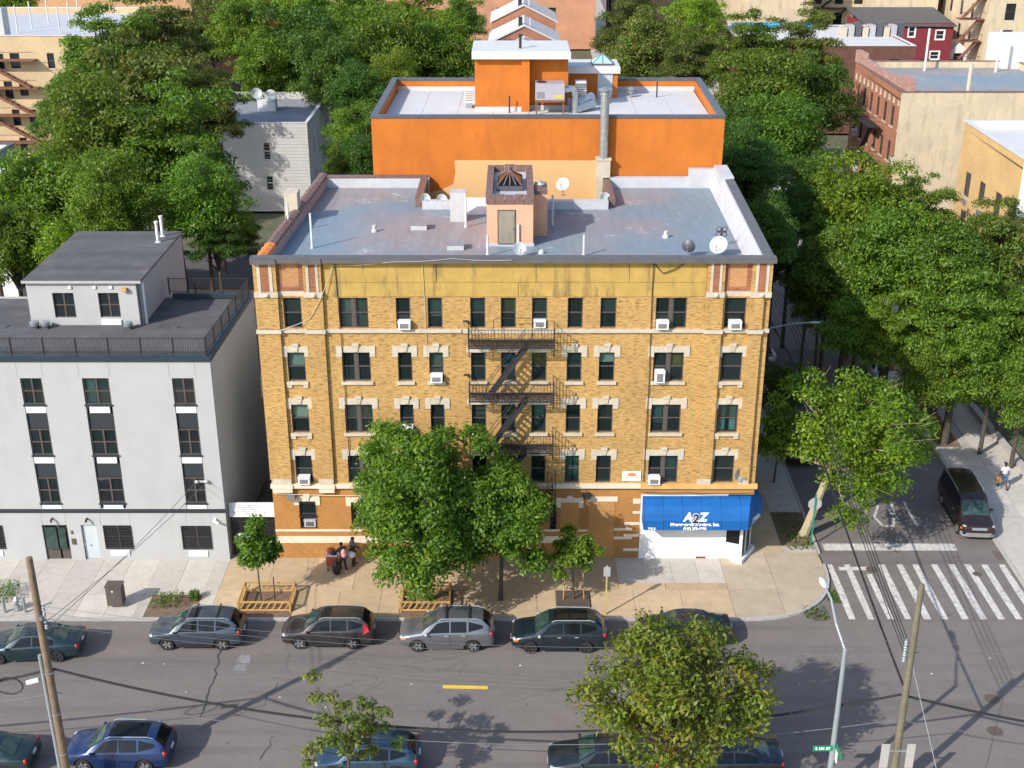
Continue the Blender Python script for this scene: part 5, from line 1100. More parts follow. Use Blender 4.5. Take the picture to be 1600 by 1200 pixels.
MB().add([(ma0-.3, 137.6, mz+.1), (ma1+.3, 137.6, mz-.1), (ma1+.3, 149.8, mz+1.2), (ma0-.3, 149.8, mz+1.2), (ma0-.3, 137.6, mz-.15), (ma1+.3, 137.6, mz-.35), (ma1+.3, 149.8, mz+.9), (ma0-.3, 149.8, mz+.9)], [(0,1,2,3),(4,7,6,5),(0,4,5,1),(1,5,6,2),(2,6,7,3),(3,7,4,0)]).build('roof', mBitum, mh)
po = thing('small_porch', 'little white gabled dormer beside the maroon house', 'porch', (ma1+1.5, 140, 0)); pz = fy(1495, 80, 139)[1]
MB().xprism([(ma1+.2, 0), (ma1+3.2, 0), (ma1+3.2, pz), (ma1+1.7, pz+1.2), (ma1+.2, pz)], 139, 144).build('wall', mFascia, po); MB().box(ma1+.9, 138.95, pz-2, ma1+2.4, 138.99, pz-.3).build('pane', mCarGl, po)
lx0 = fy(1168, 65, 112)[0]; lx1 = fy(1432, 65, 112)[0]; lz = fy(1300, 72, 112)[1]
th, fa, la, ra = block('low_terrace', 'low brown terrace with a cluttered white roof in front of the maroon house', lx0, 112, lx1, 133, lz, M('brown_wall', (.12, .055, .04), .85, .2, 1.), roof=mRoofW, par=.15, cop=mRoofW, fo=grid_ops([4+4*i for i in range(7)], [4.5, 8], 1.4, 2))
for k in range(9):
    x = lx0+15+k*1.0; tag(MB().box(x, 122, lz-.2, x+.8, 124, lz+1.1+.3*(k % 3)).build('stacked_crate', [mStone, mSignBack, mCap][k % 3]), 'weathered box in a jumble on the white terrace roof', 'box', 'boxes on the terrace roof')
tag(MB().add([(lx0+1, 131, lz), (lx0+14, 130.5, lz), (lx0+14, 132.2, lz+.6), (lx0+1, 132.6, lz+.5), (lx0+7, 131, lz+.5)], [(0, 1, 4), (1, 2, 4), (2, 3, 4), (3, 0, 4), (0, 3, 2, 1)]).build('tarpaulin', mBlueT), 'bright blue tarpaulin laid along the back of the white terrace roof', 'tarpaulin')
# corner house with red brick front and blank cream side, across the side street
cx0 = fx(1410, 135, 34.6)
th, fa, la, ra = block('corner_apartments', 'four-storey apartments with red brick front and blank cream side across the side street', cx0[0], cx0[1], cx0[0]+17, cx0[1]+18, 15.6, bFarCream, left=bFarRed, roof=mSilver, cop=mTerra, skx=.02,
      lo=grid_ops([1.8, 4.2, 6.6, 9.0, 11.4, 13.8, 16.2], [1.4, 4.9, 8.4, 11.7], 1.0, 1.9), sill=mStone, par=.6)
for k, (a, b, h) in enumerate(((0, 2.6, 1.2), (2.6, 6.4, .7), (6.4, 11.6, .55), (11.6, 15.4, .7), (15.4, 18, 1.2))): la.put(MB().box(a, -.12, 15.6, b, .5, 15.6+h), 'stepped_parapet', M('parapet_pink', (.33, .19, .15), .85, .35, 4., stain=(.5, .4, .36), stain_amt=.6, stain_scale=1.5) if k == 0 else bpy.data.materials['parapet_pink'])
for k in range(12): u = .9+k*1.45; la.put(MB().xprism([(u-.16, 13.9), (u+.16, 13.9), (u, 14.55)], -.1, .02), 'stone_lozenge', mStone)
fe4 = thing('fire_escape', 'black fire escape on the red brick front across the side street', 'fire escape', (cx0[0]-1, cx0[1]+8, 8))
for k in range(3):
    z = 4.4+k*3.4; yA = cx0[1]+6.0; xw = cx0[0]+.15
    MB().box(xw-1.2, yA, z-.08, xw, yA+5.2, z).build('platform', mIron, fe4); m = MB()
    for zz in (z+.5, z+.95): m.path([(xw, yA, zz), (xw-1.2, yA, zz), (xw-1.2, yA+5.2, zz), (xw, yA+5.2, zz)], .03, 4)
    m.build('rail', mIron, fe4)
    if k: m = MB(); m.beam((xw-.6, yA+1, z), (xw-.6, yA+4.2, z-3.4), .5, .12); m.build('stair', mIron, fe4)
for u, z, lab in ((16.2, 8.5, 'white air conditioner beside the fire escape across the side street, upper row'), (3.0, 8.5, 'white air conditioner high on the red brick front near its cream corner'), (4.2, 5.0, 'white air conditioner low on the red brick front near its cream corner'), (13.8, 5.0, 'white air conditioner on the red brick front by the far fire escape end')): acunit(u, z, la, lab, .8, .6, .4, .45)
pipe(cx0[0]+6.5, cx0[1]+1.2, 15, 3.0, 'weathered vent stack at the cream parapet edge across the side street', .2, mStone)
for dx, dy in ((7, 16), (14, 15), (13, 4)): pipe(cx0[0]+dx, cx0[1]+dy, 15, 4.2, 'thin white vent pipe on the silver roof across the side street', .12, mFascia)
bb = thing('roof_shed', 'white stucco roof bulkhead with a green graffiti scrawl at far right', 'bulkhead', (cx0[0]+19, cx0[1]+16, 10)); bX, bZ = fy(1572, 60, cx0[1]+17)
MB().box(bX, cx0[1]+17, 0, bX+8, cx0[1]+22, bZ).build('wall', mFascia, bb); MB().box(bX+2.2, cx0[1]+16.95, bZ-3.5, bX+2.9, cx0[1]+16.99, bZ-2.7).build('graffiti', M('graffiti_green', (.2, .7, .1), .6, .1, 2.), bb)
block('rear_wing', 'shadowed cream rear wing joining the corner apartments', cx0[0]+17.6, cx0[1]+4, cx0[0]+32, cx0[1]+16.5, 14.6, bFarCream, roof=mRoofW, cop=mTerra, fo=grid_ops([3.5, 8], [8.6, 11.6], 2.2, 2.2))
# golden brick house, right edge
c2 = fx(1508, 190, 34.6); c3 = fx(1602, 243, 34.6)
th, fa, la, ra = block('gold_house', 'golden brick house with paired windows and a white roof at the right edge', c3[0], c3[1], c3[0]+18, c2[1], 16.6, mFascia, left=bGold2, roof=mRoofW, par=.5, cop=mRoofW, skx=.02,
      lo=grid_ops([2.2, 5.2, 8.4], [2.2, 5.2, 8.2, 11.2], 1.25, 1.9)+grid_ops([11.2], [2.2, 5.2, 8.2, 11.2], 1.9, 1.9), sill=mStone)
for i, z in enumerate((10.5, 7.5, 4.5)):
    for u in (2.2, 5.2, 8.4): la.put(MB().box(u-.35, -.04, z, u+.35, .01, z+.42), 'grille_cover', mGrille)
# white garage edge at far left
wx = fy(9, 240, 40)
block('white_annex', 'small pale annex at the far left edge among the trees', wx[0]-12, 40, wx[0]-.6, 43.5, wx[1], mFascia, roof=mRoofW, par=.3)
# far filler blocks
for i, (a, b, y0, y1, h, mt, lb) in enumerate(((-150, -88, 190, 225, 20, bFarPink, 'distant pink brick block beyond the trees at far left'), (-45, -30, 255, 280, 14, bFarTan, 'distant tan block beyond the red house'), (30, 45, 262, 285, 9, bFarOr, 'distant tan garage beyond the parked cars'), (-15, 8, 270, 290, 16, bFarRed, 'distant red brick block beyond the pink brick one'))):
    block('brick_block', lb, a, y0, b, y1, h, mt, fo=grid_ops([3+4*k for k in range(int((b-a)/4)-1)], [2, 5.5], 1.5, 2))
# ---------------------------------------------------------------- vehicles
#        t     zlow  w    belt  wt    ztop
PROF = dict(
 suv=[(.0, .36, .70, .60, .60, .68), (.012, .27, .80, .70, .66, .80), (.05, .22, .89, .80, .74, .92), (.13, .21, .92, .88, .78, .99), (.245, .21, .925, .96, .76, 1.07), (.32, .21, .925, 1.0, .69, 1.34), (.405, .21, .925, 1.02, .62, 1.585), (.48, .21, .925, 1.03, .61, 1.645), (.62, .21, .925, 1.04, .61, 1.665), (.78, .21, .925, 1.06, .60, 1.645), (.885, .22, .92, 1.08, .58, 1.585), (.945, .24, .90, 1.08, .62, 1.33), (.978, .27, .87, 1.02, .68, 1.08), (.993, .30, .82, .86, .66, .92), (1., .38, .76, .62, .6, .70)],
 sedan=[(.0, .34, .68, .52, .58, .60), (.012, .25, .80, .60, .66, .70), (.06, .20, .88, .68, .74, .80), (.15, .19, .905, .76, .78, .88), (.27, .19, .91, .84, .76, .97), (.35, .19, .91, .88, .68, 1.22), (.43, .19, .91, .9, .60, 1.39), (.52, .19, .91, .91, .585, 1.435), (.64, .19, .91, .92, .58, 1.42), (.72, .19, .91, .93, .57, 1.36), (.80, .2, .91, .94, .62, 1.19), (.875, .21, .90, .95, .70, 1.04), (.95, .23, .88, .94, .72, 1.02), (.985, .27, .83, .86, .68, .96), (1., .36, .74, .62, .6, .70)],
 van=[(.0, .42, .78, .70, .66, .82), (.01, .34, .90, .86, .76, .98), (.05, .30, .97, .98, .82, 1.10), (.16, .28, 1.0, 1.10, .84, 1.22), (.225, .28, 1.0, 1.16, .80, 1.55), (.295, .28, 1.0, 1.2, .76, 1.97), (.35, .28, 1.0, 1.22, .76, 2.06), (.5, .28, 1.0, 1.22, .77, 2.10), (.75, .28, 1.0, 1.22, .77, 2.10), (.93, .28, 1.0, 1.22, .76, 2.06), (.975, .3, .98, 1.2, .74, 1.97), (.992, .32, .95, 1.1, .72, 1.5), (1., .42, .9, .8, .7, .9)])
_cut = {}
def wheel_meshes(r, dark):
    k = (r, dark)
    if k not in _cut:
        ty = MB().lathe([(r*.62, -.10), (r*.93, -.115), (r, -.08), (r, .08), (r*.93, .115), (r*.62, .10)], (0, 0, 0), 22, 'y', cap=False).mesh('tyre', True)
        m = MB().lathe([(r*.65, .06), (r*.67, .105), (r*.62, .108), (r*.58, .07), (r*.2, .075), (r*.18, .1), (.01, .1)], (0, 0, 0), 22, 'y', cap=False)
        rim = m.mesh('rim', True); sp = MB()
        for i in range(5):
            a = i*2*math.pi/5
            for da in (-.16, .16): sp.beam((r*.1*math.cos(a), .09, r*.1*math.sin(a)), (r*.6*math.cos(a+da), .1, r*.6*math.sin(a+da)), .03, r*.2)
        _cut[k] = (ty, rim, sp.mesh('spokes'))
    return _cut[k]
def car(name, lab, cx, cy, head, kind, L, Wd, Ht, paint, wb, opts=(), z=-.13, rimdark=False, cat='car', foff=.2):
    th = thing(name, lab, cat, (cx, cy, z), head, 'parked vehicles', world=False)
    P = PROF[kind]; zs = Ht/{'suv': 1.675, 'sedan': 1.445, 'van': 2.11}[kind]; ws = Wd/{'suv': 1.85, 'sedan': 1.82, 'van': 2.0}[kind]
    P = [(t, a*zs if t > -1 else a, b*ws, c*zs, d*ws, e*zs) for t, a, b, c, d, e in P]
    X = lambda t: L/2-t*L
    def at(t):
        for p, q in zip(P[:-1], P[1:]):
            if p[0] <= t <= q[0]:
                k = (t-p[0])/(q[0]-p[0]); return [p[i]+(q[i]-p[i])*k for i in range(6)]
        return list(P[-1])
    rings = []
    for t, zl, w_, zb, wt, zt in P:
        h = [(0, zl), (.78*w_, zl), (w_*.97, zl+.13), (w_, (zl+zb)/2+.02), (w_*.985, zb-.06), (w_*.955, zb), (wt, zt-.05), (wt*.62, zt-.004), (0, zt+.012)]
        full = [(y, zz) for y, zz in h]+[(-y, zz) for y, zz in h[-2:0:-1]]
        rings.append([(X(t), y, zz) for y, zz in full])
    m = MB(); n = len(rings[0])
    for r_ in rings: m.v += r_
    for i in range(len(rings)-1):
        for k in range(n): m.f.append((i*n+k, i*n+(k+1) % n, (i+1)*n+(k+1) % n, (i+1)*n+k))
    m.f.append(tuple(range(n))[::-1]); m.f.append(tuple((len(rings)-1)*n+k for k in range(n)))
    me = m.mesh('body'); r = .345 if kind == 'suv' else (.325 if kind == 'sedan' else .37)
    xf = L/2-L*foff; xr = xf-wb
    c = MB()
    for xx in (xf, xr):
        for s in (-1, 1): c.lathe([(r+.065, s*(Wd/2-.36)), (r+.065, s*(Wd/2+.15))], (xx, 0, r), 20, 'y')
    co = c.build('cutter', None); bo = bpy.data.objects.new('tmpbody', me); COL.objects.link(bo)
    md = bo.modifiers.new('b', 'BOOLEAN'); md.object = co; md.operation = 'DIFFERENCE'; md.solver = 'EXACT'
    me2 = bpy.data.meshes.new_from_object(bo.evaluated_get(bpy.context.evaluated_depsgraph_get()))
    bpy.data.objects.remove(bo); bpy.data.objects.remove(co)
    me2.polygons.foreach_set('use_smooth', [True]*len(me2.polygons))
    try: me2.set_sharp_from_angle(angle=R(32))
    except Exception: pass
    me2.name = 'body'; me2.materials.clear(); body = obj('body', me2, paint, th)
    m = MB()                                              # dark inner arches
    for xx in (xf, xr):
        for s in (-1, 1): m.lathe([(r+.05, s*(Wd/2-.34)), (r+.05, s*(Wd/2-.30))], (xx, 0, r), 16, 'y')
    m.build('arch_liner', mTrim, th)
    def strip(name, mat, t0, t1, lo, hi, off=.012, parent=th, sides=(-1, 1)):
        ts = sorted({t0, t1, *[p[0] for p in P if t0 < p[0] < t1]})
        for s in sides:
            mm = MB(); pv = None
            for t in ts:
                _, zl, w_, zb, wt, zt = at(t); k = (t-t0)/(t1-t0); a, b = lo(k), hi(k)
                pts = [(X(t), s*(w_*.955+(wt-w_*.955)*q+off), zb+(zt-.05-zb)*q+.004) for q in (a, b)]
                if pv: mm.quad(pv[0], pts[0], pts[1], pv[1])
                pv = pts
            mm.build(name, mat, parent)
    def top(name, mat, t0, t1, qw=.92, dx=.0, dz=.012, parent=th):
        ts = sorted({t0, t1, *[p[0] for p in P if t0 < p[0] < t1]}); mm = MB(); pv = None
        for t in ts:
            _, zl, w_, zb, wt, zt = at(t); row = []
            for q in (-qw, -.62, 0, .62, qw):
                aq = abs(q); zz = zt+.012-aq/.62*.016 if aq <= .62 else zt-.004-(aq-.62)/.38*.046
                row.append((X(t)+dx, q*wt, zz+dz))
            if pv:
                for i in range(4): mm.quad(pv[i], pv[i+1], row[i+1], row[i])
            pv = row
        mm.build(name, mat, parent, smooth=True)
    cl = lambda a: (lambda k: a)
    if kind == 'suv':
        strip('window', mCarGl, .30, .535, lambda k: .06, lambda k: .10+.78*min(1, k*2.1)); strip('window', mCarGl, .55, .715, cl(.06), cl(.88)); strip('window', mCarGl, .735, .885, lambda k: .08+.3*k, lambda k: .88-.25*k)
        top('windscreen', mShieldGl, .255, .395, .93, .012, .012); top('rear_window', mCarGl, .893, .965, .9, -.014, .01)
    elif kind == 'sedan':
        strip('window', mCarGl, .325, .53, lambda k: .06, lambda k: .10+.78*min(1, k*2.0)); strip('window', mCarGl, .545, .745, cl(.06), lambda k: .88-.25*k*k)
        top('windscreen', mShieldGl, .28, .42, .93, .012, .012); top('rear_window', mShieldGl, .735, .865, .9, -.01, .014)
    else:
        strip('window', mCarGl, .215, .40, lambda k: .05, lambda k: .12+.74*min(1, k*2.0)); strip('window', mCarGl, .415, .57, cl(.06), cl(.86)); strip('window', mCarGl, .585, .77, cl(.06), cl(.86)); strip('window', mCarGl, .785, .93, cl(.06), cl(.86))
        top('windscreen', mShieldGl, .168, .285, .94, .014, .012); 
    ws_ = mTrim
    for s in (-1, 1): MB().beam((X(.25)+.05, s*.1+.2, at(.25)[5]+.03), (X(.30), s*.35+.15, at(.30)[5]+.035), .02, .02).build('wiper', mTrim, th)
    zb = at(.06)[3]
    for s in (-1, 1):
        MB().ell((X(.045), s*(at(.05)[2]*.80), zb-.04), (.17, .15, .065), 10, 6).build('headlight', mHead, th, smooth=True)
        if 'amber' in opts: MB().ell((X(.055), s*(at(.06)[2]*.93), zb-.09 if kind != 'van' else zb-.2), (.15, .09, .07), 8, 5).build('indicator', mAmber, th, smooth=True)
        if 'tallTail' in opts: strip('taillight', mTail, .90, .965, lambda k: -.35+.2*k, lambda k: .85-.5*k, .02, sides=(s,))
        else: MB().ell((X(.972), s*at(.972)[2]*.9, at(.97)[3]-.08), (.10, .10, .13), 8, 6).build('taillight', mTail, th, smooth=True)
        mir = MB().ell((X(.295), s*(Wd/2+.09), at(.3)[3]+.06), (.09, .12, .085), 8, 5).build('mirror', paint if 'chrome' not in opts else mHead, th, smooth=True)
        for t in ((.50, .68) if kind != 'van' else (.38,)): MB().box(X(t)-.09, s*(at(t)[2]*.975), at(t)[3]-.13, X(t)+.09, s*(at(t)[2]*.975+.035), at(t)[3]-.095).build('door_handle', mHead if 'chrome' in opts else paint, th)
        m = MB()
        for t in (.54, .725) if kind != 'van' else (.405, .575): m.box(X(t)-.006, s*(at(t)[2]*.99), .3*zs, X(t)+.006, s*(at(t)[2]*1.0+.003), at(t)[3]-.05)
        m.build('door_seam', mTrim, th)
        MB().box(xr+r+.12, s*(Wd/2-.04), .215*zs, xf-r-.12, s*(Wd/2+.006), .36*zs).build('sill_trim', mTrim if 'clad' in opts else paint, th)
        if 'rails' in opts: MB().path([(X(.42), s*at(.42)[4]*.97, at(.42)[5]-.03), (X(.46), s*at(.46)[4]*.97, at(.46)[5]+.035), (X(.82), s*at(.82)[4]*.97, at(.82)[5]+.03), (X(.87), s*at(.87)[4]*.97, at(.87)[5]-.03)], .022, 6).build('roof_rail', mHead if 'chrome' in opts else mSteelP, th)
    MB().box(X(.012), -.42, zb-.2, X(0)+.012, .42, zb-.06).build('grille', mTrim if kind != 'van' else mSteelP, th); MB().box(X(0)-.02, -.16, .38, X(0)+.025, .16, .5).build('number_plate', mPlate, th); MB().box(X(1)-.02, -.16, .72, X(.985), .16, .84).build('number_plate', mPlate, th)
    if kind == 'van': MB().prism([(X(.05), -.99*ws), (X(.012), -.9*ws), (X(0)+.05, -.6*ws), (X(0)+.05, .6*ws), (X(.012), .9*ws), (X(.05), .99*ws)], .36, .6).build('front_bumper', mBump, th)
    if 'pano' in opts: top('sunroof', mCarGl, .44, .80, .8, 0, .01)
    elif 'roof' in opts: top('sunroof', mCarGl, .43, .54, .7, 0, .01)
    if 'bars' in opts:
        for t in (.5, .74): MB().box(X(t)-.03, -at(t)[4]*1.02, at(t)[5]+.05, X(t)+.03, at(t)[4]*1.02, at(t)[5]+.085).build('cross_bar', mTrim, th)
    ty, rim, sp = wheel_meshes(r, rimdark); rm = mRimD if rimdark else mRim
    for xx in (xf, xr):
        for s in (-1, 1):
            wo = obj('wheel', ty, mRub, th, (xx, s*(Wd/2-.125), r-.004), math.pi if s < 0 else 0)
            rk = (rim.name, rm.name); ro = obj('rim', rim, None, wo); so_ = obj('spokes', sp, None, wo)
            if not rim.materials: rim.materials.append(mTrim if True else rm)
            if not sp.materials: sp.materials.append(rm)
    return th
mBump = M('bumper_grey', (.2, .19, .19), .6, .08, 3.)
pGrey = paintmat('paint_blue_grey', (.042, .056, .073), dust=.1); pBrown = paintmat('paint_brown_grey', (.034, .028, .026)); pSilver = paintmat('paint_silver_grey', (.16, .165, .18), metal=.6); pBlack = paintmat('paint_black_teal', (.008, .016, .022), metal=.2, dust=.1)
pTeal = paintmat('paint_dark_teal', (.012, .03, .038), dust=.1); pNavy = paintmat('paint_navy', (.014, .018, .035), dust=.1); pBlue = paintmat('paint_royal_blue', (.008, .028, .10), dust=.08); pBlue2 = paintmat('paint_steel_blue', (.02, .052, .092), dust=.1); pMar = paintmat('paint_maroon_black', (.025, .014, .015), dust=.1)
HL = math.pi
def park(name, lab, xf_, yv, *a, **k):                 # xf_: world x of the front axle of a car facing left; yv: side of the near tyres
    L, Wd = a[1], a[2]; fo = k.get('foff', .2); cx = xf_+(L/2-L*fo); return car(name, lab, cx, yv+Wd/2-.02, k.pop('head', HL), *a, **k)
park('parked_suv', 'blue-grey compact SUV with dark roof bars parked beside the weedy tree pit', -16.99, -8.58, 'suv', 4.6, 1.85, 1.70, pGrey, 2.70, ('clad', 'bars', 'roof', 'rails'))
park('parked_suv', 'brown-grey SUV with tall red tail lamps parked beside the wooden tree guard', -10.48, -8.49, 'suv', 4.55, 1.82, 1.66, pBrown, 2.62, ('tallTail', 'clad', 'roof', 'rails'))
park('parked_suv', 'silver-grey SUV with black roof cross bars parked under the big street tree', -4.64, -8.72, 'suv', 4.69, 1.88, 1.74, pSilver, 2.72, ('bars', 'rails', 'amber', 'chrome'))
park('parked_suv', 'black SUV with a full glass roof and dark wheels parked by the sapling', .9, -8.86, 'suv', 4.69, 1.88, 1.74, pBlack, 2.72, ('pano', 'rails', 'amber', 'chrome'), rimdark=True)
car('parked_car', 'dark navy sedan parked by the corner, half hidden by the yellowing tree', 8.55, -7.55, HL, 'sedan', 4.75, 1.84, 1.46, pNavy, 2.75, ('amber',), foff=.19)
car('parked_car', 'dark teal sedan parked behind the left utility pole', -23.45, -8.75, HL+R(4), 'sedan', 4.8, 1.86, 1.45, pTeal, 2.8, (), foff=.19, rimdark=True)
car('parked_suv', 'royal blue SUV with a glass roof beside the left utility pole', -16.95, -16.55, HL-R(1), 'suv', 4.55, 1.88, 1.66, pBlue, 2.65, ('pano', 'rails'))
car('parked_car', 'dark teal sedan showing only its tail ahead of the royal blue SUV', -22.9, -16.95, HL, 'sedan', 4.8, 1.86, 1.45, pTeal, 2.8, ())
car('parked_car', 'steel blue hatchback parked behind the sparse street tree', -6.2, -17.0, HL, 'suv', 4.5, 1.83, 1.52, pBlue2, 2.65, ('roof',))
car('parked_car', 'dark sedan parked under the left side of the yellowing tree', 3.9, -17.15, HL, 'sedan', 4.7, 1.84, 1.46, pBlack, 2.75, ())
car('parked_car', 'dark blue sedan tail emerging right of the yellowing tree', 9.2, -17.15, HL, 'sedan', 4.7, 1.84, 1.46, pNavy, 2.75, ())
car('parked_van', 'black passenger van with grey bumper parked on the side street', 26.72, 4.75, -math.pi/2-R(3.5), 'van', 5.7, 2.0, 2.06, pMar, 3.43, ('amber', 'rails'), foff=.17, cat='van')
mBodies = [paintmat('paint_white', (.6, .6, .6)), pSilver, pMar, pNavy]
for i, (x, y, k_, lb) in enumerate(((18.6, 13.5, 2, 'dark sedan parked in the shade beside the brick house'), (18.9, 24, 0, 'white sedan parked in shade further up the side street'), (19.2, 30, 1, 'silver sedan parked in shade beside the orange building'), (27.6, 26, 0, 'white sedan half hidden under trees across the side street'), (28.1, 34, 3, 'navy sedan under trees across the side street'), (19.5, 37, 2, 'maroon sedan far up the shaded side street'))):
    car('parked_car', lb, x, y, math.pi/2 if i != 3 else -math.pi/2, 'sedan', 4.7, 1.84, 1.46, mBodies[k_], 2.75, ())
for i, (px, py, k_, lb) in enumerate(((1048, 24, 0, 'distant white car parked beyond the far trees'), (1022, 24, 1, 'distant silver car parked beyond the far trees'), (1028, 40, 3, 'distant dark car on the far cross street'))):
    x, y = gz(px, py, -.13); car('parked_car', lb, x, y, 0, 'sedan', 4.7, 1.84, 1.46, mBodies[k_], 2.75, (), z=-.32)
# ---------------------------------------------------------------- trees
def leaf_mesh(name, C, Nrm, L, rng, wid=.45):
    n = len(C); Nrm = Nrm/np.linalg.norm(Nrm, axis=1, keepdims=True)
    t = rng.normal(size=(n, 3)); t[:, 2] -= .35; t -= (t*Nrm).sum(1, keepdims=True)*Nrm; t /= np.linalg.norm(t, axis=1, keepdims=True); b = np.cross(Nrm, t)
    l = (L*rng.uniform(.65, 1.3, n))[:, None]; w_ = l*wid
    v = np.empty((n, 4, 3)); v[:, 0] = C-t*l*.5; v[:, 1] = C+b*w_*.5+t*l*.05+Nrm*l*.09; v[:, 2] = C+t*l*.5-Nrm*l*.06; v[:, 3] = C-b*w_*.5+t*l*.05+Nrm*l*.09
    me = bpy.data.meshes.new(name); me.vertices.add(n*4); me.vertices.foreach_set('co', v.ravel()); me.loops.add(n*4); me.loops.foreach_set('vertex_index', np.arange(n*4, dtype=np.int32))
    me.polygons.add(n); me.polygons.foreach_set('loop_start', np.arange(0, n*4, 4, dtype=np.int32)); me.update(calc_edges=True); return me
def tree_meshes(seed, nclump, nleaf, L, R_=5., RZ=4.6, ZC=9., trunk_r=.32, shape='round', bare=0., clump=(.22, .36), fork=.45, droop=.0, flat=.72, twigs=0, limbs=True, zoff=True, lim=1.):
    """Crown of leaves gathered in clumps on limbs; base of the trunk at the origin."""
    rng = np.random.default_rng(seed); cs = []; rs = []
    tries = 0
    while len(cs) < nclump and tries < 9000:
        tries += 1; d = rng.normal(size=3); d /= np.linalg.norm(d); r = rng.uniform(.12, 1.)**.5
        if d[2] < -.7: continue
        lump = 1+.22*math.sin(3*math.atan2(d[1], d[0])+seed)+.12*math.sin(5*d[2]+seed*2)
        if shape == 'cone': k = 1-.62*(d[2]*r*.5+.5); p = np.array([d[0]*r*k*1.35, d[1]*r*k*1.35, d[2]*r])
        elif shape == 'vase': k = .7+.42*(d[2]*r*.5+.5); p = np.array([d[0]*r*k, d[1]*r*k, d[2]*r])
        else: p = d*r
        p = p*lump*.80; rc = rng.uniform(*clump)
        if any(np.linalg.norm(p-q) < .5*(rc+s) for q, s in zip(cs, rs)) and rng.random() < .8: continue
        cs.append(p); rs.append(rc)
    C = []; N_ = []
    wts = np.array(rs)**2; wts /= wts.sum(); S = np.array([R_, R_, RZ])
    for p, rc, w_ in zip(cs, rs, wts):
        k = max(6, int(nleaf*w_)); d = rng.normal(size=(k, 3)); d /= np.linalg.norm(d, axis=1, keepdims=True); d[:, 2] = np.where(d[:, 2] < -.35, -d[:, 2]*.6, d[:, 2])
        rr = rng.uniform(.05, 1, k)[:, None]**.42; lob = 1+.3*np.sin(4*np.arctan2(d[:, 1], d[:, 0])+p[0]*9)[:, None]*rng.uniform(0, 1, (k, 1))
        off = d*rr*rc*lob; off[:, 2] *= flat; q = p+off
        c = q*S; c[:, 2] -= droop*rr[:, 0]*rc*R_; c += rng.normal(size=c.shape)*.06; C.append(c+np.array([0, 0, ZC if zoff else 0.]))
        nn_ = d*.75+rng.normal(size=(k, 3))*.55+np.array([0, 0, .5]); N_.append(nn_)
    C = np.concatenate(C); N_ = np.concatenate(N_)
    if bare: keep = rng.random(len(C)) > bare; C, N_ = C[keep], N_[keep]
    crown = leaf_mesh('crown', C, N_, L, rng)
    m = MB(); rr_ = random.Random(seed); z0 = ZC-RZ*fork; top = Vector((rr_.uniform(-.3, .3), rr_.uniform(-.3, .3), z0))
    m.path([(0, 0, -.3), (.02, 0, .3), (top.x*.4, top.y*.4, z0*.5), top, (top.x*1.3, top.y*1.2, ZC), (top.x*1.4, top.y*1.5, ZC+RZ*.45)], [trunk_r*1.35, trunk_r, trunk_r*.82, trunk_r*.68, trunk_r*.4, trunk_r*.15], 8)
    order = sorted(range(len(cs)), key=lambda i: -rs[i])[:max(9, nclump//2)] if limbs else []
    for i in order:
        e = Vector(cs[i]*S*lim)+Vector((0, 0, ZC)); s = Vector((top.x, top.y, z0+rr_.uniform(0, max(.1, (e.z-z0)*.45)))); mid = s.lerp(e, .5)+Vector((rr_.uniform(-.4, .4), rr_.uniform(-.4, .4), -.25*abs(e.z-s.z)*0+rr_.uniform(-.1, .5)))
        m.path([s, mid, e], [trunk_r*.36, trunk_r*.2, trunk_r*.06], 5, cap=False)
        for j in range(2+twigs): e2 = e+Vector((rr_.gauss(0, .16), rr_.gauss(0, .16), rr_.gauss(.1, .12)))*R_*lim; m.path([mid.lerp(e, .6), e2], [trunk_r*.055, trunk_r*.02], 4, cap=False)
    return m.mesh('trunk', True), crown
VAR = {}
VAR['r1'] = tree_meshes(1, 90, 26250, 0.31, zoff=False, lim=.55, RZ=5.); VAR['r2'] = tree_meshes(2, 72, 24500, 0.32, zoff=False, lim=.55, RZ=5., clump=(.26, .42)); VAR['r3'] = tree_meshes(3, 112, 28000, 0.29, zoff=False, lim=.55, RZ=5., clump=(.18, .3))
VAR['v1'] = tree_meshes(4, 82, 26250, 0.29, zoff=False, lim=.55, RZ=5.3, shape='vase', clump=(.2, .34)); VAR['f1'] = tree_meshes(5, 105, 29749, 0.26, zoff=False, lim=.55, RZ=5., clump=(.16, .28), flat=.5); VAR['d1'] = tree_meshes(6, 82, 28000, 0.29, zoff=False, lim=.55, RZ=5., droop=.35, clump=(.24, .36))
TREE_N = {}
def plant(var, leaf, x, y, Rm, zc, lab, rot=None, bark=None, grp=None, name='broadleaf_tree', z=-.3, own=None, Rz=None):
    tm, cm = own or VAR[var]; th = thing(name, lab, 'tree', (x, y, z), rot if rot is not None else rnd.uniform(0, 6.28), grp, world=False)
    to = obj('trunk', tm, None, th); co = obj('crown', cm, None, th)
    for o, mt in ((to, bark or mBark), (co, LEAF[leaf])):
        if not o.data.materials: o.data.materials.append(None)
        o.material_slots[0].link = 'OBJECT'; o.material_slots[0].material = mt
    if not own:
        to.scale = (Rm/5.2, Rm/5.2, zc/9.); co.scale = (Rm/5.2, Rm/5.2, (Rz or Rm)/5.2); co.location = (0, 0, zc)
    else: th.scale = (Rm, Rm, zc)
    return th
def ptree(var, leaf, px, py, rpx, y, lab, sq=1.12, **k):   # crown centre and radius given in the photograph, distance chosen by the ground it stands on
    x, zc = fy(px, py, y); d = (y-CY)*CP+(CH-zc)*SP; Rm = rpx*1.12*d/F; Rz = min(Rm*sq, zc-1.0); return plant(var, leaf, x, y, Rm, zc+.3, lab, Rz=Rz, **k)
GL = 'trees in the wooded block behind the white house'
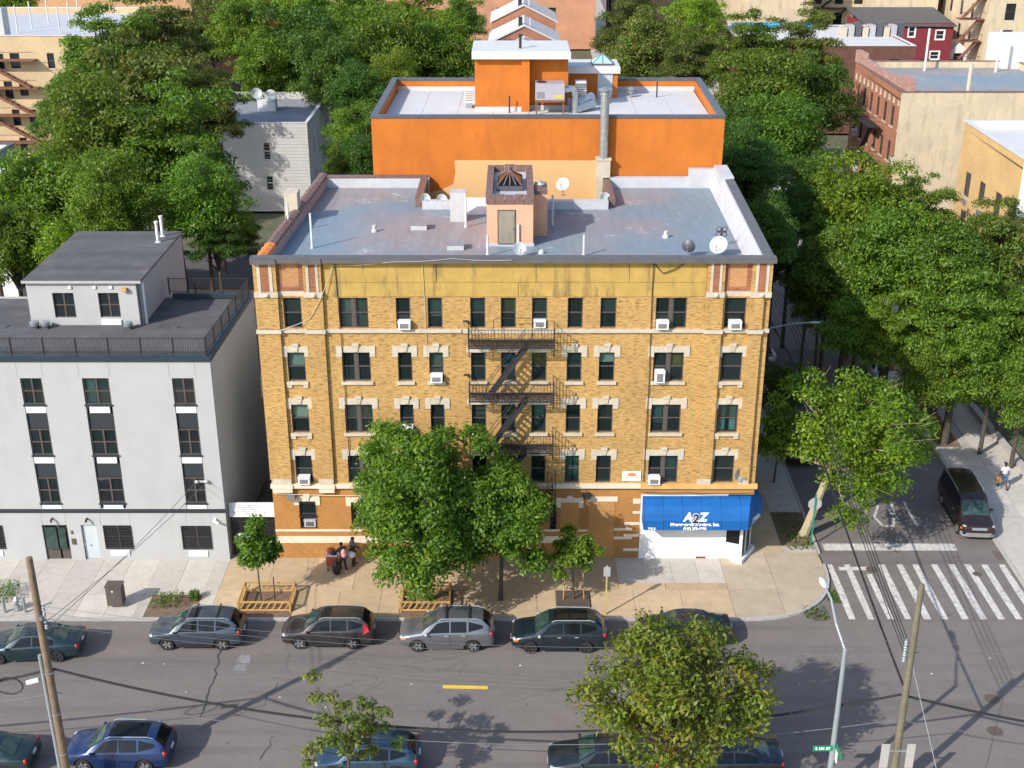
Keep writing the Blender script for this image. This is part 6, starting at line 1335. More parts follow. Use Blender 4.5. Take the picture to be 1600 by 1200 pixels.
for i, (v, l, px, py, rp, y) in enumerate((('f1', 'a', 270, 265, 120, 34), ('v1', 'a', 168, 255, 100, 33), ('r1', 'o', 225, 190, 110, 44), ('f1', 'o', 320, 170, 70, 46), ('r3', 'a', 70, 330, 95, 25), ('v1', 'h', 175, 330, 75, 22), ('r2', 'h', 318, 320, 66, 25), ('f1', 'a', 165, 105, 85, 64), ('f1', 'o', 258, 85, 82, 70), ('r1', 'a', 122, 240, 48, 46), ('r3', 'h', 20, 390, 70, 20), ('r2', 'c', 100, 410, 60, 20), ('f1', 'b', 340, 370, 50, 24), ('r3', 'a', -20, 325, 70, 28), ('v1', 'c', 20, 20, 45, 118), ('f1', 'a', 98, 185, 50, 58), ('r3', 'b', 372, 372, 36, 46), ('r1', 'b', 345, 350, 34, 40),
     ('r1', 'h', 380, 60, 60, 100), ('r2', 'b', 470, 95, 75, 96), ('r3', 'h', 420, 115, 60, 92), ('r1', 'c', 560, 45, 60, 118), ('r2', 'a', 600, 95, 75, 92), ('r2', 'b', 520, 120, 60, 86), ('v1', 'c', 650, 55, 60, 112), ('r1', 'h', 690, 95, 60, 96), ('r3', 'c', 480, 30, 50, 125), ('r1', 'b', 560, 150, 45, 70), ('r2', 'h', 550, 215, 45, 52), ('v1', 'a', 535, 270, 35, 46), ('r3', 'b', 575, 250, 40, 44), ('r1', 'h', 720, 40, 40, 125), ('r2', 'c', 615, 130, 45, 75), ('f1', 'o', 330, 60, 50, 115))):
    w_ = i >= 18
    lab = {'a': 'mid green', 'b': 'dense dark green', 'c': 'bright light green', 'h': 'fresh green', 'o': 'olive green'}[l]+(' tree in the grove beside the orange building' if w_ else ' tree in the thicket behind the white house')
    ptree(v, l, px, py, rp, y, lab, grp='trees beside the orange building' if w_ else GL)
for i, (v, l, px, py, rp, y) in enumerate((('f1', 'o', 985, 55, 60, 112), ('r1', 'o', 1010, 95, 65, 100), ('r3', 'c', 1085, 45, 50, 125), ('f1', 'o', 1080, 105, 55, 92), ('f1', 'a', 1170, 95, 65, 84), ('f1', 'o', 1255, 95, 70, 88), ('r2', 'a', 1190, 165, 75, 66), ('r1', 'b', 1265, 165, 65, 68), ('r2', 'h', 1225, 225, 70, 54), ('r1', 'b', 1155, 215, 50, 58), ('r3', 'b', 1170, 290, 62, 32), ('r2', 'b', 1195, 360, 50, 22), ('r1', 'b', 1160, 250, 50, 44), ('r3', 'b', 1265, 290, 50, 40), ('r3', 'b', 1222, 610, 42, 13), ('r2', 'b', 1212, 400, 48, 27), ('r1', 'b', 1240, 345, 50, 32), ('r3', 'b', 1262, 455, 42, 27), ('r1', 'b', 1215, 690, 30, 9))):
    lab = {'a': 'mid green', 'b': 'dense dark green', 'c': 'bright light green', 'h': 'fresh green', 'o': 'olive green'}[l]+(' tree shading the side street beside the golden brick house' if y < 35 else ' tree lining the side street right of the orange building' if y < 72 else ' tree in the far grove beyond the orange building roof')
    ptree(v, l, px, py, rp, y, lab, grp='trees along the side street')
for i, (v, l, px, py, rp, y) in enumerate((('r2', 'c', 1345, 338, 82, 30), ('f1', 'h', 1425, 350, 66, 31), ('r1', 'h', 1400, 420, 85, 22), ('r3', 'a', 1490, 430, 90, 20), ('f1', 'o', 1560, 400, 80, 22), ('r1', 'a', 1330, 440, 75, 23), ('f1', 'a', 1500, 530, 100, 14.5), ('r3', 'h', 1585, 520, 80, 16), ('r2', 'a', 1600, 610, 55, 11), ('f1', 'h', 1390, 530, 60, 17), ('r3', 'a', 1300, 400, 55, 27), ('r1', 'a', 1450, 600, 55, 13.5), ('r1', 'h', 1335, 520, 60, 19), ('r3', 'h', 1550, 590, 60, 13), ('r2', 'a', 1285, 470, 45, 25))):
    lab = {'a': 'mid green', 'c': 'bright light green', 'h': 'fresh green', 'o': 'olive green'}[l]+' tree on the far pavement in front of the golden house'
    ptree(v, l, px, py, rp, y, lab, grp='trees on the far pavement', rot=rnd.uniform(0, 6.28))
for i in range(26):                                       # wood beyond the last houses
    x = rnd.uniform(-130, 130); y = rnd.uniform(225, 330); plant(rnd.choice(('r1', 'r2', 'r3')), rnd.choice('abch'), x, y, rnd.uniform(5, 8.5), rnd.uniform(7, 9.5), 'distant tree beyond the last houses', grp='distant trees')
# street trees in front, each with its own crown
big = tree_meshes(21, 120, 50000, .235, R_=4.35, RZ=4.5, ZC=5.2, trunk_r=.2, clump=(.15, .25), droop=.25, flat=.95)
x, _ = fy(662, 815, -4.4); plant('', 'g', x, -4.4, 1., 1.05, 'big bushy street tree in the wooden guard hiding the brick front', rot=.6, own=big, name='street_tree', z=0)
sec = tree_meshes(22, 64, 23000, .235, R_=2.95, RZ=3.5, ZC=4.25, trunk_r=.13, clump=(.2, .32), droop=.25, flat=.95)
x, _ = fy(782, 825, -4.2); plant('', 'g', x, -4.2, 1., 1.1, 'smaller bushy street tree beside the big one below the fire escape', rot=2., own=sec, name='street_tree', z=0)
sap = tree_meshes(23, 24, 4200, .22, R_=1.05, RZ=1.75, ZC=2.9, trunk_r=.05, shape='cone', clump=(.24, .4), flat=.9)
x, y = gz(405, 950); plant('', 'h', x, -4.5, 1., 1.12, 'slim young street tree in the wooden guard by the alley gate', rot=1., own=sap, name='street_tree', z=0)
sap2 = tree_meshes(24, 26, 3600, .22, R_=1.45, RZ=1.25, ZC=2.9, trunk_r=.05, clump=(.2, .34), flat=.9)
x, y = gz(895, 925); plant('', 'h', x, -4.3, 1., 1., 'young street tree beside the black SUV', rot=1., own=sap2, name='street_tree', z=0)
cor = tree_meshes(25, 95, 34000, .25, R_=5.0, RZ=4.4, ZC=6.5, trunk_r=.27, clump=(.14, .26), bare=.05, flat=.85, twigs=3)
x, y = gz(1252, 835); t_ = plant('', 'c', x+.1, y, 1., 1., 'mottled plane tree with bare twigs standing by the stop sign', rot=3.6, own=cor, bark=mBarkP, name='plane_tree', z=-.05); t_.rotation_euler = (R(3), R(16), 0)
yel = tree_meshes(26, 110, 24000, .24, R_=4.3, RZ=3.9, ZC=5.1, trunk_r=.15, clump=(.12, .22), bare=.35, flat=1.0, twigs=9, shape='cone', fork=.8)
x, _ = fy(1052, 1095, -19.3); plant('', 'y', x, -19.3, 1., 1.03, 'yellowing street tree with thin foliage on the near pavement', rot=2.2, own=yel, name='street_tree', z=0)
spa = tree_meshes(27, 34, 3000, .22, R_=2.9, RZ=2.0, ZC=3.7, trunk_r=.08, clump=(.08, .14), bare=.2, shape='vase', fork=.9, twigs=4)
x, _ = fy(540, 1150, -19.3); plant('', 'o', x, -19.3, 1., 1., 'sparse twiggy street tree on the near pavement', rot=.4, own=spa, name='street_tree', z=0)
# weeds and ground cover: nobody could count it
def weeds(name, lab, polys, n, h, seed, mat=None, z=0.):
    rng = np.random.default_rng(seed); C = []
    while len(C) < n:
        x0, y0, x1, y1 = polys[rng.integers(len(polys))]; C.append((rng.uniform(x0, x1), rng.uniform(y0, y1), z+rng.uniform(.02, h)))
    C = np.array(C); me = leaf_mesh(name, C, rng.normal(size=(n, 3))+np.array([0, 0, .2]), .16, rng, .35); o = obj(name, me, mat or mGrassB); o['label'] = lab; o['category'] = 'weeds'; return stuff(o)
weeds('weeds', 'tall green weeds growing in the tree pit beside the blue-grey SUV', [(-18.8, -5.2, -17.2, -3.9), (-16.9, -4.4, -16.45, -3.9)], 700, .5, 1)
weeds('weeds', 'green weeds around the hydrant at the left edge', [(-27.8, -4.6, -26.1, -3.1)], 500, .7, 2)
weeds('weeds', 'low weeds at the foot of the plane tree', [(15.4, .8, 16.95, 5.1)], 500, .16, 3)
weeds('weeds', 'weeds along the corner kerb', [(15.1, -5.9, 16.3, -4.75), (16.6, -4.4, 17.2, -3.2)], 420, .14, 4, z=-.13)
weeds('shrubbery', 'bright green shrubs and lawn beyond the far pavement', [(33.2, -4, 40, 30)], 9000, .5, 5)
weeds('leaf_litter', 'fallen leaves in the tree pit across the side street', [(28.2, 14.2, 29.6, 21.4)], 260, .03, 6, mBagP)
# ---------------------------------------------------------------- poles, lamps, signs, wires
NP = -18.75
def upole(name, lab, x, y, h, mat, r0=.19, r1=.13): 
    th = thing(name, lab, 'utility pole', (x, y, 0)); MB().lathe([(r0*1.05, -.1), (r0, .4), ((r0+r1)/2, h*.5), (r1, h), (r1*.6, h+.03)], (x, y, 0), 14).build('shaft', mat, th, smooth=True); return th
lp = upole('utility_pole', 'brown timber utility pole with a pale conduit at the left', -18.5, NP, 11.3, mPole)
MB().path([(-18.71, NP-.08, 0), (-18.72, NP-.08, 6.9)], .075, 8).build('conduit', mSteelP, lp)
for z in (2, 4, 6): MB().lathe([(.2, z), (.2, z+.05)], (-18.5, NP, 0), 12).build('band', mGalv, lp)
MB().box(-18.42, NP-.25, 8.6, -18.3, NP+.1, 8.75).build('bracket', mGalv, lp)
for k in range(4): MB().lathe([(.045, 8.1+k*.28), (.075, 8.15+k*.28), (.05, 8.2+k*.28), (.07, 8.26+k*.28), (.03, 8.3+k*.28)], (-18.26, NP-.05, 0), 8).build('insulator', mSteelP, lp)
eb = thing('cable_closure', 'white cable closure and coiled cable hung beside the left utility pole', 'cable box', (-19.2, NP, 5.6)); MB().path([(-19.45, NP, 5.5), (-18.95, NP, 5.65)], .1, 8).build('case', mWhite, eb)
m = MB(); m.path([(-20.2+.55*math.cos(a*.35), NP, 5.35+.4*math.sin(a*.35)) for a in range(19)], .03, 5); m.build('coil', mCable, eb)
rp_ = upole('utility_pole', 'mossy green timber utility pole with sign boards at the right', 15.85, NP, 10.1, mPoleG, .165, .115)
for k in range(4): MB().lathe([(.05, 6.55+k*.26), (.085, 6.6+k*.26), (.05, 6.66+k*.26), (.08, 6.72+k*.26), (.04, 6.78+k*.26)], (15.56, NP-.04, 0), 8).build('insulator', mSteelP, rp_)
MB().box(15.5, NP-.06, 6.5, 15.62, NP+.02, 7.6).build('rack', mGalv, rp_)
for dx in (-.55, .5): MB().box(15.85+dx-.17, NP-.2, 1.4, 15.85+dx+.17, NP-.17, 2.6).build('board', mSignBack, rp_)
MB().box(15.2, NP-.17, 2.2, 16.5, NP-.13, 2.26).build('bracket', mGalv, rp_)
sl_ = thing('street_lamp', 'grey steel street lamp with a long arm over the carriageway and green street signs', 'street lamp', (13.2, NP, 0))
MB().lathe([(.14, -.05), (.13, .3), (.09, 7.1), (.02, 7.15)], (13.2, NP, 0), 12).build('pole', mSteelP, sl_, smooth=True)
hx, hy = gz(1288, 912, 8.55)
MB().path([(13.2, NP, 7.05), ((13.2*2+hx)/3-.1, NP+(hy-NP)*.33, 7.75), ((13.2+2*hx)/3, NP+(hy-NP)*.7, 8.3), (hx, hy, 8.5)], .05, 8).build('arm', mSteelP, sl_)
MB().ell((hx-.02, hy+.15, 8.52), (.14, .42, .09), 10, 6).build('lamp_head', mWhite, sl_, smooth=True)
sgn = thing('street_sign', 'green street name sign reading E 181 ST on the grey lamp post', 'sign', (13.0, NP-.12, 2.4)); MB().box(12.35, NP-.13, 2.2, 13.15, NP-.11, 2.46).build('plate', mGreen, sgn); put_text('E 181 ST', .17, (12.75, NP-.132, 2.27), (1, 0, 0), (0, 0, 1), mLetter, sgn, .006)
sgn = thing('street_sign', 'green cross-street name sign edge-on on the grey lamp post', 'sign', (13.3, NP, 2.4)); MB().box(13.3, NP-.85, 2.3, 13.32, NP+.35, 2.56).build('plate', mGreen, sgn); MB().box(13.31, NP-.3, 1.7, 13.335, NP+.2, 2.26).build('notice', mWhite, sgn)
l2x, l2y = 15.5, 15.0
s2 = thing('street_lamp', 'slim grey street lamp with curved arm behind the brick house corner', 'street lamp', (l2x, l2y, 0)); MB().lathe([(.12, -.02), (.08, 8.2), (.02, 8.22)], (l2x, l2y, 0), 10).build('pole', mSteelP, s2)
MB().path([(l2x, l2y, 7.6), (16.8, l2y, 8.05), (18.2, l2y, 8.3), (19.0, l2y, 8.35)], .045, 6).build('arm', mSteelP, s2); MB().ell((19.35, l2y, 8.36), (.4, .14, .08), 10, 6).build('lamp_head', mSteelP, s2)
# stop sign seen from behind, parking sign post
sx, sy = gz(1267, 850); ss = thing('stop_sign', 'octagonal stop sign on a green post, its grey back showing', 'stop sign', (sx, sy, 0))
MB().box(sx-.04, sy-.03, -.05, sx+.04, sy+.03, 3.2).build('post', M('post_green', (.01, .2, .13), .6, .1, 4.), ss)
pts = [(.4*math.cos(R(22.5+45*i)), .4*math.sin(R(22.5+45*i))) for i in range(8)]
m = MB().xprism([(sx+a, 2.55+b) for a, b in pts], .035, .05); m.v = [(p[0], sy+p[1], p[2]) for p in m.v]; m.build('plate', mSignBack, ss)
px_, py_ = gz(946, 960); ps = thing('parking_sign', 'thin rusty yellow post with a pale parking sign beside the black SUV', 'sign post', (px_, py_, 0)); MB().box(px_-.035, py_-.03, -.05, px_+.035, py_+.03, 2.9).build('post', mYelPole, ps); m = MB().xprism([(px_-.17, 2.3), (px_+.17, 2.3), (px_+.17, 2.85), (px_-.17, 2.85)], -.05, -.035); m.v = [(p[0], py_+p[1], p[2]) for p in m.v]; m.build('plate', mSignBack, ps)
# cabinet, hydrant, bollards, tree guards
cx_, cy_ = gz(183, 946); cb = thing('utility_cabinet', 'dark bronze utility cabinet standing on the pale pavement', 'cabinet', (cx_, cy_, 0)); MB().box(cx_-.4, cy_-.28, .15, cx_+.4, cy_+.3, 1.25).build('case', mBrown, cb); MB().box(cx_-.43, cy_-.31, 1.25, cx_+.43, cy_+.33, 1.31).build('lid', mBrown, cb); MB().box(cx_-.13, cy_-.15, -.02, cx_+.13, cy_+.15, .15).build('foot', mCap, cb); MB().xprism([(cx_-.12, 1.05), (cx_+.0, 1.05), (cx_-.06, .93)], cy_-.29, cy_-.281).build('emblem', mTee, cb)
hx_, hy_ = gz(28, 953); hyd = thing('fire_hydrant', 'grey fire hydrant between two steel bollards at the left', 'hydrant', (hx_, hy_, 0))
MB().lathe([(.2, -.02), (.2, .08), (.12, .1), (.12, .55), (.16, .57), (.16, .63), (.13, .66), (.1, .76), (.04, .82)], (hx_, hy_, 0), 14).build('barrel', mGalv, hyd, smooth=True); MB().path([(hx_-.24, hy_, .42), (hx_+.24, hy_, .42)], .07, 8).path([(hx_, hy_-.22, .42), (hx_, hy_, .42)], .08, 8).build('outlet', mGalv, hyd)
for px, lab in ((8, 'steel bollard on the left of the fire hydrant'), (40, 'steel bollard on the right of the fire hydrant')):
    x, y = gz(px, 957); tag(MB().lathe([(.08, -.02), (.08, .85), (.06, .92), (.01, .95)], (x, y, 0), 10).build('bollard', mGalv, smooth=True), lab, 'bollard')
def guard(lab, x0, y0, x1, y1, sides='fbLR', h=.62):
    th = thing('tree_guard', lab, 'tree guard', ((x0+x1)/2, (y0+y1)/2, 0))
    for x in (x0, x1):
        for y in (y0, y1): MB().box(x-.05, y-.05, -.02, x+.05, y+.05, h).build('post', mWood, th)
    for s, p, q in (('f', (x0, y0), (x1, y0)), ('b', (x0, y1), (x1, y1)), ('L', (x0, y0), (x0, y1)), ('R', (x1, y0), (x1, y1))):
        if s not in sides: continue
        P, Q = Vector((*p, 0)), Vector((*q, 0)); d = (Q-P).normalized()
        for z in (.1, h-.03): MB().beam(P+d*.05+Vector((0, 0, z)), Q-d*.05+Vector((0, 0, z)), .05, .09).build('rail', mWood, th)
        n = int((Q-P).length/.3)
        for i in range(n):
            a = P.lerp(Q, (i+.15)/n); b = P.lerp(Q, (i+.95)/n); MB().beam(a+Vector((0, 0, .12)), b+Vector((0, 0, h-.06)), .03, .07).build('slat', mWood, th)
    return th
guard('pine tree guard with slanted slats around the slim young tree', -14.1, -5.35, -11.45, -3.5)
guard('pine tree guard partly hidden under the big street tree', -5.75, -5.35, -3.25, -3.5)
tag(MB().box(2.35, -5.3, -.05, 4.05, -3.5, .09).build('timber_edging', mBrown), 'low dark timber edging around the young tree by the black SUV', 'edging')
for dx in (-.55, .55): x, y = gz(895, 925); tag(MB().path([(x+dx, -4.35, -.03), (x+dx*.85, -4.3, 1.7)], .03, 6).build('tree_stake', mWood), 'thin stake propping the young tree by the black SUV', 'stake', 'stakes beside the young trees')
x, y = gz(427, 950); tag(MB().path([(x, -4.4, -.03), (x, -4.4, 1.5)], .03, 6).build('tree_stake', mIron), 'thin dark stake in the wooden guard by the alley gate', 'stake')
tag(MB().box(sk(32.42, -12), -12, -.1, sk(32.62, 0), 30, .28).build('low_wall', mKerb), 'low concrete garden wall along the far pavement', 'wall')
# overhead wires
G = 'overhead wires'
A = lambda z: (-18.35, NP+.1, z)
Bp = lambda z: (15.7, NP+.1, z)
wire([(-60, NP, 6.5), A(6.1), Bp(4.85), (60, NP, 4.8)], .055, 'thick black bundled cable strung between the two utility poles', mCable, .072, 'overhead_cable', G, 30)
wire([(-60, NP+.1, 5.3), A(4.95), Bp(3.6), (60, NP, 3.6)], .02, 'thin grey wire strung below the thick cable between the poles', mCableG, .055, 'overhead_wire', G, 30)
for k, z in enumerate((8.2, 8.48, 8.76, 9.05)):
    wire([(-60, NP-.1+.12*k, z+.1), A(z), (15.6, NP+.1, z-1.55), (60, NP, z-1.5)], .008, 'one of four thin wires strung high between the utility poles', mCableG, .03, 'overhead_wire', 'high wires between the poles', 24)
for k in range(4): wire([(15.7, NP+.1, 6.6+.26*k), (17.4+.12*k, 12, 8.6+.22*k), (18.6, 60, 8.8+.2*k)], .02, 'one of four wires crossing from the right pole along the side street', mCable, .012, 'overhead_wire', 'wires along the side street', 20)
wire([(15.75, NP+.1, 5.3), (17.3, 12, 7.2), (18.4, 60, 7.4)], .05, 'thick black cable crossing from the right pole along the side street', mCable, .016, 'overhead_cable', G, 24)
for k in range(2): wire([A(8.0+.3*k), (-17.0+.6*k, -.25, 4.9)], .014, 'one of two service wires running from the left pole to the white house', mCableG, .012, 'service_wire', 'service wires to the white house', 20)
sb = thing('wire_anchor', 'small wire anchor bracket on the white house wall', 'bracket', (-16.7, -.3, 4.95)); MB().box(-17.05, -.3, 4.85, -16.35, -.19, 4.95).ell((-16.95, -.34, 4.92), (.12, .1, .1), 8, 5).ell((-16.45, -.32, 4.92), (.14, .1, .1), 8, 5).build('bracket', mSignBack, sb)
wire([(15.95, NP-.1, 6.3), (17.3, NP-4.2, .1)], .015, 'pale guy wire slanting down from the right utility pole', mSteelP, 0, 'guy_wire')
wire([(16, NP+.1, 6.9), (38, NP+1, 6.6)], .016, 'thin pale wire with a white clamp right of the mossy pole', mCableG, .01, 'overhead_wire')
# ---------------------------------------------------------------- people
def skin(name, chain, rad, mat, parent, sub=2):
    """chain: list of polylines of joint names; rad: joint -> (position, radius)."""
    names = list(rad); idx = {n: i for i, n in enumerate(names)}; edges = set()
    for c in chain:
        for a, b in zip(c[:-1], c[1:]): edges.add((idx[a], idx[b]))
    me = bpy.data.meshes.new(name); me.from_pydata([rad[n][0] for n in names], list(edges), [])
    o = bpy.data.objects.new('tmp', me); COL.objects.link(o); o.modifiers.new('s', 'SKIN'); sd = o.modifiers.new('d', 'SUBSURF'); sd.levels = sub; sd.render_levels = sub
    for i, n in enumerate(names):
        r = rad[n][1]; r = r if isinstance(r, tuple) else (r, r); me.skin_vertices[0].data[i].radius = r; me.skin_vertices[0].data[i].use_root = (i == 0)
    out = bpy.data.meshes.new_from_object(o.evaluated_get(bpy.context.evaluated_depsgraph_get())); bpy.data.objects.remove(o); out.name = name
    out.polygons.foreach_set('use_smooth', [True]*len(out.polygons)); out.materials.clear(); return obj(name, out, mat, parent)
def person(lab, x, y, rz, J, top, bottom, shoes, hair, sleeves=True, long_leg=False, z=0.):
    th = thing('person', lab, 'person', (x, y, z), rz, world=False); V3 = Vector
    body = {k: J[k] for k in J}
    ch = [['pelvis', 'waist', 'chest', 'neck', 'head', 'crown'], ['chest', 'shL', 'elL', 'wrL', 'haL'], ['chest', 'shR', 'elR', 'wrR', 'haR'], ['pelvis', 'hpL', 'knL', 'anL', 'toL'], ['pelvis', 'hpR', 'knR', 'anR', 'toR']]
    b = skin('body', ch, body, mSkin, th)
    g = lambda n, d: (J[n][0], J[n][1]+d if not isinstance(J[n][1], tuple) else tuple(q+d for q in J[n][1]))
    lerp = lambda a, b_, t, d: (tuple(V3(J[a][0]).lerp(V3(J[b_][0]), t)), .5*((J[a][1] if not isinstance(J[a][1], tuple) else J[a][1][0])+(J[b_][1] if not isinstance(J[b_][1], tuple) else J[b_][1][0]))+d)
    e = .028
    tj = {'pelvis': g('pelvis', e), 'waist': g('waist', e), 'chest': g('chest', e), 'shL': g('shL', e), 'shR': g('shR', e), 'mL': lerp('shL', 'elL', .75, e+.01), 'mR': lerp('shR', 'elR', .75, e+.01), 'nk': lerp('chest', 'neck', .55, .03)}
    tc = [['pelvis', 'waist', 'chest', 'nk'], ['chest', 'shL', 'mL'], ['chest', 'shR', 'mR']]
    if sleeves == 'long': tj['wL'] = lerp('elL', 'wrL', .9, e*.7); tj['wR'] = lerp('elR', 'wrR', .9, e*.7); tj['eL'] = g('elL', e*.8); tj['eR'] = g('elR', e*.8); tc[1] += ['eL', 'wL']; tc[2] += ['eR', 'wR']
    skin('top', tc, tj, top, th)
    if long_leg: bj = {'pelvis': g('pelvis', e*.7), 'hpL': g('hpL', e*.7), 'hpR': g('hpR', e*.7), 'knL': g('knL', e*.7), 'knR': g('knR', e*.7), 'aL': lerp('knL', 'anL', .92, e*.6), 'aR': lerp('knR', 'anR', .92, e*.6)}; bc = [['pelvis', 'hpL', 'knL', 'aL'], ['pelvis', 'hpR', 'knR', 'aR']]
    else: bj = {'pelvis': g('pelvis', e*.7), 'hpL': g('hpL', e), 'hpR': g('hpR', e), 'kL': lerp('hpL', 'knL', .85, e*1.2), 'kR': lerp('hpR', 'knR', .85, e*1.2)}; bc = [['pelvis', 'hpL', 'kL'], ['pelvis', 'hpR', 'kR']]
    skin('trousers' if long_leg else 'shorts', bc, bj, bottom, th)
    for s in 'LR': a = V3(J['an'+s][0]); t = V3(J['to'+s][0]); m = MB().ell((0, 0, 0), (.05, .14, .05), 8, 5); d = (t-a); ang = math.atan2(-d.x, d.y); c = a.lerp(t, .45); c.z = max(.045, min(a.z, t.z)); m.v = [(c.x+p[0]*math.cos(ang)-p[1]*math.sin(ang), c.y+p[0]*math.sin(ang)+p[1]*math.cos(ang), c.z+p[2]) for p in m.v]; m.build('shoe', shoes, th, smooth=True)
    hd = V3(J['head'][0]); MB().ell((hd.x, hd.y-.012, hd.z+.085), (.098, .112, .10), 12, 8).build('hair', hair, th, smooth=True)
    for s in (-1, 1): MB().ell((hd.x+s*.033, hd.y+.092, hd.z+.035), (.012, .008, .008), 6, 4).build('eye', mTee, th)
    MB().ell((hd.x, hd.y+.105, hd.z), (.014, .018, .022), 6, 4).ell((hd.x, hd.y+.092, hd.z-.05), (.026, .008, .008), 6, 4).build('nose_and_mouth', mSkin, th)
    for s, sd in (('L', -1), ('R', 1)):                   # fingers and thumb
        h = V3(J['ha'+s][0]); wv = (h-V3(J['wr'+s][0])).normalized(); m = MB(); side = wv.cross(V3((0, 1, 0))).normalized()
        for f in range(4): o_ = h+wv*.02+V3((0, (f-1.5)*.019, 0)); m.path([o_, o_+wv*(.045+.006*(1-abs(f-1.5))), o_+wv*.07+V3((-sd*.02, .0, 0))], [.0095, .009, .007], 5)
        m.path([h+V3((0, .03, 0)), h+V3((0, .055, 0))+wv*.02, h+V3((0, .06, 0))+wv*.045], [.011, .010, .008], 5); m.build('fingers', mSkin, th, smooth=True)
    return th
def joints(walk=0., armL=(0, 0, 0), armR=(0, 0, 0), lean=0.):
    return {'pelvis': ((0, 0, .95), (.14, .11)), 'waist': ((0, lean*.3, 1.1), (.13, .1)), 'chest': ((0, lean*.7, 1.34), (.155, .11)), 'neck': ((0, lean, 1.5), .055), 'head': ((0, lean+.02, 1.6), (.075, .09)), 'crown': ((0, lean+.02, 1.7), (.06, .075)),
            'shL': ((-.18, lean*.8, 1.42), .06), 'elL': ((-.24+armL[0]*.5, lean*.8+armL[1]*.5-.02, 1.15+armL[2]*.5), .043), 'wrL': ((-.26+armL[0], lean*.8+armL[1]+.04, .91+armL[2]), .03), 'haL': ((-.26+armL[0], lean*.8+armL[1]+.06, .83+armL[2]), (.02, .04)),
            'shR': ((.18, lean*.8, 1.42), .06), 'elR': ((.24+armR[0]*.5, lean*.8+armR[1]*.5-.02, 1.15+armR[2]*.5), .043), 'wrR': ((.26+armR[0], lean*.8+armR[1]+.04, .91+armR[2]), .03), 'haR': ((.26+armR[0], lean*.8+armR[1]+.06, .83+armR[2]), (.02, .04)),
            'hpL': ((-.1, 0, .88), .095), 'knL': ((-.1, walk*.22+.03, .48), .06), 'anL': ((-.1, walk*.34-.02, .09), .042), 'toL': ((-.11, walk*.34+.14, .04), .035),
            'hpR': ((.1, 0, .88), .095), 'knR': ((.1, -walk*.08+.03, .48), .06), 'anR': ((.1, -walk*.34-.03, .12), .042), 'toR': ((.11, -walk*.34+.13, .05), .035)}
wx_, wy_ = gz(1566, 763)
man = person('person in a white T-shirt and denim shorts walking along the far pavement with a bag', wx_, wy_, R(12), joints(1., (-.03, .05, .05), (0, -.08, 0)), mTee, mDenim, mDarkCl, mHair)
MB().ell((0, .13, 1.73), (.085, .1, .02), 10, 4).build('cap_brim', mDarkCl, man)
bg_ = thing('carrier_bag', 'tan paper bag carried by the walker in the white T-shirt', 'bag', (wx_-.3, wy_+.02, 0)); c0 = Vector((wx_-.31, wy_+.06, .0)); MB().prism([(c0.x-.17, c0.y-.1), (c0.x+.13, c0.y-.1), (c0.x+.13, c0.y+.1), (c0.x-.17, c0.y+.1)], .42, .8).build('bag_body', mBagP, bg_); MB().path([(c0.x-.08, c0.y, .8), (c0.x-.01, c0.y, .9), (c0.x+.05, c0.y, .8)], .008, 4).build('handle', mBagP, bg_)
w2 = gz(537, 893)
p2_ = person('person with a pink backpack pushing a loaded cart by the brick wall', w2[0], w2[1], R(35), joints(.5, (-.02, .3, .2), (-.1, .3, .2), .1), mDarkCl, mDarkCl, mTee, mHair, 'long', True)
bp = thing('backpack', 'dusty pink backpack worn by the person with the cart', 'backpack', (w2[0], w2[1], 0), R(35), world=False)
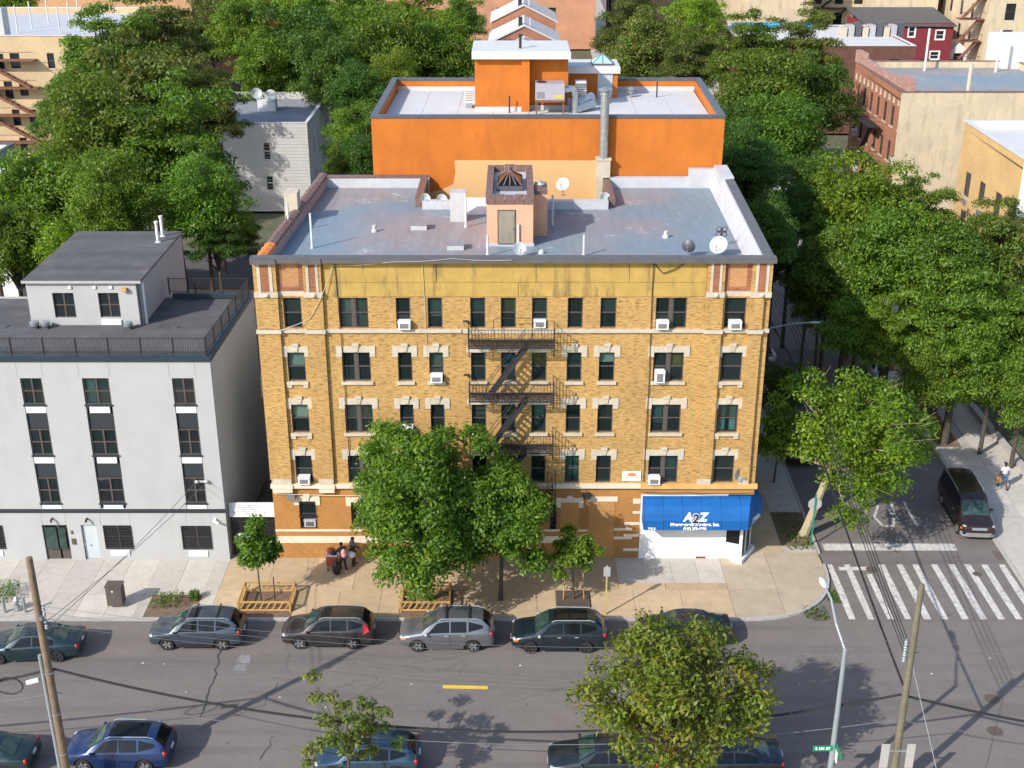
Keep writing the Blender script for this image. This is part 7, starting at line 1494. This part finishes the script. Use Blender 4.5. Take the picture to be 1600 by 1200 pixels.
MB().ell((0, -.12, 1.2), (.17, .12, .27), 12, 8).build('bag_body', mPinkCl, bp, smooth=True); MB().ell((0, -.21, 1.1), (.12, .06, .13), 10, 6).build('pocket', mPinkCl, bp, smooth=True); MB().path([(-.12, -.03, 1.42), (-.13, .13, 1.4), (-.13, .17, 1.2), (-.13, .02, 1.0)], .02, 5).path([(.12, -.03, 1.42), (.13, .13, 1.4), (.13, .17, 1.2), (.13, .02, 1.0)], .02, 5).build('strap', mPinkCl, bp)
c1 = gz(519, 893); kt = thing('shopping_cart', 'rusty red hand cart loaded with bags against the brick wall', 'cart', (c1[0], c1[1]+.25, 0)); kx, ky = c1[0], c1[1]+.3
MB().box(kx-.3, ky-.28, .35, kx+.3, ky+.28, .95).build('basket', mRedP, kt); MB().box(kx-.33, ky-.31, .93, kx+.33, ky+.31, .99).build('rim', mTee, kt)
for dx in (-.24, .24):
    for dy in (-.22, .22): MB().path([(kx+dx, ky+dy, .36), (kx+dx, ky+dy, .1)], .015, 5).lathe([(.09, -.02), (.09, .02)], (kx+dx, ky+dy, .085), 10, 'x').build('wheel', mRub, kt)
MB().path([(kx+.3, ky-.25, .95), (kx+.42, ky-.25, 1.15), (kx+.42, ky+.25, 1.15), (kx+.3, ky+.25, .95)], .014, 5).build('handle', mGalv, kt)
for dx, dy, z, r_, mt, lb in ((-.05, .05, 1.1, .26, mRedP, 'bulging red-brown bag heaped on the hand cart'), (.12, -.15, 1.08, .17, mDarkCl, 'dark bundle heaped on the hand cart')): tag(MB().ell((kx+dx, ky+dy, z), (r_, r_*.9, r_*.75), 12, 8).build('bag', mt, smooth=True), lb, 'bag')
b1 = gz(526, 898); tag(MB().ell((b1[0], b1[1]+.02, .42), (.24, .22, .45), 12, 8).path([(b1[0], b1[1], .8), (b1[0]+.03, b1[1]+.05, 1.0)], [.09, .03], 6).build('bin_bag', mBlkBag, smooth=True), 'shiny black bin bag slumped in front of the hand cart', 'bag')
w3 = gz(552, 886)
p3_ = person('person in dark clothes beside the cart, half hidden by the big street tree', w3[0], w3[1]+.2, R(-60), joints(.3, (0, .1, .1), (0, .25, .2)), mDarkCl, mDarkCl, mDarkCl, mHair, 'long', True)
tag(MB().ell((w3[0]-.05, w3[1]-.12, .85), (.24, .16, .2), 12, 8).build('bag', mTee, smooth=True), 'white bag held by the person half hidden by the tree', 'bag')
# finish: drop the helper flag
for o in WORLD_THINGS:
    if '_w' in o: del o['_w']
